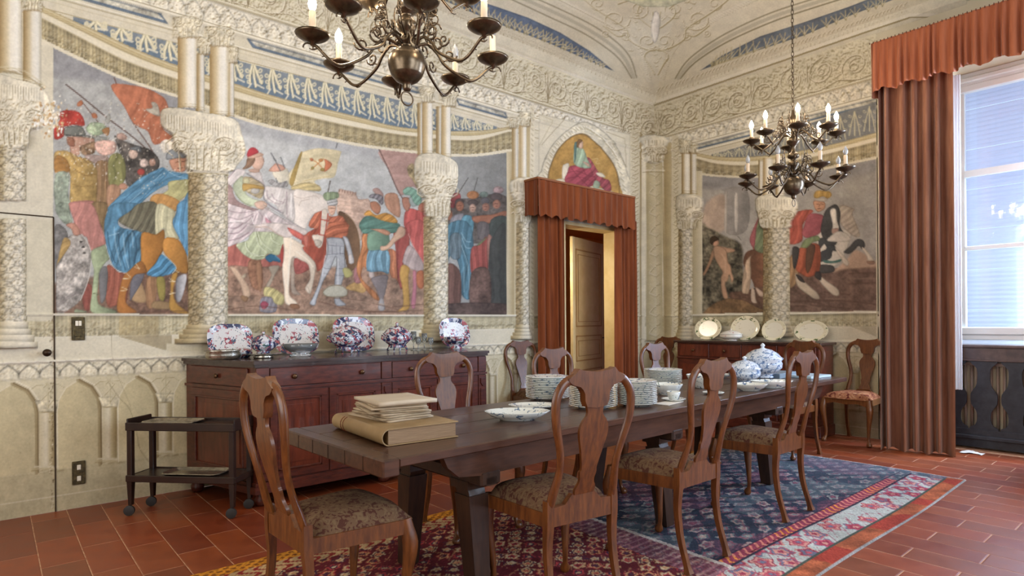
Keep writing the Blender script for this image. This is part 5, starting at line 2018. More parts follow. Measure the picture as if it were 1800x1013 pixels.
def make_chair(label, group, wood=WOOD, cloth=BROC):
    t = empty('dining_chair')
    tag(t, label, 'chair', group)
    # seat frame: shaped rails
    f = MB()
    yb, yf = -.205, .225
    xb, xf = .185, .245
    for sg in (-1, 1):
        f.prism([(sg * xb, yb), (sg * xf, yf - .02), (sg * (xf - .028), yf - .02), (sg * (xb - .028), yb)][::sg], 'z', .415, .475)
    pts = [(-xf + .01, .40), (-xf + .05, .408), (-.12, .43), (0, .415), (.12, .43), (xf - .05, .408), (xf - .01, .40), (xf - .01, .475), (-xf + .01, .475)]
    f.prism(pts, 'y', yf - .03, yf)
    o = f.build('seat_frame', wood, t)
    r = MB()
    r.prism([(-.17, .42), (.17, .42), (.17, .50), (.10, .505), (.06, .545), (-.06, .545), (-.10, .505), (-.17, .50)], 'y', yb - .014, yb + .012)
    r.build('back_rail', wood, t)
    # cushion
    s = MB()
    nx, ny = 13, 12
    vs, fs = [], []
    for j in range(ny):
        v = j / (ny - 1)
        y = yb + .02 + (yf - yb - .02) * v
        hw = (xb + (xf - xb) * v) - .004
        for i in range(nx):
            u = i / (nx - 1) * 2 - 1
            yy = y + (.018 * (1 - u * u) if v > .8 else 0) * (v - .8) * 5
            e = (1 - abs(u) ** 5) * (1 - abs(2 * v - 1) ** 6)
            z = .472 + .068 * max(e, 0) ** .55
            vs.append((u * hw, yy, z))
    for j in range(ny - 1):
        for i in range(nx - 1):
            a = j * nx + i
            fs.append((a, a + 1, a + nx + 1, a + nx))
    s.add(vs, fs)
    s.build('seat', cloth, t, smooth=True)
    # legs
    for sg in (-1, 1):
        l = MB()
        x0, y0 = sg * .222, .20
        path = [(x0, y0, .475), (x0 + sg * .006, y0 + .006, .43), (x0 + sg * .014, y0 + .016, .37), (x0 + sg * .010, y0 + .012, .30), (x0 - sg * .002, y0, .20), (x0 - sg * .008, y0 - .008, .10),
                (x0 - sg * .004, y0 - .002, .05), (x0 + sg * .006, y0 + .012, .022), (x0 + sg * .010, y0 + .018, .004)]
        rad = [.026, .030, .034, .028, .020, .0145, .014, .026, .022]
        q = crom([(*p, rr) for p, rr in zip(path, rad)], False, 3)
        l.tube([p[:3] for p in q], [float(p[3]) for p in q], 10, upv=(0, 1, 0))
        l.build('leg', wood, t, autos=60)
    for sg in (-1, 1):
        l = MB()
        x0 = sg * .178
        q = crom([(x0, yb, .53, .024), (x0, yb, .44, .025), (x0 + sg * .002, yb + .006, .32, .021), (x0 + sg * .004, yb - .01, .18, .019), (x0 + sg * .006, yb - .045, .06, .018), (x0 + sg * .006, yb - .055, 0.025, .020), (x0 + sg * .006, yb - .062, 0.0, .027)], False, 3)
        l.tube([p[:3] for p in q], [float(p[3]) * .72 for p in q], 4, square=True, upv=(0, 1, 0))
        l.build('leg', wood, t, autos=40)
    # hoop of the back: two stiles and the yoke
    h = MB()
    for sg in (-1, 1):
        cl = [(.172, .50), (.169, .56), (.156, .66), (.168, .75), (.197, .85), (.207, .93), (.197, .99), (.160, 1.036), (.105, 1.052)]
        rr = [.021, .021, .018, .018, .020, .021, .021, .021, .022]
        q = crom([(sg * x, bend(z), z, r_) for (x, z), r_ in zip(cl, rr)], False, 4)
        h.tube([p[:3] for p in q], [float(p[3]) for p in q], 8, flat=.78, upv=(0, 1, 0))
    plate_xz(h, [(-.155, 1.050), (-.118, 1.070), (-.098, 1.092), (-.084, 1.086), (0, 1.076), (.084, 1.086), (.098, 1.092), (.118, 1.070), (.155, 1.050), (.130, 1.026), (.092, 1.016), (.068, .985), (.054, .93), (-.054, .93),
                 (-.068, .985), (-.092, 1.016), (-.130, 1.026)], .036, 2)
    h.build('back_frame', wood, t, autos=50)
    sp = MB()
    band_board(sp, [(.54, .052), (.565, .056), (.60, .040), (.64, .046), (.66, .042), (.74, .060), (.80, .076), (.835, .078), (.865, .066), (.89, .045), (.91, .042), (.932, .048)], .014)
    sp.build('splat', wood, t, autos=50)
    return t


proto = make_chair('walnut dining chair at the near left end of the table, facing it', 'dining chairs round the long table')
proto_l = make_chair('x', 'dining chairs round the long table', WOOD_L, BROC_R)


def dup_chair(x, y, rz, label, group, src=proto):
    """copy of a chair with each of its parts"""
    c = src.copy()
    COL.objects.link(c)
    c.location = (x, y, 0)
    c.rotation_euler = (0, 0, rz)
    for ch in list(src.children):
        k = ch.copy()
        COL.objects.link(k)
        k.parent = c
    c['label'], c['group'] = label, group
    return c


R = math.radians
RZ, RB = .0135, .0085   # tops of the red and the blue rug
G1, G2 = 'dining chairs round the long table', 'side chairs against the walls'


def put(o, x, y, z, rz):
    o.location = (x, y, z)
    o.rotation_euler = (0, 0, rz)


put(proto, 1.09, 2.42, RZ, R(-88))
dup_chair(1.98, 2.02, R(-8), 'walnut chair seen from behind in the middle foreground, in front of the plate stacks', G1).location.z = RZ
dup_chair(2.86, 2.02, R(0), 'walnut chair on the near side, in front of the small cup and saucer', G1).location.z = RZ
dup_chair(4.03, 2.07, R(0), 'walnut chair with window light on its crest, farthest along the near side', G1).location.z = RB
dup_chair(2.28, 3.08, R(176), 'walnut chair across the table behind the big vellum book', G1).location.z = RZ
dup_chair(3.36, 3.12, R(180), 'walnut chair across the table behind the leftmost plate stack', G1).location.z = RB
dup_chair(4.72, 3.14, R(180), 'walnut chair across the table with shining crest, near the doorway curtain', G1).location.z = RB
dup_chair(5.84, 2.74, R(80), 'walnut chair at the far end of the table, before the plates on the sideboard', G1).location.z = RB
put(proto_l, 6.98, 2.52, 0, R(86))
proto_l['label'] = 'honey-coloured side chair with rust brocade seat, against the wall beside the window curtain'
proto_l['group'] = G2
dup_chair(4.60, 4.96, R(172), 'side chair against the painted wall left of the doorway curtain', G2)
dup_chair(6.72, 4.83, R(100), 'dark side chair half hidden in the corner of the room', G2)

# ------------------------------------------------------------------ the long table
tb = empty('dining_table', (3.457, 2.59, 0), math.radians(1.6))
tag(tb, 'long dark refectory table covered with porcelain', 'table')
TX0, TX1, TY0, TY1, TZ = -2.36, 2.39, -.475, .475, .78
b = MB()
n = 4
for k in range(n):
    y0 = TY0 + (TY1 - TY0) * k / n
    y1 = TY0 + (TY1 - TY0) * (k + 1) / n
    p = MB()
    p.box(TX0 + .075, TX1 - .02, y0 + .0007, y1 - .0007, TZ - .036, TZ, .004)
    p.build('plank', OAK_D, tb)
p = MB()
p.box(TX0, TX0 + .0745, TY0 - .004, TY1 + .004, TZ - .068, TZ + .002, .006)
e = p.build('end_cleat', OAK_D, tb)
for k in range(5):
    y = TY0 + .15 + k * .155
    q = MB()
    q.box(TX0 - .0015, TX0 + .001, y, y + .006, TZ - .064, TZ - .004)
    q.build('joint_line', OAK_DD, e)
p = MB()
p.box(TX1 - .02, TX1, TY0, TY1, TZ - .036, TZ, .003)
p.build('end_strip', OAK_D, tb)
for sg in (-1, 1):
    p = MB()
    y = sg * .375
    p.prism([(TX0 + .33, TZ - .036), (TX0 + .36, TZ - .10), (TX0 + .42, TZ - .15), (TX0 + .55, TZ - .165), (TX1 - .55, TZ - .165), (TX1 - .42, TZ - .15), (TX1 - .36, TZ - .10), (TX1 - .33, TZ - .036)], 'y', y - .02, y + .02)
    p.build('apron', OAK_D, tb)
for xo, nm in ((TX0 + .60, 0), (-.24, 0), (TX1 - 1.2, 0)):
    p = MB()
    p.box(xo - .06, xo + .06, -.40, .40, TZ - .22, TZ - .15, .01)
    p.build('cross_beam', OAK_DD, tb)
    for sg in (-1, 1):
        l = MB()
        y0 = sg * .24
        # splayed leg with a carved shoulder
        for (za, zb, wa, wb, ya, yb_) in ((.012, .50, .040, .056, y0 + sg * .06, y0 + sg * .01), (.50, .53, .048, .048, y0 + sg * .01, y0), (.53, .57, .064, .064, y0, y0)):
            vs = []
            for z, w, yy in ((za, wa, ya), (zb, wb, yb_)):
                vs += [(xo - w, yy - w, z), (xo + w, yy - w, z), (xo + w, yy + w, z), (xo - w, yy + w, z)]
            l.add(vs, [(3, 2, 1, 0), (4, 5, 6, 7), (0, 1, 5, 4), (1, 2, 6, 5), (2, 3, 7, 6), (3, 0, 4, 7)])
        l.build('leg', OAK_DD, tb)
        l = MB()
        l.prism([(sg * .26, .565), (sg * .40, .565), (sg * .40, .60), (sg * .34, .60), (sg * .26, .57)][::sg], 'x', xo - .03, xo + .03)
        l.build('bracket', OAK_DD, tb)

# ------------------------------------------------------------------ sideboards
KNOB = mat('brass_knob', (92, 66, 44), .35, .7)


def frame_door(parent, w, h, m, mp, cx, z0, yf, name='door', knob=None, nrm=-1):
    """panelled door facing -y at y=yf"""
    d = MB()
    t = .055
    x0, x1, z1 = cx - w / 2, cx + w / 2, z0 + h
    for bx in ((x0, x1, z0, z0 + t), (x0, x1, z1 - t, z1), (x0, x0 + t, z0 + t, z1 - t), (x1 - t, x1, z0 + t, z1 - t)):
        d.box(bx[0], bx[1], yf - .012, yf, bx[2], bx[3], .002)
    o = d.build(name, m, parent)
    p = MB()
    a0, a1, b0, b1 = x0 + t, x1 - t, z0 + t, z1 - t
    e = .014
    for bx in ((a0, a1, b0, b0 + e), (a0, a1, b1 - e, b1), (a0, a0 + e, b0, b1), (a1 - e, a1, b0, b1)):
        p.box(bx[0], bx[1], yf - .016, yf - .002, bx[2], bx[3], .003)
    p.build('moulding', mp, o)
    q = MB()
    q.box(a0, a1, yf - .004, yf - .001, b0, b1)
    e = .05
    q.prism([(a0 + e, b0 + e), (a1 - e, b0 + e), (a1 - e, b1 - e), (a0 + e, b1 - e)], 'y', yf - .008, yf - .003)
    q.build('panel', MAHOG_F, o)
    if knob is not None:
        k = MB()
        k.lathe([(.0, .0), (.008, .001), (.008, .008), (.016, .012), (.017, .018), (.010, .024), (0, .026)], 14)
        ko = k.build('knob', KNOB, o, smooth=True, loc=(knob, yf - .012, z0 + h * .5), rot=(R(90), 0, 0))
    return o


def drawer(parent, x0, x1, z0, z1, yf, knobs):
    d = MB()
    d.box(x0, x1, yf - .014, yf, z0, z1, .004)
    o = d.build('drawer', MAHOG, parent)
    for kx in knobs:
        k = MB()
        k.lathe([(.0, .0), (.009, .001), (.009, .008), (.018, .012), (.019, .019), (.011, .026), (0, .028)], 16)
        k.build('knob', KNOB, o, smooth=True, loc=(kx, yf - .014, (z0 + z1) / 2), rot=(R(90), 0, 0))
    return o


# left sideboard: front y = 4.47, canted ends
sb = empty('sideboard', (0, 0, 0))
tag(sb, 'long mahogany sideboard under the wall painting, carrying red and blue porcelain', 'sideboard')
FY, BY = 4.42, 5.285
SX0, SX1 = 1.405, 3.463
ZT = 1.04
CANT = .25
foot = [(SX0 - CANT, BY), (SX0, FY), (SX1, FY), (SX1 + CANT, BY)]


def off_poly(e):
    return [(SX0 - CANT - e, BY), (SX0 - e * .6, FY - e), (SX1 + e * .6, FY - e), (SX1 + CANT + e, BY)]


b = MB()
b.prism(off_poly(0.0), 'z', .14, ZT - .045)
b.build('body', MAHOG, sb)
b = MB()
b.prism(off_poly(.035), 'z', ZT - .022, ZT)
b.prism(off_poly(.022), 'z', ZT - .045, ZT - .022)
b.build('worktop', MAHOG_T, sb)
b = MB()
b.prism(off_poly(.014), 'z', ZT - .215, ZT - .195)
b.build('waist_moulding', MAHOG, sb)
b = MB()
b.prism(off_poly(.03), 'z', .10, .15)
b.prism(off_poly(.018), 'z', .15, .175)
b.build('plinth', MAHOG, sb)
for x, y in ((SX0 + .05, FY + .05), (SX1 - .05, FY + .05), ((SX0 + SX1) / 2, FY + .05), (SX0 - .2, BY - .1), (SX1 + .2, BY - .1)):
    b = MB()
    b.lathe([(.03, 0), (.045, .02), (.05, .05), (.035, .08), (.05, .105)], 12, x, y)
    b.build('foot', MAHOG, sb, smooth=True)
pil = .09
bay = (SX1 - SX0 - 3 * pil) / 2
for k in range(3):
    x0 = SX0 + k * (bay + pil)
    b = MB()
    b.box(x0, x0 + pil, FY - .016, FY, .18, ZT - .22, .003)
    b.box(x0, x0 + pil, FY - .016, FY, ZT - .19, ZT - .05, .003)
    b.box(x0 + .02, x0 + pil - .02, FY - .024, FY - .016, .24, ZT - .34, .003)
    b.prism([(x0 + .02, ZT - .25), (x0 + pil - .02, ZT - .25), (x0 + pil - .02, ZT - .29), (x0 + pil / 2, ZT - .325), (x0 + .02, ZT - .29)], 'y', FY - .026, FY - .016)
    b.build('pilaster', MAHOG, sb)
for k in range(2):
    x0 = SX0 + pil + k * (bay + pil)
    drawer(sb, x0 + .008, x0 + bay - .008, ZT - .19, ZT - .055, FY, (x0 + bay * .2, x0 + bay * .8))
    w = bay / 2 - .012
    frame_door(sb, w, ZT - .22 - .18 - .01, MAHOG, MAHOG, x0 + bay * .25, .185, FY)
    frame_door(sb, w, ZT - .22 - .18 - .01, MAHOG, MAHOG, x0 + bay * .75, .185, FY, knob=x0 + bay * .5 + .03)
# the canted end with its own drawer and door
ang = math.atan2(FY - BY, CANT)
ce = empty('x', (SX0 - CANT, BY, 0), ang)
L = math.hypot(CANT, BY - FY)
b = MB()
d = frame_door(None, L - .16, ZT - .22 - .19, MAHOG, MAHOG, L / 2, .185, -.0005, 'end_door')
dr = drawer(None, .08, L - .08, ZT - .19, ZT - .055, -.0005, (L / 2,))
M_ = Matrix.Translation((SX0 - CANT, BY, 0)) @ Matrix.Rotation(ang, 4, 'Z')
for o_ in (d, dr):
    o_.parent = sb
    o_.matrix_local = M_
dr.name = 'end_drawer'
bpy.data.objects.remove(ce)

# far sideboard, front x = 6.84, against the far wall
s2 = empty('sideboard', (7.235, 2.84, 0), R(90))
tag(s2, 'mahogany sideboard on the far wall carrying cream plates with leaf borders', 'sideboard')
# local x = world y direction, local y = -world x
W2, D2, Z2 = 1.80, .38, 1.05
b = MB()
b.box(0, W2, 0, D2, .12, Z2 - .03)
b.build('body', MAHOG, s2)
b = MB()
b.box(-.04, W2 + .04, 0, D2 + .04, Z2 - .03, Z2, .005)
b.build('worktop', MAHOG_T, s2)
b = MB()
b.box(-.02, W2 + .02, 0, D2 + .02, 0.0, .13, .01)
b.build('plinth', MAHOG, s2)
for k in range(4):
    b = MB()
    x0 = .03 + k * (W2 - .06) / 4
    b.box(x0 + .01, x0 + (W2 - .06) / 4 - .01, D2, D2 + .012, Z2 - .20, Z2 - .05, .003)
    o_ = b.build('drawer', MAHOG_F, s2)
    kx = x0 + (W2 - .06) / 8
    k2 = MB()
    k2.lathe([(.0, .0), (.009, .001), (.009, .008), (.018, .012), (.019, .019), (.011, .026), (0, .028)], 12)
    k2.build('knob', KNOB, o_, smooth=True, loc=(kx, D2 + .012, Z2 - .125), rot=(R(-90), 0, 0))
    b = MB()
    xa, xb_ = x0 + .01, x0 + (W2 - .06) / 4 - .01
    b.box(xa, xb_, D2, D2 + .010, .16, Z2 - .24, .003)
    o_ = b.build('door', MAHOG, s2)
    b = MB()
    b.box(xa + .05, xb_ - .05, D2 + .008, D2 + .016, .22, Z2 - .30, .006)
    b.build('panel', MAHOG_F, o_)
    b = MB()
    b.box(xa - .016, xa - .002, D2, D2 + .02, .14, Z2 - .04, .003)
    b.build('stile', MAHOG, s2)
b = MB()
b.box(0, W2, D2, D2 + .022, Z2 - .235, Z2 - .215, .004)
b.build('waist_moulding', MAHOG, s2)

# ------------------------------------------------------------------ tea trolley
ca = math.atan2(4.31 - 4.85, 1.21 - .70)
tr = empty('tea_trolley', (.695, 4.85, 0), ca)
tag(tr, 'dark wooden two-tier tea trolley on castors beside the painted wall', 'trolley')
TWD, TDP = .76, .24
RUB = mat('castor_rubber', (38, 34, 32), .6)
for z, lip in ((.25, .02), (.60, .03)):
    b = MB()
    b.box(0, TWD, 0, TDP, z, z + .018, .003)
    sh = b.build('shelf', EBON, tr)
    b = MB()
    b.box(-.012, TWD + .012, -.012, 0, z - .02, z + lip + .006, .004)
    b.box(-.012, TWD + .012, TDP, TDP + .012, z - .02, z + lip + .006, .004)
    b.box(-.012, 0, 0, TDP, z - .02, z + lip + (.03 if z > .5 else 0), .004)
    b.box(TWD, TWD + .012, 0, TDP, z - .02, z + lip + (.03 if z > .5 else 0), .004)
    b.build('gallery', EBON, sh)
for x in (.012, TWD - .012):
    for y in (.012, TDP - .012):
        b = MB()
        b.tube([(x, y, .075), (x, y, .25), (x, y, .62)], [.013, .019, .019], 4, square=True, upv=(0, 1, 0)) if False else b.box(x - .018, x + .018, y - .018, y + .018, .23, .625, .004)
        b.add([(x - .018, y - .018, .23), (x + .018, y - .018, .23), (x + .018, y + .018, .23), (x - .018, y + .018, .23), (x - .012, y - .012, .07), (x + .012, y - .012, .07), (x + .012, y + .012, .07), (x - .012, y + .012, .07)],
              [(4, 5, 1, 0), (5, 6, 2, 1), (6, 7, 3, 2), (7, 4, 0, 3), (7, 6, 5, 4)])
        lg = b.build('leg', EBON, tr)
        w = MB()
        w.lathe([(0, -.012), (.02, -.012), (.034, -.009), (.034, .009), (.02, .012), (0, .012)], 18)
        w.build('castor', RUB, lg, loc=(x, y - .018, .036), rot=(R(90), 0, R(20)), autos=40)
SILVER = mat('silver', (190, 184, 170), .25, .9, color2=(140, 132, 118), scale=30, noise=1)


def tray(w, d, label, z, x, y, rz=0.0, m=SILVER):
    t = MB()
    ring = lambda ww, dd, zz, r: [(sx * (ww / 2 - r) + r * math.cos(a), sy * (dd / 2 - r) + r * math.sin(a), zz) for sx, sy, a0 in ((1, 1, 0), (-1, 1, 90), (-1, -1, 180), (1, -1, 270)) for a in [R(a0 + q) for q in (0, 30, 60, 90)]]
    rs = [ring(w - .05, d - .05, 0, .03), ring(w - .04, d - .04, .003, .035), ring(w, d, .016, .05), ring(w + .006, d + .006, .012, .05), ring(w - .04, d - .04, 0, .035)]
    vs = [v for r_ in rs for v in r_]
    n = 16
    fs = [tuple(range(n))]
    for k in range(4):
        for i in range(n):
            fs.append((k * n + i, k * n + (i + 1) % n, (k + 1) * n + (i + 1) % n, (k + 1) * n + i))
    t.add(vs, fs)
    p = Matrix.Translation(tr.location) @ Matrix.Rotation(ca, 4, 'Z') @ Vector((x, y, z))
    o = t.build('serving_tray', m, None, autos=30, loc=p, rot=(0, 0, ca + rz))
    return tag(o, label, 'tray')


tray(.38, .20, 'flat silver tray on the upper shelf of the trolley', .619, .25, .12, .0)
tray(.42, .20, 'silver tray on the lower shelf of the trolley', .269, .42, .12, .0)
# ------------------------------------------------------------------ rugs
def hash2(i, j, k):
    v = np.sin(i * 127.1 + j * 311.7 + k * 74.7) * 43758.5453
    return v - np.floor(v)


def motif(X, Y, cell, base, pal, asp=1.5, k=0.0, fill=.75):
    """scattered woven flowers: returns colour array over base"""
    out = base.copy()
    for (dx, dy) in ((0, 0), (.5, .5)):
        gx_, gy_ = X / cell + dx, Y / cell + dy
        i, j = np.floor(gx_), np.floor(gy_)
        a, b_ = gx_ - i - .5, gy_ - j - .5
        an = (hash2(i, j, k) - .5) * 1.6
        ca_, sa_ = np.cos(an), np.sin(an)
        u, v = a * ca_ + b_ * sa_, (-a * sa_ + b_ * ca_) * asp
        th = np.arctan2(v, u)
        r = np.sqrt(u * u + v * v) * (1 + .18 * np.cos(5 * th + 6 * hash2(i, j, k + 3)))
        pick = hash2(i, j, k + 1 + dx)
        ok = hash2(i, j, k + 7 + dx) < fill
        for lo, hi, sh in ((0, .09, 2), (.09, .19, 0), (.19, .27, 1), (.27, .32, 3)):
            idx = ((pick * len(pal)).astype(int) + sh) % len(pal)
            m = ok & (r >= lo) & (r < hi)
            out[m] = np.array(pal, np.float32)[idx][m]
    # vines
    w = np.abs(np.sin(X / cell * 5.1 + 2.2 * np.sin(Y / cell * 3.1)) * np.cos(Y / cell * 4.3 + 1.7 * np.sin(X / cell * 2.7)))
    m = (w < .05)
    out[m] = out[m] * .4 + np.array(pal[0], np.float32) * .6
    return out


def rug_mesh(name, x0, x1, y0, y1, step, colfn, zt, edge, label):
    nx, ny = int((x1 - x0) / step), int((y1 - y0) / step)
    X, Y = np.meshgrid(np.linspace(x0, x1, nx), np.linspace(y0, y1, ny))
    wx = edge(X, Y)
    r = np.random.default_rng(3)
    Z = zt + .0015 * np.sin(X * 3.1 + Y * 2.0) + r.normal(0, .0004, X.shape)
    e = np.minimum(np.minimum(X - x0, x1 - X), np.minimum(Y - y0, y1 - Y))
    Z = np.where(e < .006, .0006, Z)
    co = np.stack([(X + wx[0]).ravel(), (Y + wx[1]).ravel(), Z.ravel()], 1)
    c = colfn(X, Y)
    n2 = r.normal(1, .07, X.shape)[..., None]
    c = np.clip(c * n2, 0, 255)
    o = fast_mesh(name, co, grid_faces(nx, ny), c.reshape(-1, 3), paint_mat('woven_wool', .95, .1, bump=.5, bscale=400))
    return tag(o, label, 'rug')


Yb = [float(on_z(x_, 900, 0).y) for x_ in (1445, 1477, 1570, 1604, 1614)]   # border lines of the big rug, metres
NAVY = (52, 58, 72)
PAL_B = [(134, 84, 96), (160, 152, 144), (86, 102, 108), (170, 138, 132), (110, 70, 88), (112, 124, 126)]
PAL_W = [(150, 60, 80), (176, 84, 96), (196, 140, 128), (110, 110, 130)]


def rug_big(X, Y):
    base = np.zeros(X.shape + (3,), np.float32)
    base[:] = NAVY
    c = motif(X * .85 + .02 * np.sin(Y * 9), Y, .175, base, PAL_B, 1.6, 1.0, .95)
    tl = vnoise(X.shape, 46, 31, 2)
    c[(tl > .60)] = c[(tl > .60)] * .55 + np.array((104, 118, 120), np.float32) * .45
    c[(tl < .38)] = c[(tl < .38)] * .6 + np.array((120, 66, 84), np.float32) * .4
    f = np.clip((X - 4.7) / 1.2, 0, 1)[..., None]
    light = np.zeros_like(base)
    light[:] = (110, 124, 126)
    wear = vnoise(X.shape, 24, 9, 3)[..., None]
    c = c * (1 - .45 * f) + light * .45 * f  # far end paled: reflected light painted into the rug colour
    xe = 5.95
    # pink guard
    g = (Y < Yb[0] + .012) & (X < 5.50)
    pk = np.zeros_like(base)
    pk[:] = (142, 62, 80)
    q = np.abs(((X / .062) + .35 * np.sin(Y * 60)) % 1.0 - .5) < .17
    pk[q] = (206, 128, 112)
    pk[(np.sin(X * 9) > .6) & q] = (214, 136, 72)
    c[g] = pk[g]
    w = (Y < Yb[1]) & (X < 5.80)
    wb = np.zeros_like(base)
    wb[:] = (176, 178, 172)
    wb = motif(X, Y + .03, .215, wb, PAL_W, 1.1, 4.0, .8)
    c[w] = wb[w]
    e = (Y < Yb[2]) & (X < 5.92)
    ob = np.zeros_like(base)
    ob[:] = (148, 82, 56)
    ob = ob * (0.8 + .5 * vnoise(X.shape, 10, 12, 2)[..., None])
    ob[vnoise(X.shape, 30, 13, 1) > .68] = (152, 62, 50)
    c[e] = ob[e]
    for yy, t, col in ((Yb[0] + .012, .008, (44, 40, 60)), (Yb[1], .008, (52, 48, 62)), (Yb[2], .007, (70, 78, 70))):
        m = (np.abs(Y - yy) < t) & (X < 5.85)
        c[m] = col
    c[Y < Yb[3] - .03] = (58, 56, 70)
    c[Y < Yb[4]] = (140, 136, 134)
    m = (X > 5.93)
    c[m] = (188, 170, 160)
    # left edge borders: ochre and cream bands
    m = Y > 3.36
    c[m] = (176, 120, 60)
    m = (Y > 3.30) & (Y <= 3.36)
    c[m] = (186, 164, 128)
    return c * (.86 + .28 * wear)


Yr = float(on_z(1640, 880, 0).y)
rug_mesh('rug', 2.2, 5.95, Yb[4] - .012, 3.42, .0085, rug_big, .006, lambda X, Y: (0 * X + .012 * np.sin(Y * 4), .010 * np.sin(X * 2.3) * (Y < 1.7)), 'large blue patterned rug with pink, white and orange borders')



def rug_red(X, Y):
    base = np.zeros(X.shape + (3,), np.float32)
    base[:] = (96, 36, 42)
    c = motif(X, Y, .13, base, [(186, 140, 100), (70, 44, 62), (160, 62, 62), (190, 168, 136), (90, 40, 50)], 1.2, 2.0, .95)
    m = Y > 3.20
    o = np.zeros_like(base)
    o[:] = (186, 156, 116)
    q = np.abs(((X / .08) + .5 * np.sin(Y * 50)) % 1.0 - .5) < .2
    o[q] = (140, 50, 48)
    c[m] = o[m]
    m = Y > 3.33
    o2 = np.zeros_like(base)
    o2[:] = (196, 132, 48)
    o2[np.sin(X * 90) * np.sin(Y * 120) > .3] = (120, 70, 36)
    c[m] = o2[m]
    m = (X > 2.72)
    o3 = np.zeros_like(base)
    o3[:] = (104, 70, 84)
    o3[np.abs(((Y / .05)) % 1.0 - .5) < .18] = (150, 120, 126)
    c[m] = c[m] * .35 + o3[m] * .65
    c[X > 2.93] = (172, 160, 150)
    return c * (.8 + .4 * vnoise(X.shape, 20, 19, 3)[..., None])


rug_mesh('rug', -.6, 2.97, 1.66, 3.45, .0095, rug_red, .0115, lambda X, Y: (.02 * np.sin(Y * 3.0) * (X > 2) + .012 * (hash2(np.floor(Y * 90), 0 * Y, 2.0) - .5) * (X > 2.9), 0 * X), 'worn red rug with an ochre border under the near end of the table')


# ------------------------------------------------------------------ cloth
def velvet(name, c1, c2, sc=3.0):
    m = mat(name, c1, .85, color2=c2, scale=sc, noise=1, stretch=(6, 6, .5), spec=.2)
    m.node_tree.nodes['Principled BSDF'].inputs['Sheen Weight'].default_value = .35
    m.node_tree.nodes['Principled BSDF'].inputs['Sheen Roughness'].default_value = .4
    return m


VEL = velvet('rust_velvet', (134, 72, 46), (160, 94, 64))
VEL_W = velvet('window_velvet', (112, 68, 50), (154, 108, 84))
VEL_D = velvet('door_velvet', (100, 48, 22), (130, 68, 34))
SHEER = mat('sheer_cloth', (226, 232, 236), .9)


def pleats(name, p0, p1, z0, z1, folds, amp, m, parent=None, hem=0.0, seed=1, bow=0.0, top_amp=.6, nz=14, ph=0.0, hemf=1.0):
    """hanging cloth between ground points p0 and p1, pleated"""
    r = np.random.default_rng(seed)
    a, b_ = np.array(p0, float), np.array(p1, float)
    L = np.linalg.norm(b_ - a)
    d = (b_ - a) / L
    nrm = np.array([-d[1], d[0]])
    n = int(folds * 12)
    s = np.linspace(0, 1, n)
    jit = np.interp(s, np.linspace(0, 1, int(folds) + 2), r.uniform(-.35, .35, int(folds) + 2))
    ampv = np.interp(s, np.linspace(0, 1, int(folds) + 2), r.uniform(.55, 1.25, int(folds) + 2))
    vs = []
    for k in range(nz + 1):
        t = k / nz
        A = amp * (top_amp + (1 - top_amp) * min(1, t * 1.6))
        w = np.sin((s * folds + jit + ph) * 2 * math.pi + .25 * math.sin(3 * t))
        w = np.sign(w) * np.abs(w) ** .7
        o = w * A * ampv
        z = z1 + (z0 - z1) * t
        hz = (hem * np.sin(s * folds * math.pi * hemf + seed) if k == nz else 0 * s)
        x = a[0] + d[0] * L * s + nrm[0] * (o + bow * math.sin(t * math.pi))
        y = a[1] + d[1] * L * s + nrm[1] * (o + bow * math.sin(t * math.pi))
        vs += [(x[i], y[i], z + hz[i]) for i in range(n)]
    co = np.array(vs)
    q = grid_faces(n, nz + 1)
    back = co.copy()
    back[:, 0] += nrm[0] * .004
    back[:, 1] += nrm[1] * .004
    o = fast_mesh(name, np.concatenate([co, back]), np.concatenate([q[:, ::-1], q + len(co)]), None, m, parent=parent)
    return o


def at_y(x_, Y):
    rx, ry, rz = rays(x_, 560)
    return float(rx / ry * Y)


# doorway hangings
yc = 5.14
cur = empty('portiere', (0, 0, 0))
tag(cur, 'brown velvet curtains with a pleated pelmet hung round the open doorway', 'curtain')
pleats('curtain_panel', (at_y(949, yc), yc), (at_y(994, yc), yc), .02, 2.66, 4.5, .035, VEL_D, cur, .01, 4)
pleats('curtain_panel', (at_y(1084, yc), yc), (at_y(1119, yc), yc), .02, 2.66, 4.5, .035, VEL_D, cur, .01, 9)
yv = 5.02
pleats('pelmet', (at_y(947, yv), yv), (at_y(1117, yv), yv), 2.545 - .02, 2.93, 15, .014, VEL_D, cur, .018, 3, top_amp=.5, hemf=1.4)
pleats('pelmet', (at_y(947, yv) - .0, DV - .03), (at_y(947, yv), yv), 2.53, 2.93, 2, .008, VEL_D, cur, .01, 6)
pleats('pelmet', (at_y(1117, yv), yv), (at_y(1117, yv), DV - .03), 2.53, 2.93, 2, .008, VEL_D, cur, .01, 6)
b = MB()
b.box(at_y(947, yv) - .01, at_y(1117, yv) + .01, yv - .012, DV - .055, 2.93, 2.955, .003)
b.build('pelmet_board', mat('pelmet_braid', (132, 78, 40), .6), cur)

# window hangings
cw = empty('window_curtain', (0, 0, 0))
tag(cw, 'tall rust velvet window curtain with a gathered pelmet', 'curtain')


def gp(x_, d_):
    rx, ry, rz = rays(x_, 560)
    return (float(rx / rx * d_), float(ry / rx * d_))


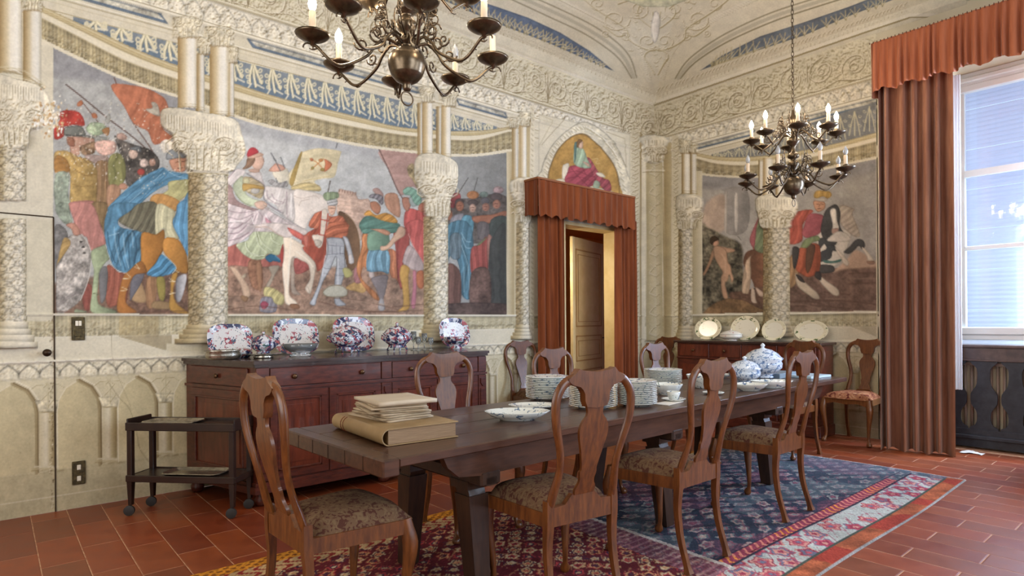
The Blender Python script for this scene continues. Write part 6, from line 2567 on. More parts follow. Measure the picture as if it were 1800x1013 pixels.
A_, B_ = gp(1548, 6.76), gp(1678, 6.90)
pleats('curtain_panel', A_, B_, .012, 3.72, 6.0, .075, VEL_W, cw, .012, 12, top_amp=.75, nz=22)
o = pleats('pelmet', gp(1534, 6.60), gp(2010, 6.60), 3.55, 4.03, 30, .022, VEL, cw, .02, 5, top_amp=.35, hemf=.55)
o = pleats('pelmet', (7.25, gp(1534, 6.60)[1]), gp(1534, 6.60), 3.52, 4.03, 4, .015, VEL, cw, .012, 6)
y9 = gp(2010, 6.60)[1]
pleats('pelmet', (6.60, y9), (7.25, y9), 3.52, 4.03, 4, .015, VEL, cw, .012, 6)
pleats('curtain_panel', (6.86, y9 + .62), (6.86, y9 + .06), .012, 3.72, 6.0, .075, VEL_W, cw, .012, 13, top_amp=.75, nz=22)
b = MB()
g0_, g1_ = gp(1534, 6.60), gp(2010, 6.60)
b.box(6.62, 7.28, g1_[1], g0_[1], 3.96, 3.985)
b.build('pelmet_board', mat('pelmet_top', (120, 70, 44), .7), cw)
b = MB()
for k in range(60):
    y = g0_[1] + (g1_[1] - g0_[1]) * k / 59
    b.tube([(6.578, y, 4.012), (6.578, y, 4.03)], .004, 5)
b.build('gathering_tape', mat('dark_tape', (84, 44, 28), .8), cw)
o = pleats('sheer_curtain', gp(1676, 7.24), gp(1692, 7.28), .6, 3.72, 3, .02, SHEER, None, 0, 8)
tag(o, 'white sheer curtain drawn behind the rust velvet curtain', 'curtain')
# ------------------------------------------------------------------ window recess
def on_x(x_, y_, X):
    rx, ry, rz = rays(x_, y_)
    t = X / rx
    return float(ry * t), float(rz * t + EYE)


XW = 7.56
WF = mat('white_window_paint', (214, 224, 226), .5)
WFD = mat('window_shadow_gap', (70, 86, 92), .6)
vL = on_x(1682, 560, XW)[0]
vR = -.25
zt = on_x(1693, 150, XW)[1]
zb = on_x(1693, 597, XW)[1]
wn = empty('window_1', (0, 0, 0))
tag(wn, kind='structure')
b = MB()
b.box(XW, XW + .06, vL - .075, vL, zb, 3.8)
b.box(XW - .02, XW + .06, vR, vR + .08, zb, 3.8)
b.box(XW - .02, XW + .06, vR, vL, 3.66, 3.8, .006)
z1 = on_x(1693, 166, XW)[1]
b.box(XW - .03, XW + .05, vR, vL - .01, z1 + .005, z1 + .075, .008)
b.box(XW - .045, XW + .05, vR, vL - .01, z1 + .10, z1 + .15, .01)
z2, z3 = on_x(1740, 575, XW)[1], on_x(1740, 598, XW)[1]
b.box(XW - .02, XW + .05, vR, vL - .01, z3, z3 + .05, .006)
b.box(XW - .035, XW + .05, vR, vL - .01, z3 + .05, z2, .01)
b.build('window_frame', WF, wn)
for yp, t in ((308, .035), (438, .022)):
    zz = on_x(1690, yp, XW)[1]
    b = MB()
    b.box(XW - .005, XW + .035, vR + .08, vL - .07, zz - t, zz + t, .005)
    b.build('glazing_bar', WF, wn)
b = MB()
b.box(XW - .012, XW + .03, .99, 1.07, z2, z1, .006)
b.build('meeting_stile', WF, wn)
b = MB()
vh, zh = on_x(1796, 505, XW)
b.tube([(XW - .012, 1.05, zh - .05), (XW - .04, 1.05, zh), (XW - .04, 1.12, zh)], .01, 8)
b.build('window_handle', mat('window_handle_metal', (60, 58, 54), .3, .9), wn)
gm = bpy.data.materials.new('window_glass')
gm.use_nodes = True
nt = gm.node_tree
nt.nodes.remove(nt.nodes['Principled BSDF'])
tr_, gl, mxs = nt.nodes.new('ShaderNodeBsdfTransparent'), nt.nodes.new('ShaderNodeBsdfGlossy'), nt.nodes.new('ShaderNodeMixShader')
tr_.inputs[0].default_value = (.93, .96, 1, 1)
gl.inputs['Roughness'].default_value = .03
mxs.inputs[0].default_value = .025
nt.links.new(tr_.outputs[0], mxs.inputs[1])
nt.links.new(gl.outputs[0], mxs.inputs[2])
nt.links.new(mxs.outputs[0], nt.nodes['Material Output'].inputs[0])
b = MB()
b.box(XW + .018, XW + .022, vR + .08, vL - .07, z2, z1)
b.build('pane', gm, wn)
# roller shutter outside: slats that let daylight glow through
sm_ = bpy.data.materials.new('shutter_slat')
sm_.use_nodes = True
nt = sm_.node_tree
nt.nodes.remove(nt.nodes['Principled BSDF'])
df, tl, mxs = nt.nodes.new('ShaderNodeBsdfDiffuse'), nt.nodes.new('ShaderNodeBsdfTranslucent'), nt.nodes.new('ShaderNodeMixShader')
df.inputs[0].default_value = (.50, .53, .58, 1)
tl.inputs[0].default_value = (.43, .46, .53, 1)
mxs.inputs[0].default_value = .5
nt.links.new(df.outputs[0], mxs.inputs[1])
nt.links.new(tl.outputs[0], mxs.inputs[2])
nt.links.new(mxs.outputs[0], nt.nodes['Material Output'].inputs[0])
zs = .98
k = 0
slat = MB()
slat.prism([(0, 0), (.006, .005), (.008, .024), (.004, .043), (0, .0455), (-.003, .024)], 'y', 1.06, vL + .05)
me = None
while zs < 3.85:
    if me is None:
        o = slat.build('slat', sm_, wn, loc=(XW + .20, 0, zs))
        me = o.data
    else:
        o = link(me, 'slat', wn, (XW + .20, 0, zs))
    zs += .046 + (.004 if (k % 9 == 8) else 0)
    k += 1
area('shutter_daylight', (XW + .9, 1.45, 2.4), (XW, 1.45, 2.4), 1.6, 3.0, 150, (.90, .93, 1.0))

# sill board and the openwork radiator cover under the window
BLK = mat('blue_black_paint', (30, 36, 46), .45, color2=(48, 54, 64), scale=14, noise=1)
SILL = mat('sill_wood', (70, 60, 62), .4, color2=(98, 84, 80), scale=10, noise=1)
XBF = 7.42
rc_ = empty('radiator_cover', (0, 0, 0))
tag(rc_, 'blue-black radiator cover with cut-out baluster boards under the window', 'radiator cover')
zc = on_x(1740, 612, XBF)[1]
ze = on_x(1740, 634, XBF)[1]
zf2 = on_x(1740, 757, XBF)[1]
v0, v1 = vR, 2.08
b = MB()
b.box(XBF - .03, XW - .005, v0, v1, zc, zc + .03, .006)
b.build('worktop', SILL, rc_)
b = MB()
b.box(XBF - .005, XBF + .02, v0, v1, ze, zc, .003)
b.box(XBF - .018, XBF + .02, v0, v1, ze - .01, ze + .008, .004)
b.build('top_rail', SILL, rc_)
b = MB()
b.box(XBF - .008, XBF + .025, v0, v1, zf2 - .07, zf2, .004)
b.box(XBF - .03, XBF + .03, v0, v1, zf2 - .10, zf2 - .06, .008)
b.box(XBF + .02, XBF + .04, v0, v1, .02, zf2 - .07)
b.build('bottom_rail', BLK, rc_)
pitch = abs(on_x(1702, 680, XBF)[0] - on_x(1756, 680, XBF)[0])
c0 = on_x(1729, 680, XBF)[0]
hh = ze - zf2
st = [(0, .118), (.03, .112), (.06, .075), (.14, .055), (.26, .062), (.34, .095), (.40, .108), (.50, .108), (.56, .090), (.64, .060), (.78, .050), (.88, .058), (.95, .100), (1.0, .118)]
for k in range(-2, 8):
    c = c0 - k * pitch
    if c < v0 + .12 or c > v1 - .1:
        continue
    q = crom([(zf2 + t * hh, w * pitch / .25) for t, w in st], False, 4)
    pts = [(c + w, z) for z, w in q] + [(c - w, z) for z, w in reversed(q)]
    b = MB()
    vs = [(XBF, y, z) for y, z in pts] + [(XBF + .018, y, z) for y, z in pts]
    n = len(pts)
    h2 = n // 2
    fs = [(i, (i + 1) % n, n + (i + 1) % n, n + i) for i in range(n)]
    for off, fl in ((0, 0), (n, 1)):
        for i in range(h2 - 1):
            f = (off + i, off + i + 1, off + n - 2 - i, off + n - 1 - i)
            fs.append(f if fl else f[::-1])
    b.add(vs, fs)
    b.build('baluster_board', BLK, rc_)
rad = empty('radiator', (0, 0, 0))
tag(rad, 'old column radiator glimpsed through the cut-outs below the window', 'radiator')
RM = mat('radiator_paint', (146, 128, 116), .5)
y = v0 + .1
b = MB()
b.tube([(0, 0, .12), (0, 0, .84)], .013, 8)
me = None
n = 0
while y < 2.0:
    if me is None:
        me = b.build('column_tube', RM, rad, smooth=True, loc=(XBF + .09, y, 0)).data
    else:
        link(me, 'column_tube', rad, (XBF + .09, y, 0))
    y += .052
b = MB()
b.box(XBF + .075, XBF + .105, v0 + .08, 2.0, .10, .13)
b.box(XBF + .075, XBF + .105, v0 + .08, 2.0, .83, .86)
for yy in (v0 + .2, 1.9):
    b.box(XBF + .07, XBF + .11, yy, yy + .03, 0, .11)
b.build('manifold', RM, rad)
b = MB()
b.box(XW - .02, XW + .4, v0 - .02, W1 + .02, 0, .96)
tag(b.build('wall_under_window', PLASTER), kind='structure')

# scrap of white cloth on the floor
c = on_z(1707, 798, .0)
nx = 12
X1, Y1 = np.meshgrid(np.linspace(-.06, .06, nx), np.linspace(-.09, .09, nx))
r = np.random.default_rng(4)
Z1 = .022 * vnoise((nx, nx), 3, 5, 2) * (1 - (np.abs(Y1) / .1) ** 2) + .001
o = fast_mesh('rag', np.stack([X1.ravel() * (1 + .5 * np.sin(Y1.ravel() * 40)), Y1.ravel(), Z1.ravel()], 1), grid_faces(nx, nx), None, mat('white_cloth', (226, 222, 214), .9))
o.location = (c.x + .03, c.y, 0)
tag(o, 'crumpled white rag on the floor below the window', 'rag')

# ------------------------------------------------------------------ wall fittings
BR = mat('tarnished_brass', (92, 80, 50), .5, .6, color2=(60, 52, 34), scale=60, noise=1, bump=.4, lo=.4, hi=.6)
IV = mat('ivory_switch', (222, 214, 196), .4)


def wall_at(x_, y_):
    u, z = on_left(x_, y_)
    return float(u), float(z)


def plate_on_wall(cx, cy, w, h, label, name, kind):
    u, z = wall_at(cx, cy)
    t = empty(name, (u, DV - .001, z))
    tag(t, label, 'switch' if kind else 'socket')
    b = MB()
    b.box(-w / 2, w / 2, -.012, 0, -h / 2, h / 2, .003)
    b.build('plate', BR, t)
    if kind:
        b = MB()
        b.box(-.018, -.001, -.020, -.011, h * .12, h * .34, .002)
        b.box(.001, .018, -.020, -.011, h * .12, h * .34, .002)
        b.build('rocker', IV, t)
        b = MB()
        b.box(-.022, .022, -.016, -.011, -h * .34, -h * .06, .003)
        b.build('blank', BR, t)
    else:
        for s_ in (.24, -.24):
            b = MB()
            b.box(-.012, .012, -.018, -.011, s_ * h - .018, s_ * h + .018, .004)
            b.build('outlet', IV, t)
    return t


plate_on_wall(137.5, 578, .078, .165, 'ornate brass light switch plate under the left end of the wall painting', 'light_switch', 1)
plate_on_wall(138.5, 831, .078, .165, 'ornate brass socket plate low on the wall beside the hidden door', 'wall_socket', 0)
# the jib door: joint lines cut in the wall, knob
JO = mat('joint_shadow', (58, 44, 28), .9)
jd = MB()
uj, zj = wall_at(94, 382)
jd.box(uj - .004, uj + .004, DV - .006, DV + .01, 0, zj)
jd.box(-.6, uj, DV - .006, DV + .01, zj - .004, zj + .004)
tag(jd.build('door_1', JO), kind='structure')
b = MB()
u, z = wall_at(82, 620)
b.lathe([(0, 0), (.016, .001), (.009, .012), (.008, .03), (.022, .036), (.026, .046), (.02, .056), (0, .06)], 18)
o = b.build('door_knob', mat('dark_bronze', (54, 38, 24), .4, .7), None, smooth=True, loc=(u, DV - .002, z), rot=(R(90), 0, 0))
tag(o, 'small round bronze knob of the hidden painted door', 'door knob')

# ------------------------------------------------------------------ chandeliers
BZ = mat('aged_bronze', (112, 96, 76), .3, .85, color2=(74, 62, 48), scale=18, noise=1)
WAX = mat('candle_sleeve', (224, 200, 170), .5)
BULB_OFF = mat('clear_bulb', (228, 232, 236), .08, spec=.8, transmission=.6)
BULB_ON = mat('lit_bulb', (255, 240, 214), .3, emis=(255, 232, 196), estr=60)


def chandelier(x, y, label, lit_lower, lit_upper, ztop, a0):
    t = empty('chandelier', (x, y, 2.55))
    tag(t, label, 'chandelier', 'bronze chandeliers over the table')
    # turned stem
    b = MB()
    b.lathe([(0, -.125), (.016, -.12), (.022, -.105), (.02, -.09), (.034, -.082), (.055, -.07), (.076, -.045), (.078, -.04), (.088, -.01), (.091, .01), (.088, .035), (.076, .06), (.05, .08), (.03, .088), (.034, .1),
             (.05, .105), (.05, .118), (.03, .125), (.022, .15), (.034, .165), (.05, .19), (.052, .205), (.04, .225), (.022, .24), (.026, .25), (.048, .262), (.052, .28), (.04, .30), (.02, .315), (.018, .36), (.03, .375),
             (.055, .40), (.06, .42), (.045, .445), (.022, .46), (.022, .54), (.034, .56), (.05, .60), (.03, .64), (.016, .66), (.012, .70), (0, .71)], 28)
    b.build('stem', BZ, t, smooth=True)
    b = MB()
    b.tube([(.033 * math.cos(a), 0, -.158 + .033 * math.sin(a)) for a in [i * math.pi / 10 for i in range(20)]], .004, 8, closed=True, upv=(0, 1, 0))
    b.build('pull_ring', BZ, t, smooth=True)
    # arms
    def arm(n, k, rad, zb, zc, drop, lit, off):
        an = a0 + off + 2 * math.pi * k / n
        d = Vector((math.cos(an), math.sin(an), 0))
        f = lambda r_, z: (d.x * r_, d.y * r_, z)
        b = MB()
        P = crom([f(.04, zb), f(.10, zb + .02), f(.15, zb - .02), f(.19, zb - .075 * drop), f(.19 + (rad - .19) * .4, zb - .13 * drop), f(rad - .09, zb - .125 * drop), f(rad - .02, zb - .06 * drop), f(rad, zc - .03), f(rad, zc)], False, 5)
        b.tube([tuple(p) for p in P], .0075, 7)
        # small spurs and scrolls
        for (i0, s_) in ((14, 1), (20, -1), (26, 1), (30, -1)):
            p = Vector(P[i0])
            q = [p + Vector((0, 0, s_ * .0)) + Vector(f(.0 + .012 * j, 0)) * 1.0 + Vector((0, 0, s_ * (.006 + .010 * math.sin(j * .9)))) for j in range(4)]
            b.tube(q, [.005, .004, .003, .002], 5)
        c = []
        for j in range(16):
            aa, rr = j * .55, .050 * (1 - j / 18)
            c.append(f(.145 + rr * math.cos(aa + 2.2), zb + .035 + rr * math.sin(aa + 2.2)))
        b.tube(c, .0055, 6)
        c = []
        for j in range(14):
            aa, rr = j * .6, .034 * (1 - j / 16)
            c.append(f(.215 + rr * math.cos(-aa), zb - .02 * drop + rr * math.sin(-aa)))
        b.tube(c, .0048, 6)
        c = [f(rad + .02 + .022 * math.cos(j * .5), zc - .045 + .022 * math.sin(j * .5)) for j in range(8)]
        b.tube(c, .004, 5)
        ao = b.build('arm', BZ, t, smooth=True)
        b = MB()
        b.lathe([(0, -.034), (.010, -.032), (.012, -.02), (.03, -.012), (.056, .0), (.074, .012), (.080, .021), (.073, .021), (.050, .012), (.018, .012), (.013, .02), (.022, .034), (.024, .044), (.016, .05), (0, .05)], 20, d.x * rad, d.y * rad)
        b.v = [(vx, vy, vz + zc) for vx, vy, vz in b.v]
        b.build('drip_pan', BZ, ao, smooth=True)
        b = MB()
        b.lathe([(.014, .045), (.0155, .05), (.0155, .125), (.013, .13), (0, .13)], 14, d.x * rad, d.y * rad)
        b.v = [(vx, vy, vz + zc) for vx, vy, vz in b.v]
        b.build('candle_sleeve', WAX, ao, smooth=True)
        b = MB()
        b.lathe([(.008, .128), (.017, .145), (.020, .162), (.016, .182), (.007, .20), (0, .212)], 12, d.x * rad, d.y * rad)
        b.v = [(vx, vy, vz + zc) for vx, vy, vz in b.v]
        b.build('bulb', BULB_ON if lit else BULB_OFF, ao, smooth=True)
        if lit:
            L = bpy.data.lights.new('bulb_light', 'POINT')
            L.energy = 4.2
            L.color = (1.0, .86, .68)
            L.shadow_soft_size = .03
            lo_ = bpy.data.objects.new('bulb_light', L)
            COL.objects.link(lo_)
            lo_.parent = t
            lo_.location = (d.x * (rad + .03), d.y * (rad + .03), zc + .26)
        return d
    for k in range(8):
        arm(8, k, .435, .10, .075, 1.0, k in lit_lower, 0)
    for k in range(8):
        arm(8, k, .36, .47, .44, .85, k in lit_upper, math.pi / 8)
    # pierced crest ornaments between the tiers
    for tier, (zb, rr0) in enumerate(((.17, .10), (.53, .085))):
        for k in range(8):
            an = a0 + math.pi / 8 * (1 - tier) + 2 * math.pi * k / 8
            dx, dy = math.cos(an), math.sin(an)
            b = MB()
            for sg, ph, rs in ((1, 0, .042), (-1, 2.0, .034), (1, 4.0, .026)):
                c = []
                for j in range(12):
                    aa, rr = j * .62 * sg + ph, rs * (1 - j / 15)
                    r_ = rr0 + .03 + rr * math.cos(aa)
                    c.append((dx * r_, dy * r_, zb + ph * .022 + rr * math.sin(aa)))
                b.tube(c, .0042, 5)
            b.tube([(dx * .03, dy * .03, zb - .03), (dx * rr0, dy * rr0, zb), (dx * (rr0 + .02), dy * (rr0 + .02), zb + .12), (dx * (rr0 + .012), dy * (rr0 + .012), zb + .16)], [.006, .005, .004, .002], 6)
            b.build('crest_scroll', BZ, t, smooth=True)
    # suspension chain
    zc = .72
    b = MB()
    lk = [(0.011 * math.cos(a), 0, .024 * math.sin(a)) for a in [i * math.pi / 6 for i in range(12)]]
    b.tube(lk, .0034, 6, closed=True, upv=(0, 1, 0))
    me = None
    i = 0
    while zc < ztop - 2.55:
        if me is None:
            o = b.build('chain_link', BZ, t, smooth=True, loc=(0, 0, zc))
            me = o.data
        else:
            o = link(me, 'chain_link', t, (0, 0, zc))
        o.rotation_euler = (0, 0, (i % 2) * math.pi / 2)
        zc += .039
        i += 1
    b = MB()
    b.lathe([(0, 0), (.02, 0), (.05, .02), (.055, .04), (0, .045)], 16)
    b.build('ceiling_rose', BZ, t, smooth=True, loc=(0, 0, ztop - 2.55 - .03))
    return t


chandelier(1.535, 2.56, 'near bronze chandelier over the left end of the table, cut by the picture top', (1, 2, 3, 6), range(8), 5.16, R(22))
chandelier(5.66, 2.56, 'far bronze chandelier hanging on a chain before the far wall', (), range(8), 5.08, R(8))
# ------------------------------------------------------------------ porcelain
def china(name, base, cols, sc=30, cover=.10, rough=.12, seed=0.0):
    m = bpy.data.materials.new(name)
    m.use_nodes = True
    nt = m.node_tree
    p = nt.nodes['Principled BSDF']
    p.inputs['Roughness'].default_value = rough
    p.inputs['Coat Weight'].default_value = .4
    tc = nt.nodes.new('ShaderNodeTexCoord')
    cur_ = None
    for i, (c, s_, th) in enumerate(cols):
        mp = nt.nodes.new('ShaderNodeMapping')
        mp.inputs['Location'].default_value = (seed + i * 3.7, i * 1.3, seed)
        nz = nt.nodes.new('ShaderNodeTexNoise')
        nz.inputs['Scale'].default_value = s_
        nz.inputs['Detail'].default_value = 2.5
        nz.inputs['Distortion'].default_value = .8
        nt.links.new(tc.outputs['Object'], mp.inputs['Vector'])
        nt.links.new(mp.outputs['Vector'], nz.inputs['Vector'])
        mr = nt.nodes.new('ShaderNodeMapRange')
        mr.inputs['From Min'].default_value, mr.inputs['From Max'].default_value = th, th + .02
        nt.links.new(nz.outputs['Fac'], mr.inputs['Value'])
        mx = nt.nodes.new('ShaderNodeMix')
        mx.data_type = 'RGBA'
        nt.links.new(mr.outputs['Result'], mx.inputs[0])
        if cur_ is None:
            mx.inputs[6].default_value = [*lin(base), 1]
        else:
            nt.links.new(cur_, mx.inputs[6])
        mx.inputs[7].default_value = [*lin(c), 1]
        cur_ = mx.outputs[2]
    nt.links.new(cur_, p.inputs['Base Color'])
    return m


BW = china('blue_white_china', (214, 216, 210), [((96, 116, 140), 34, .60), ((120, 136, 126), 44, .66)])
BWT = china('blue_white_tureen', (206, 214, 224), [((112, 136, 168), 34, .55), ((80, 100, 138), 50, .61)])
BWR = china('blue_white_rim', (216, 216, 208), [((110, 122, 130), 60, .62)])
IMA = china('imari_china', (196, 198, 206), [((40, 48, 84), 22, .50), ((160, 84, 92), 30, .56), ((70, 110, 100), 40, .64)])
IMC = china('imari_centre', (206, 204, 204), [((156, 90, 100), 40, .61), ((72, 96, 110), 46, .64)])
IMS = china('imari_spray', (206, 202, 204), [((150, 60, 76), 30, .50), ((70, 90, 110), 36, .56)])
CRM = china('cream_china', (226, 218, 190), [((84, 104, 60), 22, .59), ((120, 70, 60), 34, .66)])
CRMC = china('cream_plain', (226, 220, 202), [((206, 198, 176), 20, .64)])
GILT = mat('gilt_edge', (170, 140, 84), .3, .6)
GLASS = mat('clear_glass', (232, 238, 238), .05, transmission=.85, spec=.6)


def plate_me(name, r, h, m, n=32, scallop=0.0, well=.62):
    b = MB()
    w = (lambda a, rr, z: 1 + scallop * math.cos(8 * a) * (rr / r) ** 3) if scallop else None
    b.lathe([(0, .004), (r * .55, .004), (r * .56, 0), (r * .60, 0), (r * .62, .004), (r * well + .02, h * .5), (r, h), (r * 1.003, h + .0025), (r * .985, h + .003), (r * well + .01, h * .55 + .002), (r * well - .02, .0075), (0, .007)], n, cap=False, wob=w)
    me = bpy.data.meshes.new(name)
    me.from_pydata(b.v, [], b.f)
    me.materials.append(m)
    me.polygons.foreach_set('use_smooth', [True] * len(me.polygons))
    return me


ORD = 'top second third fourth fifth sixth seventh eighth ninth tenth eleventh twelfth thirteenth fourteenth'.split()


def stack(x_, y_, r, n, label, group, dz=.0112, top='topmost'):
    c = on_z(x_, y_, .78)
    me = plate_me('plate', r, .020, BW)
    for k in range(n):
        o = link(me, 'plate', None, (c.x + random.uniform(-.002, .002), c.y + random.uniform(-.002, .002), .7805 + dz * k), (0, 0, random.uniform(0, 6)))
        tag(o, (('topmost blue and white plate of ' + label) if k == n - 1 else ORD[n - 1 - k] + ' blue and white plate from the top of ' + label), 'plate', group)


stack(962, 702, .146, 13, 'the leftmost stack on the table', 'plates in the leftmost stack')
stack(1043, 717, .146, 12, 'the stack behind the foreground chair back', 'plates in the stack behind the chair back')
stack(1118, 713, .128, 13, 'the stack right of the foreground chair', 'plates in the stack right of the foreground chair')
stack(1165, 675, .155, 10, 'the farthest stack, before the corner', 'plates in the farthest stack')


def vessel(name, x_, y_, prof, label, cat, m=BW, sx=1.0, sy=1.0, rz=0.0, z=.7805, n=32, loc=None, scallop=0.0):
    c = loc if loc is not None else on_z(x_, y_, z)
    b = MB()
    rm = max(p[0] for p in prof)
    w = (lambda a, rr, zz: 1 + scallop * math.cos(10 * a) * (rr / rm) ** 2) if scallop else None
    b.lathe(prof, n, sx=sx, sy=sy, cap=False, wob=w)
    o = b.build(name, m, None, smooth=True, loc=(c[0], c[1], z), rot=(0, 0, rz))
    return tag(o, label, cat)


bowl_prof = lambda r, h, t=.004: [(0, .003), (r * .45, .003), (r * .46, 0), (r * .52, 0), (r * .54, h * .12), (r * .8, h * .45), (r, h), (r * 1.0, h + .003), (r * .97, h + .002), (r * .76, h * .5), (r * .5, h * .2), (0, h * .16)]
vessel('oval_dish', 909, 738, bowl_prof(.155, .046), 'oval scalloped blue and white dish nearest the book', 'dish', sx=1.12, sy=.78, rz=R(-40), scallop=.02)
vessel('oval_dish', 938, 717, bowl_prof(.14, .018), 'flat blue and white dish behind the scalloped oval one', 'dish', sx=1.1, sy=.8, rz=R(-40))
vessel('serving_bowl', 1172, 694, bowl_prof(.11, .075), 'deep white scalloped bowl right of the plate stack', 'bowl', scallop=.03)
sc = vessel('saucer', 1184, 705, bowl_prof(.078, .014), 'saucer under the cup beside the third chair', 'saucer')
vessel('cup', 1184, 703, [(0, .002), (.025, 0), (.028, .004), (.040, .03), (.045, .055), (.042, .055), (.036, .03), (0, .008)], 'small blue and white cup on its saucer left of the third chair back', 'cup', z=.788)
vessel('saucer', 1254, 693, bowl_prof(.075, .013), 'saucer seen through the third chair back', 'saucer')
vessel('cup', 1254, 691, [(0, .002), (.025, 0), (.028, .004), (.040, .03), (.045, .055), (.042, .055), (.036, .03), (0, .008)], 'cup seen through the third chair back', 'cup', z=.788)
vessel('serving_bowl', 1238, 682, bowl_prof(.135, .10), 'large open bowl behind the third chair back', 'bowl')
vessel('serving_bowl', 1262, 664, bowl_prof(.12, .03), 'shallow dish behind the large open bowl', 'dish')
vessel('serving_bowl', 1318, 687, bowl_prof(.115, .05), 'low footed bowl in front of the small tureen', 'bowl', sx=1.15, sy=.9, rz=R(-35))
vessel('serving_dish', 1356, 682, bowl_prof(.14, .055), 'oblong dish in front of the large tureen', 'dish', sx=1.2, sy=.75, rz=R(-35))
vessel('serving_dish', 1358, 661, bowl_prof(.17, .02), 'stand plate under the large tureen', 'plate', sx=1.1, sy=.9, rz=R(-35))


def tureen(x_, y_, r, h, label, z=.7805, m=BWT, legs=0, loc=None, sx=1.0, handles=True, kn=1.0, rz=0.0):
    c = loc if loc is not None else on_z(x_, y_, z)
    t = empty('tureen', (c[0], c[1], z), rz)
    tag(t, label, 'tureen')
    b = MB()
    z0 = h * .14 if legs else 0
    b.lathe([(0, z0), (r * .5, z0), (r * .55, z0 + h * .03), (r * .45, z0 + h * .08), (r * .7, z0 + h * .16), (r * .95, z0 + h * .30), (r * .97, z0 + h * .42), (r * .92, z0 + h * .50), (r * 1.0, z0 + h * .54), (r * .96, z0 + h * .56), (r * .85, z0 + h * .5), (0, z0 + h * .4)], 32, sx=sx, cap=False)
    body = b.build('body', m, t, smooth=True)
    b = MB()
    zl = z0 + h * .55
    b.lathe([(r * 1.0, zl), (r * 1.02, zl + h * .02), (r * .92, zl + h * .05), (r * .75, zl + h * .16), (r * .45, zl + h * .26), (r * .15, zl + h * .30), (r * .08, zl + h * .33), (0, zl + h * .33)], 32, sx=sx, cap=False)
    lid = b.build('lid', m, t, smooth=True)
    b = MB()
    b.lathe([(r * .05, 0), (r * .07, h * .03), (r * .15 * kn, h * .07), (r * .13 * kn, h * .10), (r * .06, h * .13), (0, h * .15)], 14)
    b.build('finial', m, lid, smooth=True, loc=(0, 0, zl + h * .31))
    if handles:
        for sg in (-1, 1):
            b = MB()
            b.tube([(sg * r * .92 * sx, 0, z0 + h * .44), (sg * r * 1.18 * sx, 0, z0 + h * .50), (sg * r * 1.2 * sx, 0, z0 + h * .38), (sg * r * .95 * sx, 0, z0 + h * .28)], .008, 8)
            b.build('handle', m, body, smooth=True)
    if legs:
        for k in range(4):
            a = R(45 + 90 * k)
            b = MB()
            b.tube([(math.cos(a) * r * .55 * sx, math.sin(a) * r * .55, z0 + h * .12), (math.cos(a) * r * .72 * sx, math.sin(a) * r * .72, z0 * .5), (math.cos(a) * r * .62 * sx, math.sin(a) * r * .62, .006), (math.cos(a) * r * .75 * sx, math.sin(a) * r * .75, .006)], [.012, .010, .009, .006], 8)
            b.build('foot', m, t, smooth=True)
    return t


tureen(1309, 674, .13, .225, 'smaller blue and white covered tureen')
tureen(1341, 664, .165, .30, 'larger blue and white covered tureen at the right', z=.80, kn=.8)
# flat glazed case and papers at the far end
p = on_z(1430, 668, .7805)
b = MB()
b.box(-.20, .20, -.13, .13, 0, .045, .004)
o = b.build('flat_case', mat('grey_case', (112, 124, 132), .35), None, loc=(5.46, 2.66, .781), rot=(0, 0, R(4)))
tag(o, 'flat grey case lying at the far end of the table', 'case')
b = MB()
b.box(-.17, .17, -.11, .11, 0, .022, .003)
o = b.build('flat_case', mat('pale_case', (168, 182, 186), .3), None, loc=(5.64, 2.42, .781), rot=(0, 0, R(-6)))
tag(o, 'thin pale case at the very end of the table', 'case')
p = on_z(1172, 706, .781)
b = MB()
b.box(-.11, .11, -.05, .05, 0, .003)
o = b.build('napkin', mat('napkin_linen', (214, 206, 194), .9), None, loc=(p.x - .05, p.y - .05, .7805), rot=(0, 0, R(10)))
tag(o, 'small white napkin lying between the bowl and the plate stack', 'napkin')

# ------------------------------------------------------------------ big vellum book and folders
VELL = mat('vellum', (136, 108, 70), .5, color2=(160, 132, 92), scale=5, noise=1)
PAGE = mat('page_edges', (128, 100, 74), .8, color2=(160, 132, 100), scale=40, noise=1, stretch=(.3, .3, 14))
KRAFT = mat('kraft_paper', (170, 148, 120), .7, color2=(188, 168, 140), scale=4, noise=1)
PAPER = mat('old_paper', (178, 160, 132), .8, color2=(142, 120, 92), scale=10, noise=1)
TOPF = mat('pale_folder', (186, 168, 144), .7, color2=(200, 184, 160), scale=4, noise=1)
LTH = mat('spine_label', (120, 62, 40), .5)
A = on_z(676, 786, .782)
B_ = on_z(806, 768, .782)
C_ = on_z(592, 752, .782)
bx = (B_ - A)
bl = bx.length
ba = math.atan2(bx.y, bx.x)
bwid = (C_ - A).length
bk = empty('book', (A.x, A.y, .7815), ba)
tag(bk, 'big vellum-bound book with a rounded spine lying on the table', 'book')
Lb, Wb, Hb = min(bl, .42), min(bwid, .62), .072
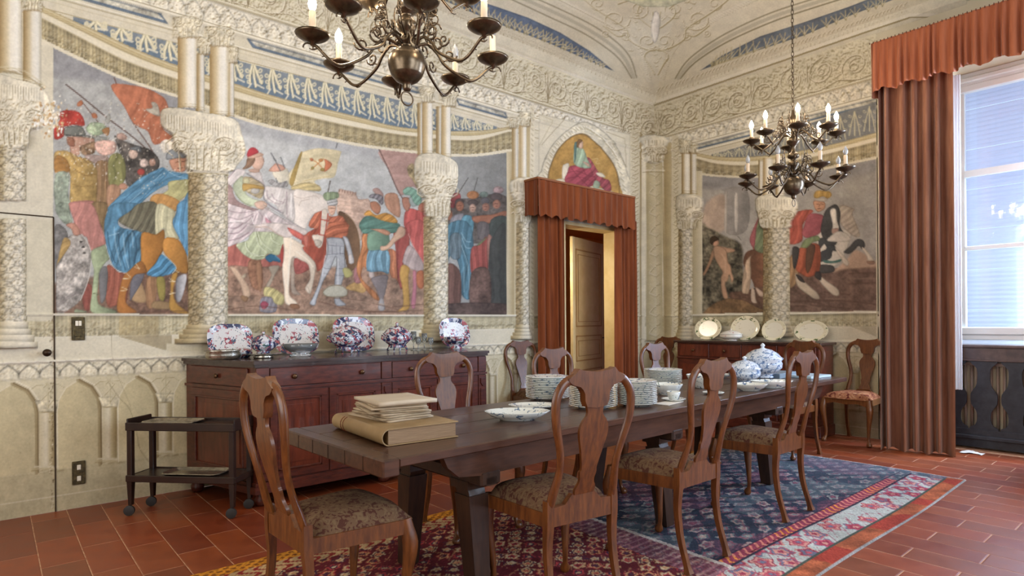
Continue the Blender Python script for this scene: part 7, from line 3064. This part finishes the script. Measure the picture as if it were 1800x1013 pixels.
# local: x along the fore edge side facing us, y away along the spine
b = MB()
b.box(.02, Lb - .012, .006, Wb - .006, .006, Hb - .006)
b.build('pages', PAGE, bk)
b = MB()
b.box(.02, Lb, 0, Wb, 0, .005, .001)
b.build('cover', VELL, bk)
b = MB()
b.box(.02, Lb, 0, Wb, Hb - .005, Hb, .001)
b.build('cover', VELL, bk)
b = MB()
pts = []
for k in range(11):
    a = R(90 + 18 * k)
    pts.append((.022 + .034 * math.cos(a), Hb / 2 + Hb / 2 * math.sin(a)))
inner = [(x + .004, Hb / 2 + (z - Hb / 2) * .9) for x, z in reversed(pts)]
b.prism(pts + inner, 'y', 0, Wb)
sp_ = b.build('spine', VELL, bk, autos=60)
b = MB()
for y in (.75, .80):
    pp = [(.022 + .0352 * math.cos(R(90 + 18 * k)), Wb * y, Hb / 2 + Hb / 2 * 1.02 * math.sin(R(90 + 18 * k))) for k in range(1, 10)]
    b.tube(pp, .0022, 5)
b.build('spine_band', LTH, sp_)
ctr = Matrix.Translation(bk.location) @ Matrix.Rotation(ba, 4, 'Z') @ Vector((Lb * .52, Wb * .56, 0))
zz = .7815 + Hb + .0008
r = np.random.default_rng(8)
items = 9
for k in range(items):
    w, d = .255 + r.uniform(-.03, .03), .33 + r.uniform(-.03, .03)
    th = .007 if k < items - 1 else .014
    n = 9
    X1, Y1 = np.meshgrid(np.linspace(-w / 2, w / 2, n), np.linspace(-d / 2, d / 2, n))
    cur2 = (.0012 * np.sin(X1 * 30 + k) * np.cos(Y1 * 22 + 2 * k))
    lo_ = np.stack([X1.ravel(), Y1.ravel(), (0 * cur2).ravel()], 1)
    hi_ = np.stack([X1.ravel(), Y1.ravel(), (th + cur2 + (.010 * np.clip(-Y1 / d - .1, 0, 1) * (k == items - 1))).ravel()], 1)
    q = grid_faces(n, n)
    ring = list(range(n)) + [n * j + n - 1 for j in range(1, n)] + [n * (n - 1) + j for j in range(n - 2, -1, -1)] + [n * j for j in range(n - 2, 0, -1)]
    side = np.array([(ring[i], ring[(i + 1) % len(ring)], ring[(i + 1) % len(ring)] + n * n, ring[i] + n * n) for i in range(len(ring))])
    m = TOPF if k == items - 1 else KRAFT if k in (0, 3, 6) else PAPER
    o = fast_mesh('folder', np.concatenate([lo_, hi_]), np.concatenate([q[:, ::-1], q + n * n, side]), None, m, smooth=False)
    o.location = (ctr.x + r.uniform(-.012, .012), ctr.y + r.uniform(-.012, .012), zz)
    o.rotation_euler = (0, 0, ba + r.uniform(-.2, .2))
    zz += th + .0022
    tag(o, ('buff folder on top of the pile of papers on the big book' if k == items - 1 else ORD[items - 1 - k] + ' worn paper folder from the top of the pile on the big book'), 'folder', 'folders on the big book')


# ------------------------------------------------------------------ on the left sideboard
def lean_platter(wall, xa, ya, xb, yb, label, m, mc, z, depth, octo=4.0, cat='platter', rim=.72, tilt=14):
    """oval or cut-corner platter leaning on the wall; picture box gives its size at that depth"""
    cx = (xa + xb) / 2
    if wall == 'l':
        rx, ry, rz_ = rays(cx, yb)
        t = depth / ry
        pos = (float(rx * t), depth)
        x0 = float(rays(xa, yb)[0] / rays(xa, yb)[1] * depth)
        x1 = float(rays(xb, yb)[0] / rays(xb, yb)[1] * depth)
        w = abs(x1 - x0)
        rot0 = 0.0
    else:
        rx, ry, rz_ = rays(cx, yb)
        t = depth / rx
        pos = (depth, float(ry * t))
        x0 = float(rays(xa, yb)[1] / rays(xa, yb)[0] * depth)
        x1 = float(rays(xb, yb)[1] / rays(xb, yb)[0] * depth)
        w = abs(x1 - x0)
        rot0 = R(-90)
    d = pos[0] * fwd.x + pos[1] * fwd.y
    h = (yb - ya) * d / F_PX / math.cos(R(tilt))
    def ring(k, yy, n=36):
        out = []
        for i in range(n):
            a = 2 * math.pi * i / n
            c, s_ = math.cos(a), math.sin(a)
            e = 2.0 / octo
            out.append((math.copysign(abs(c) ** e, c) * w / 2 * k, yy, h / 2 + math.copysign(abs(s_) ** e, s_) * h / 2 * k))
        return out
    n = 36
    b = MB()
    rs = [ring(.5, 0), ring(rim * .9, 0), ring(rim, -.006), ring(1, -.018), ring(1.0, -.021), ring(.985, -.021), ring(rim, -.010)]
    vs = [v for q in rs for v in q]
    fs = [tuple(range(n - 1, -1, -1))[::-1]] + [(j * n + i, j * n + (i + 1) % n, (j + 1) * n + (i + 1) % n, (j + 1) * n + i) for j in range(len(rs) - 1) for i in range(n)]
    b.add(vs, fs)
    o = b.build('platter', m, None, smooth=True, loc=(pos[0], pos[1], z), rot=(R(-tilt), 0, rot0))
    tag(o, label, cat)
    b = MB()
    q0 = ring(rim, -.0102)
    b.add(q0 + [(0, -.006, h / 2)], [(i, (i + 1) % n, n) for i in range(n)])
    b.build('platter_well', mc, o, smooth=True)
    b = MB()
    q0 = ring(.36 if m is IMA else .22, -.0075)
    if m is IMA:
        b.add(q0 + [(0, -.0072, h / 2)], [(i, (i + 1) % n, n) for i in range(n)])
        b.build('flower_spray', IMS, o, smooth=True)
    return o


zs_ = ZT + .001
yd = 5.13
lean_platter('l', 366, 565, 447, 622, 'leftmost cut-corner platter leaning on the wall, navy and red border', IMA, IMC, zs_, yd, 3.2)
lean_platter('l', 482, 560, 563, 622, 'second cut-corner platter, leaning behind the glass dish', IMA, IMC, zs_, yd, 3.2)
lean_platter('l', 588, 559, 661, 620, 'platter leaning behind the largest footed tureen', IMA, IMC, zs_, yd, 3.0)
lean_platter('l', 775, 558, 828, 610, 'rightmost tall platter standing alone on the left sideboard', IMA, IMC, zs_, yd, 2.6)


def side_at(x_, y):
    rx, ry, rz_ = rays(x_, 600)
    return (float(rx / ry * y), y)


def tur_l(x_, y, r, h, label, **k):
    p = side_at(x_, y)
    return tureen(0, 0, r, h, label, z=zs_, m=IMA, loc=p, **k)


tur_l(610, 4.86, .135, .245, 'largest footed tureen, red and navy flowers, before the third platter', legs=1, sx=1.1)
tur_l(698, 4.92, .12, .235, 'footed tureen in front of the carved column base', legs=1, sx=1.1)
vessel('footed_bowl', 0, 0, [(0, .0), (.07, 0), (.06, .02), (.05, .04), (.09, .055), (.12, .10), (.125, .12), (.118, .12), (.1, .07), (0, .06)], 'footed cup before the rightmost platter', 'bowl', IMA, z=zs_, loc=side_at(801, 4.95))
t = tureen(0, 0, .095, .17, 'small covered dish on a stand between the first two platters', z=zs_ + .034, m=IMA, loc=side_at(463, 4.78), handles=False)
vessel('stand_dish', 0, 0, [(0, 0), (.07, 0), (.075, .01), (.06, .02), (.12, .028), (.14, .033), (.13, .033), (0, .03)], 'silver stand under the small covered dish', 'stand', SILVER, z=zs_, loc=side_at(463, 4.78))
vessel('basket', 0, 0, [(0, 0), (.085, 0), (.10, .01), (.108, .035), (.10, .06), (.112, .068), (.106, .070), (.094, .05), (.09, .012), (0, .008)], 'pierced silver basket in front of the leftmost platter', 'basket', SILVER, sx=1.15, sy=.8, z=zs_, loc=side_at(392, 4.80), scallop=.02)
vessel('sauce_boat', 0, 0, [(0, 0), (.035, 0), (.04, .01), (.055, .035), (.05, .06), (.02, .075), (0, .078)], 'little lidded pot beside the silver basket', 'pot', IMA, sx=1.2, z=zs_, loc=side_at(428, 4.92))
vessel('glass_dish', 0, 0, [(0, 0), (.07, 0), (.075, .01), (.05, .02), (.10, .06), (.12, .10), (.115, .10), (.09, .05), (0, .03)], 'clear glass dish in front of the second platter', 'glass dish', GLASS, sx=1.2, z=zs_, loc=side_at(528, 4.80))
for k, (x_, h) in enumerate(((735, .13), (746, .16), (757, .12), (727, .18))):
    vessel('wine_glass', 0, 0, [(0, 0), (.03, 0), (.03, .003), (.005, .008), (.005, h * .4), (.02, h * .5), (.028, h * .75), (.026, h), (.0245, h), (.026, h * .75), (0, h * .5)],
           ['clear glass next to the second footed tureen', 'tall clear glass in the middle of the glasses', 'short clear glass nearest the rightmost platter', 'tallest clear glass touching the second tureen side'][k], 'glass', GLASS, z=zs_, loc=side_at(x_, 4.9 + .06 * (k % 2)), n=16)

# ------------------------------------------------------------------ on the far sideboard
zq = Z2 + .001
xd = 7.12
lean_platter('f', 1220, 556, 1267, 595, 'oval cream plate with leaf border, left end of the far sideboard', CRM, CRMC, zq, xd, 2.0, 'plate', .7, 12)
lean_platter('f', 1283, 554, 1334, 597, 'large round cream plate behind the flowered covered dish', CRM, CRMC, zq, xd, 2.0, 'plate', .7, 12)
lean_platter('f', 1338, 560, 1381, 598, 'small round cream plate before the painted column', CRM, CRMC, zq, xd, 2.0, 'plate', .72, 12)
lean_platter('f', 1395, 561, 1455, 598, 'wide oval cream plate, right end of the far sideboard', CRM, CRMC, zq, xd, 2.0, 'plate', .72, 12)
vv = float(rays(1285, 590)[1] / rays(1285, 590)[0] * 6.98)
t = tureen(0, 0, .115, .15, 'cream covered dish with pink flowers on the far sideboard', z=zq, m=china('flowered_china', (222, 216, 204), [((176, 84, 100), 24, .62)]), loc=(6.98, vv), sx=1.25, handles=False, kn=.5, rz=R(90))
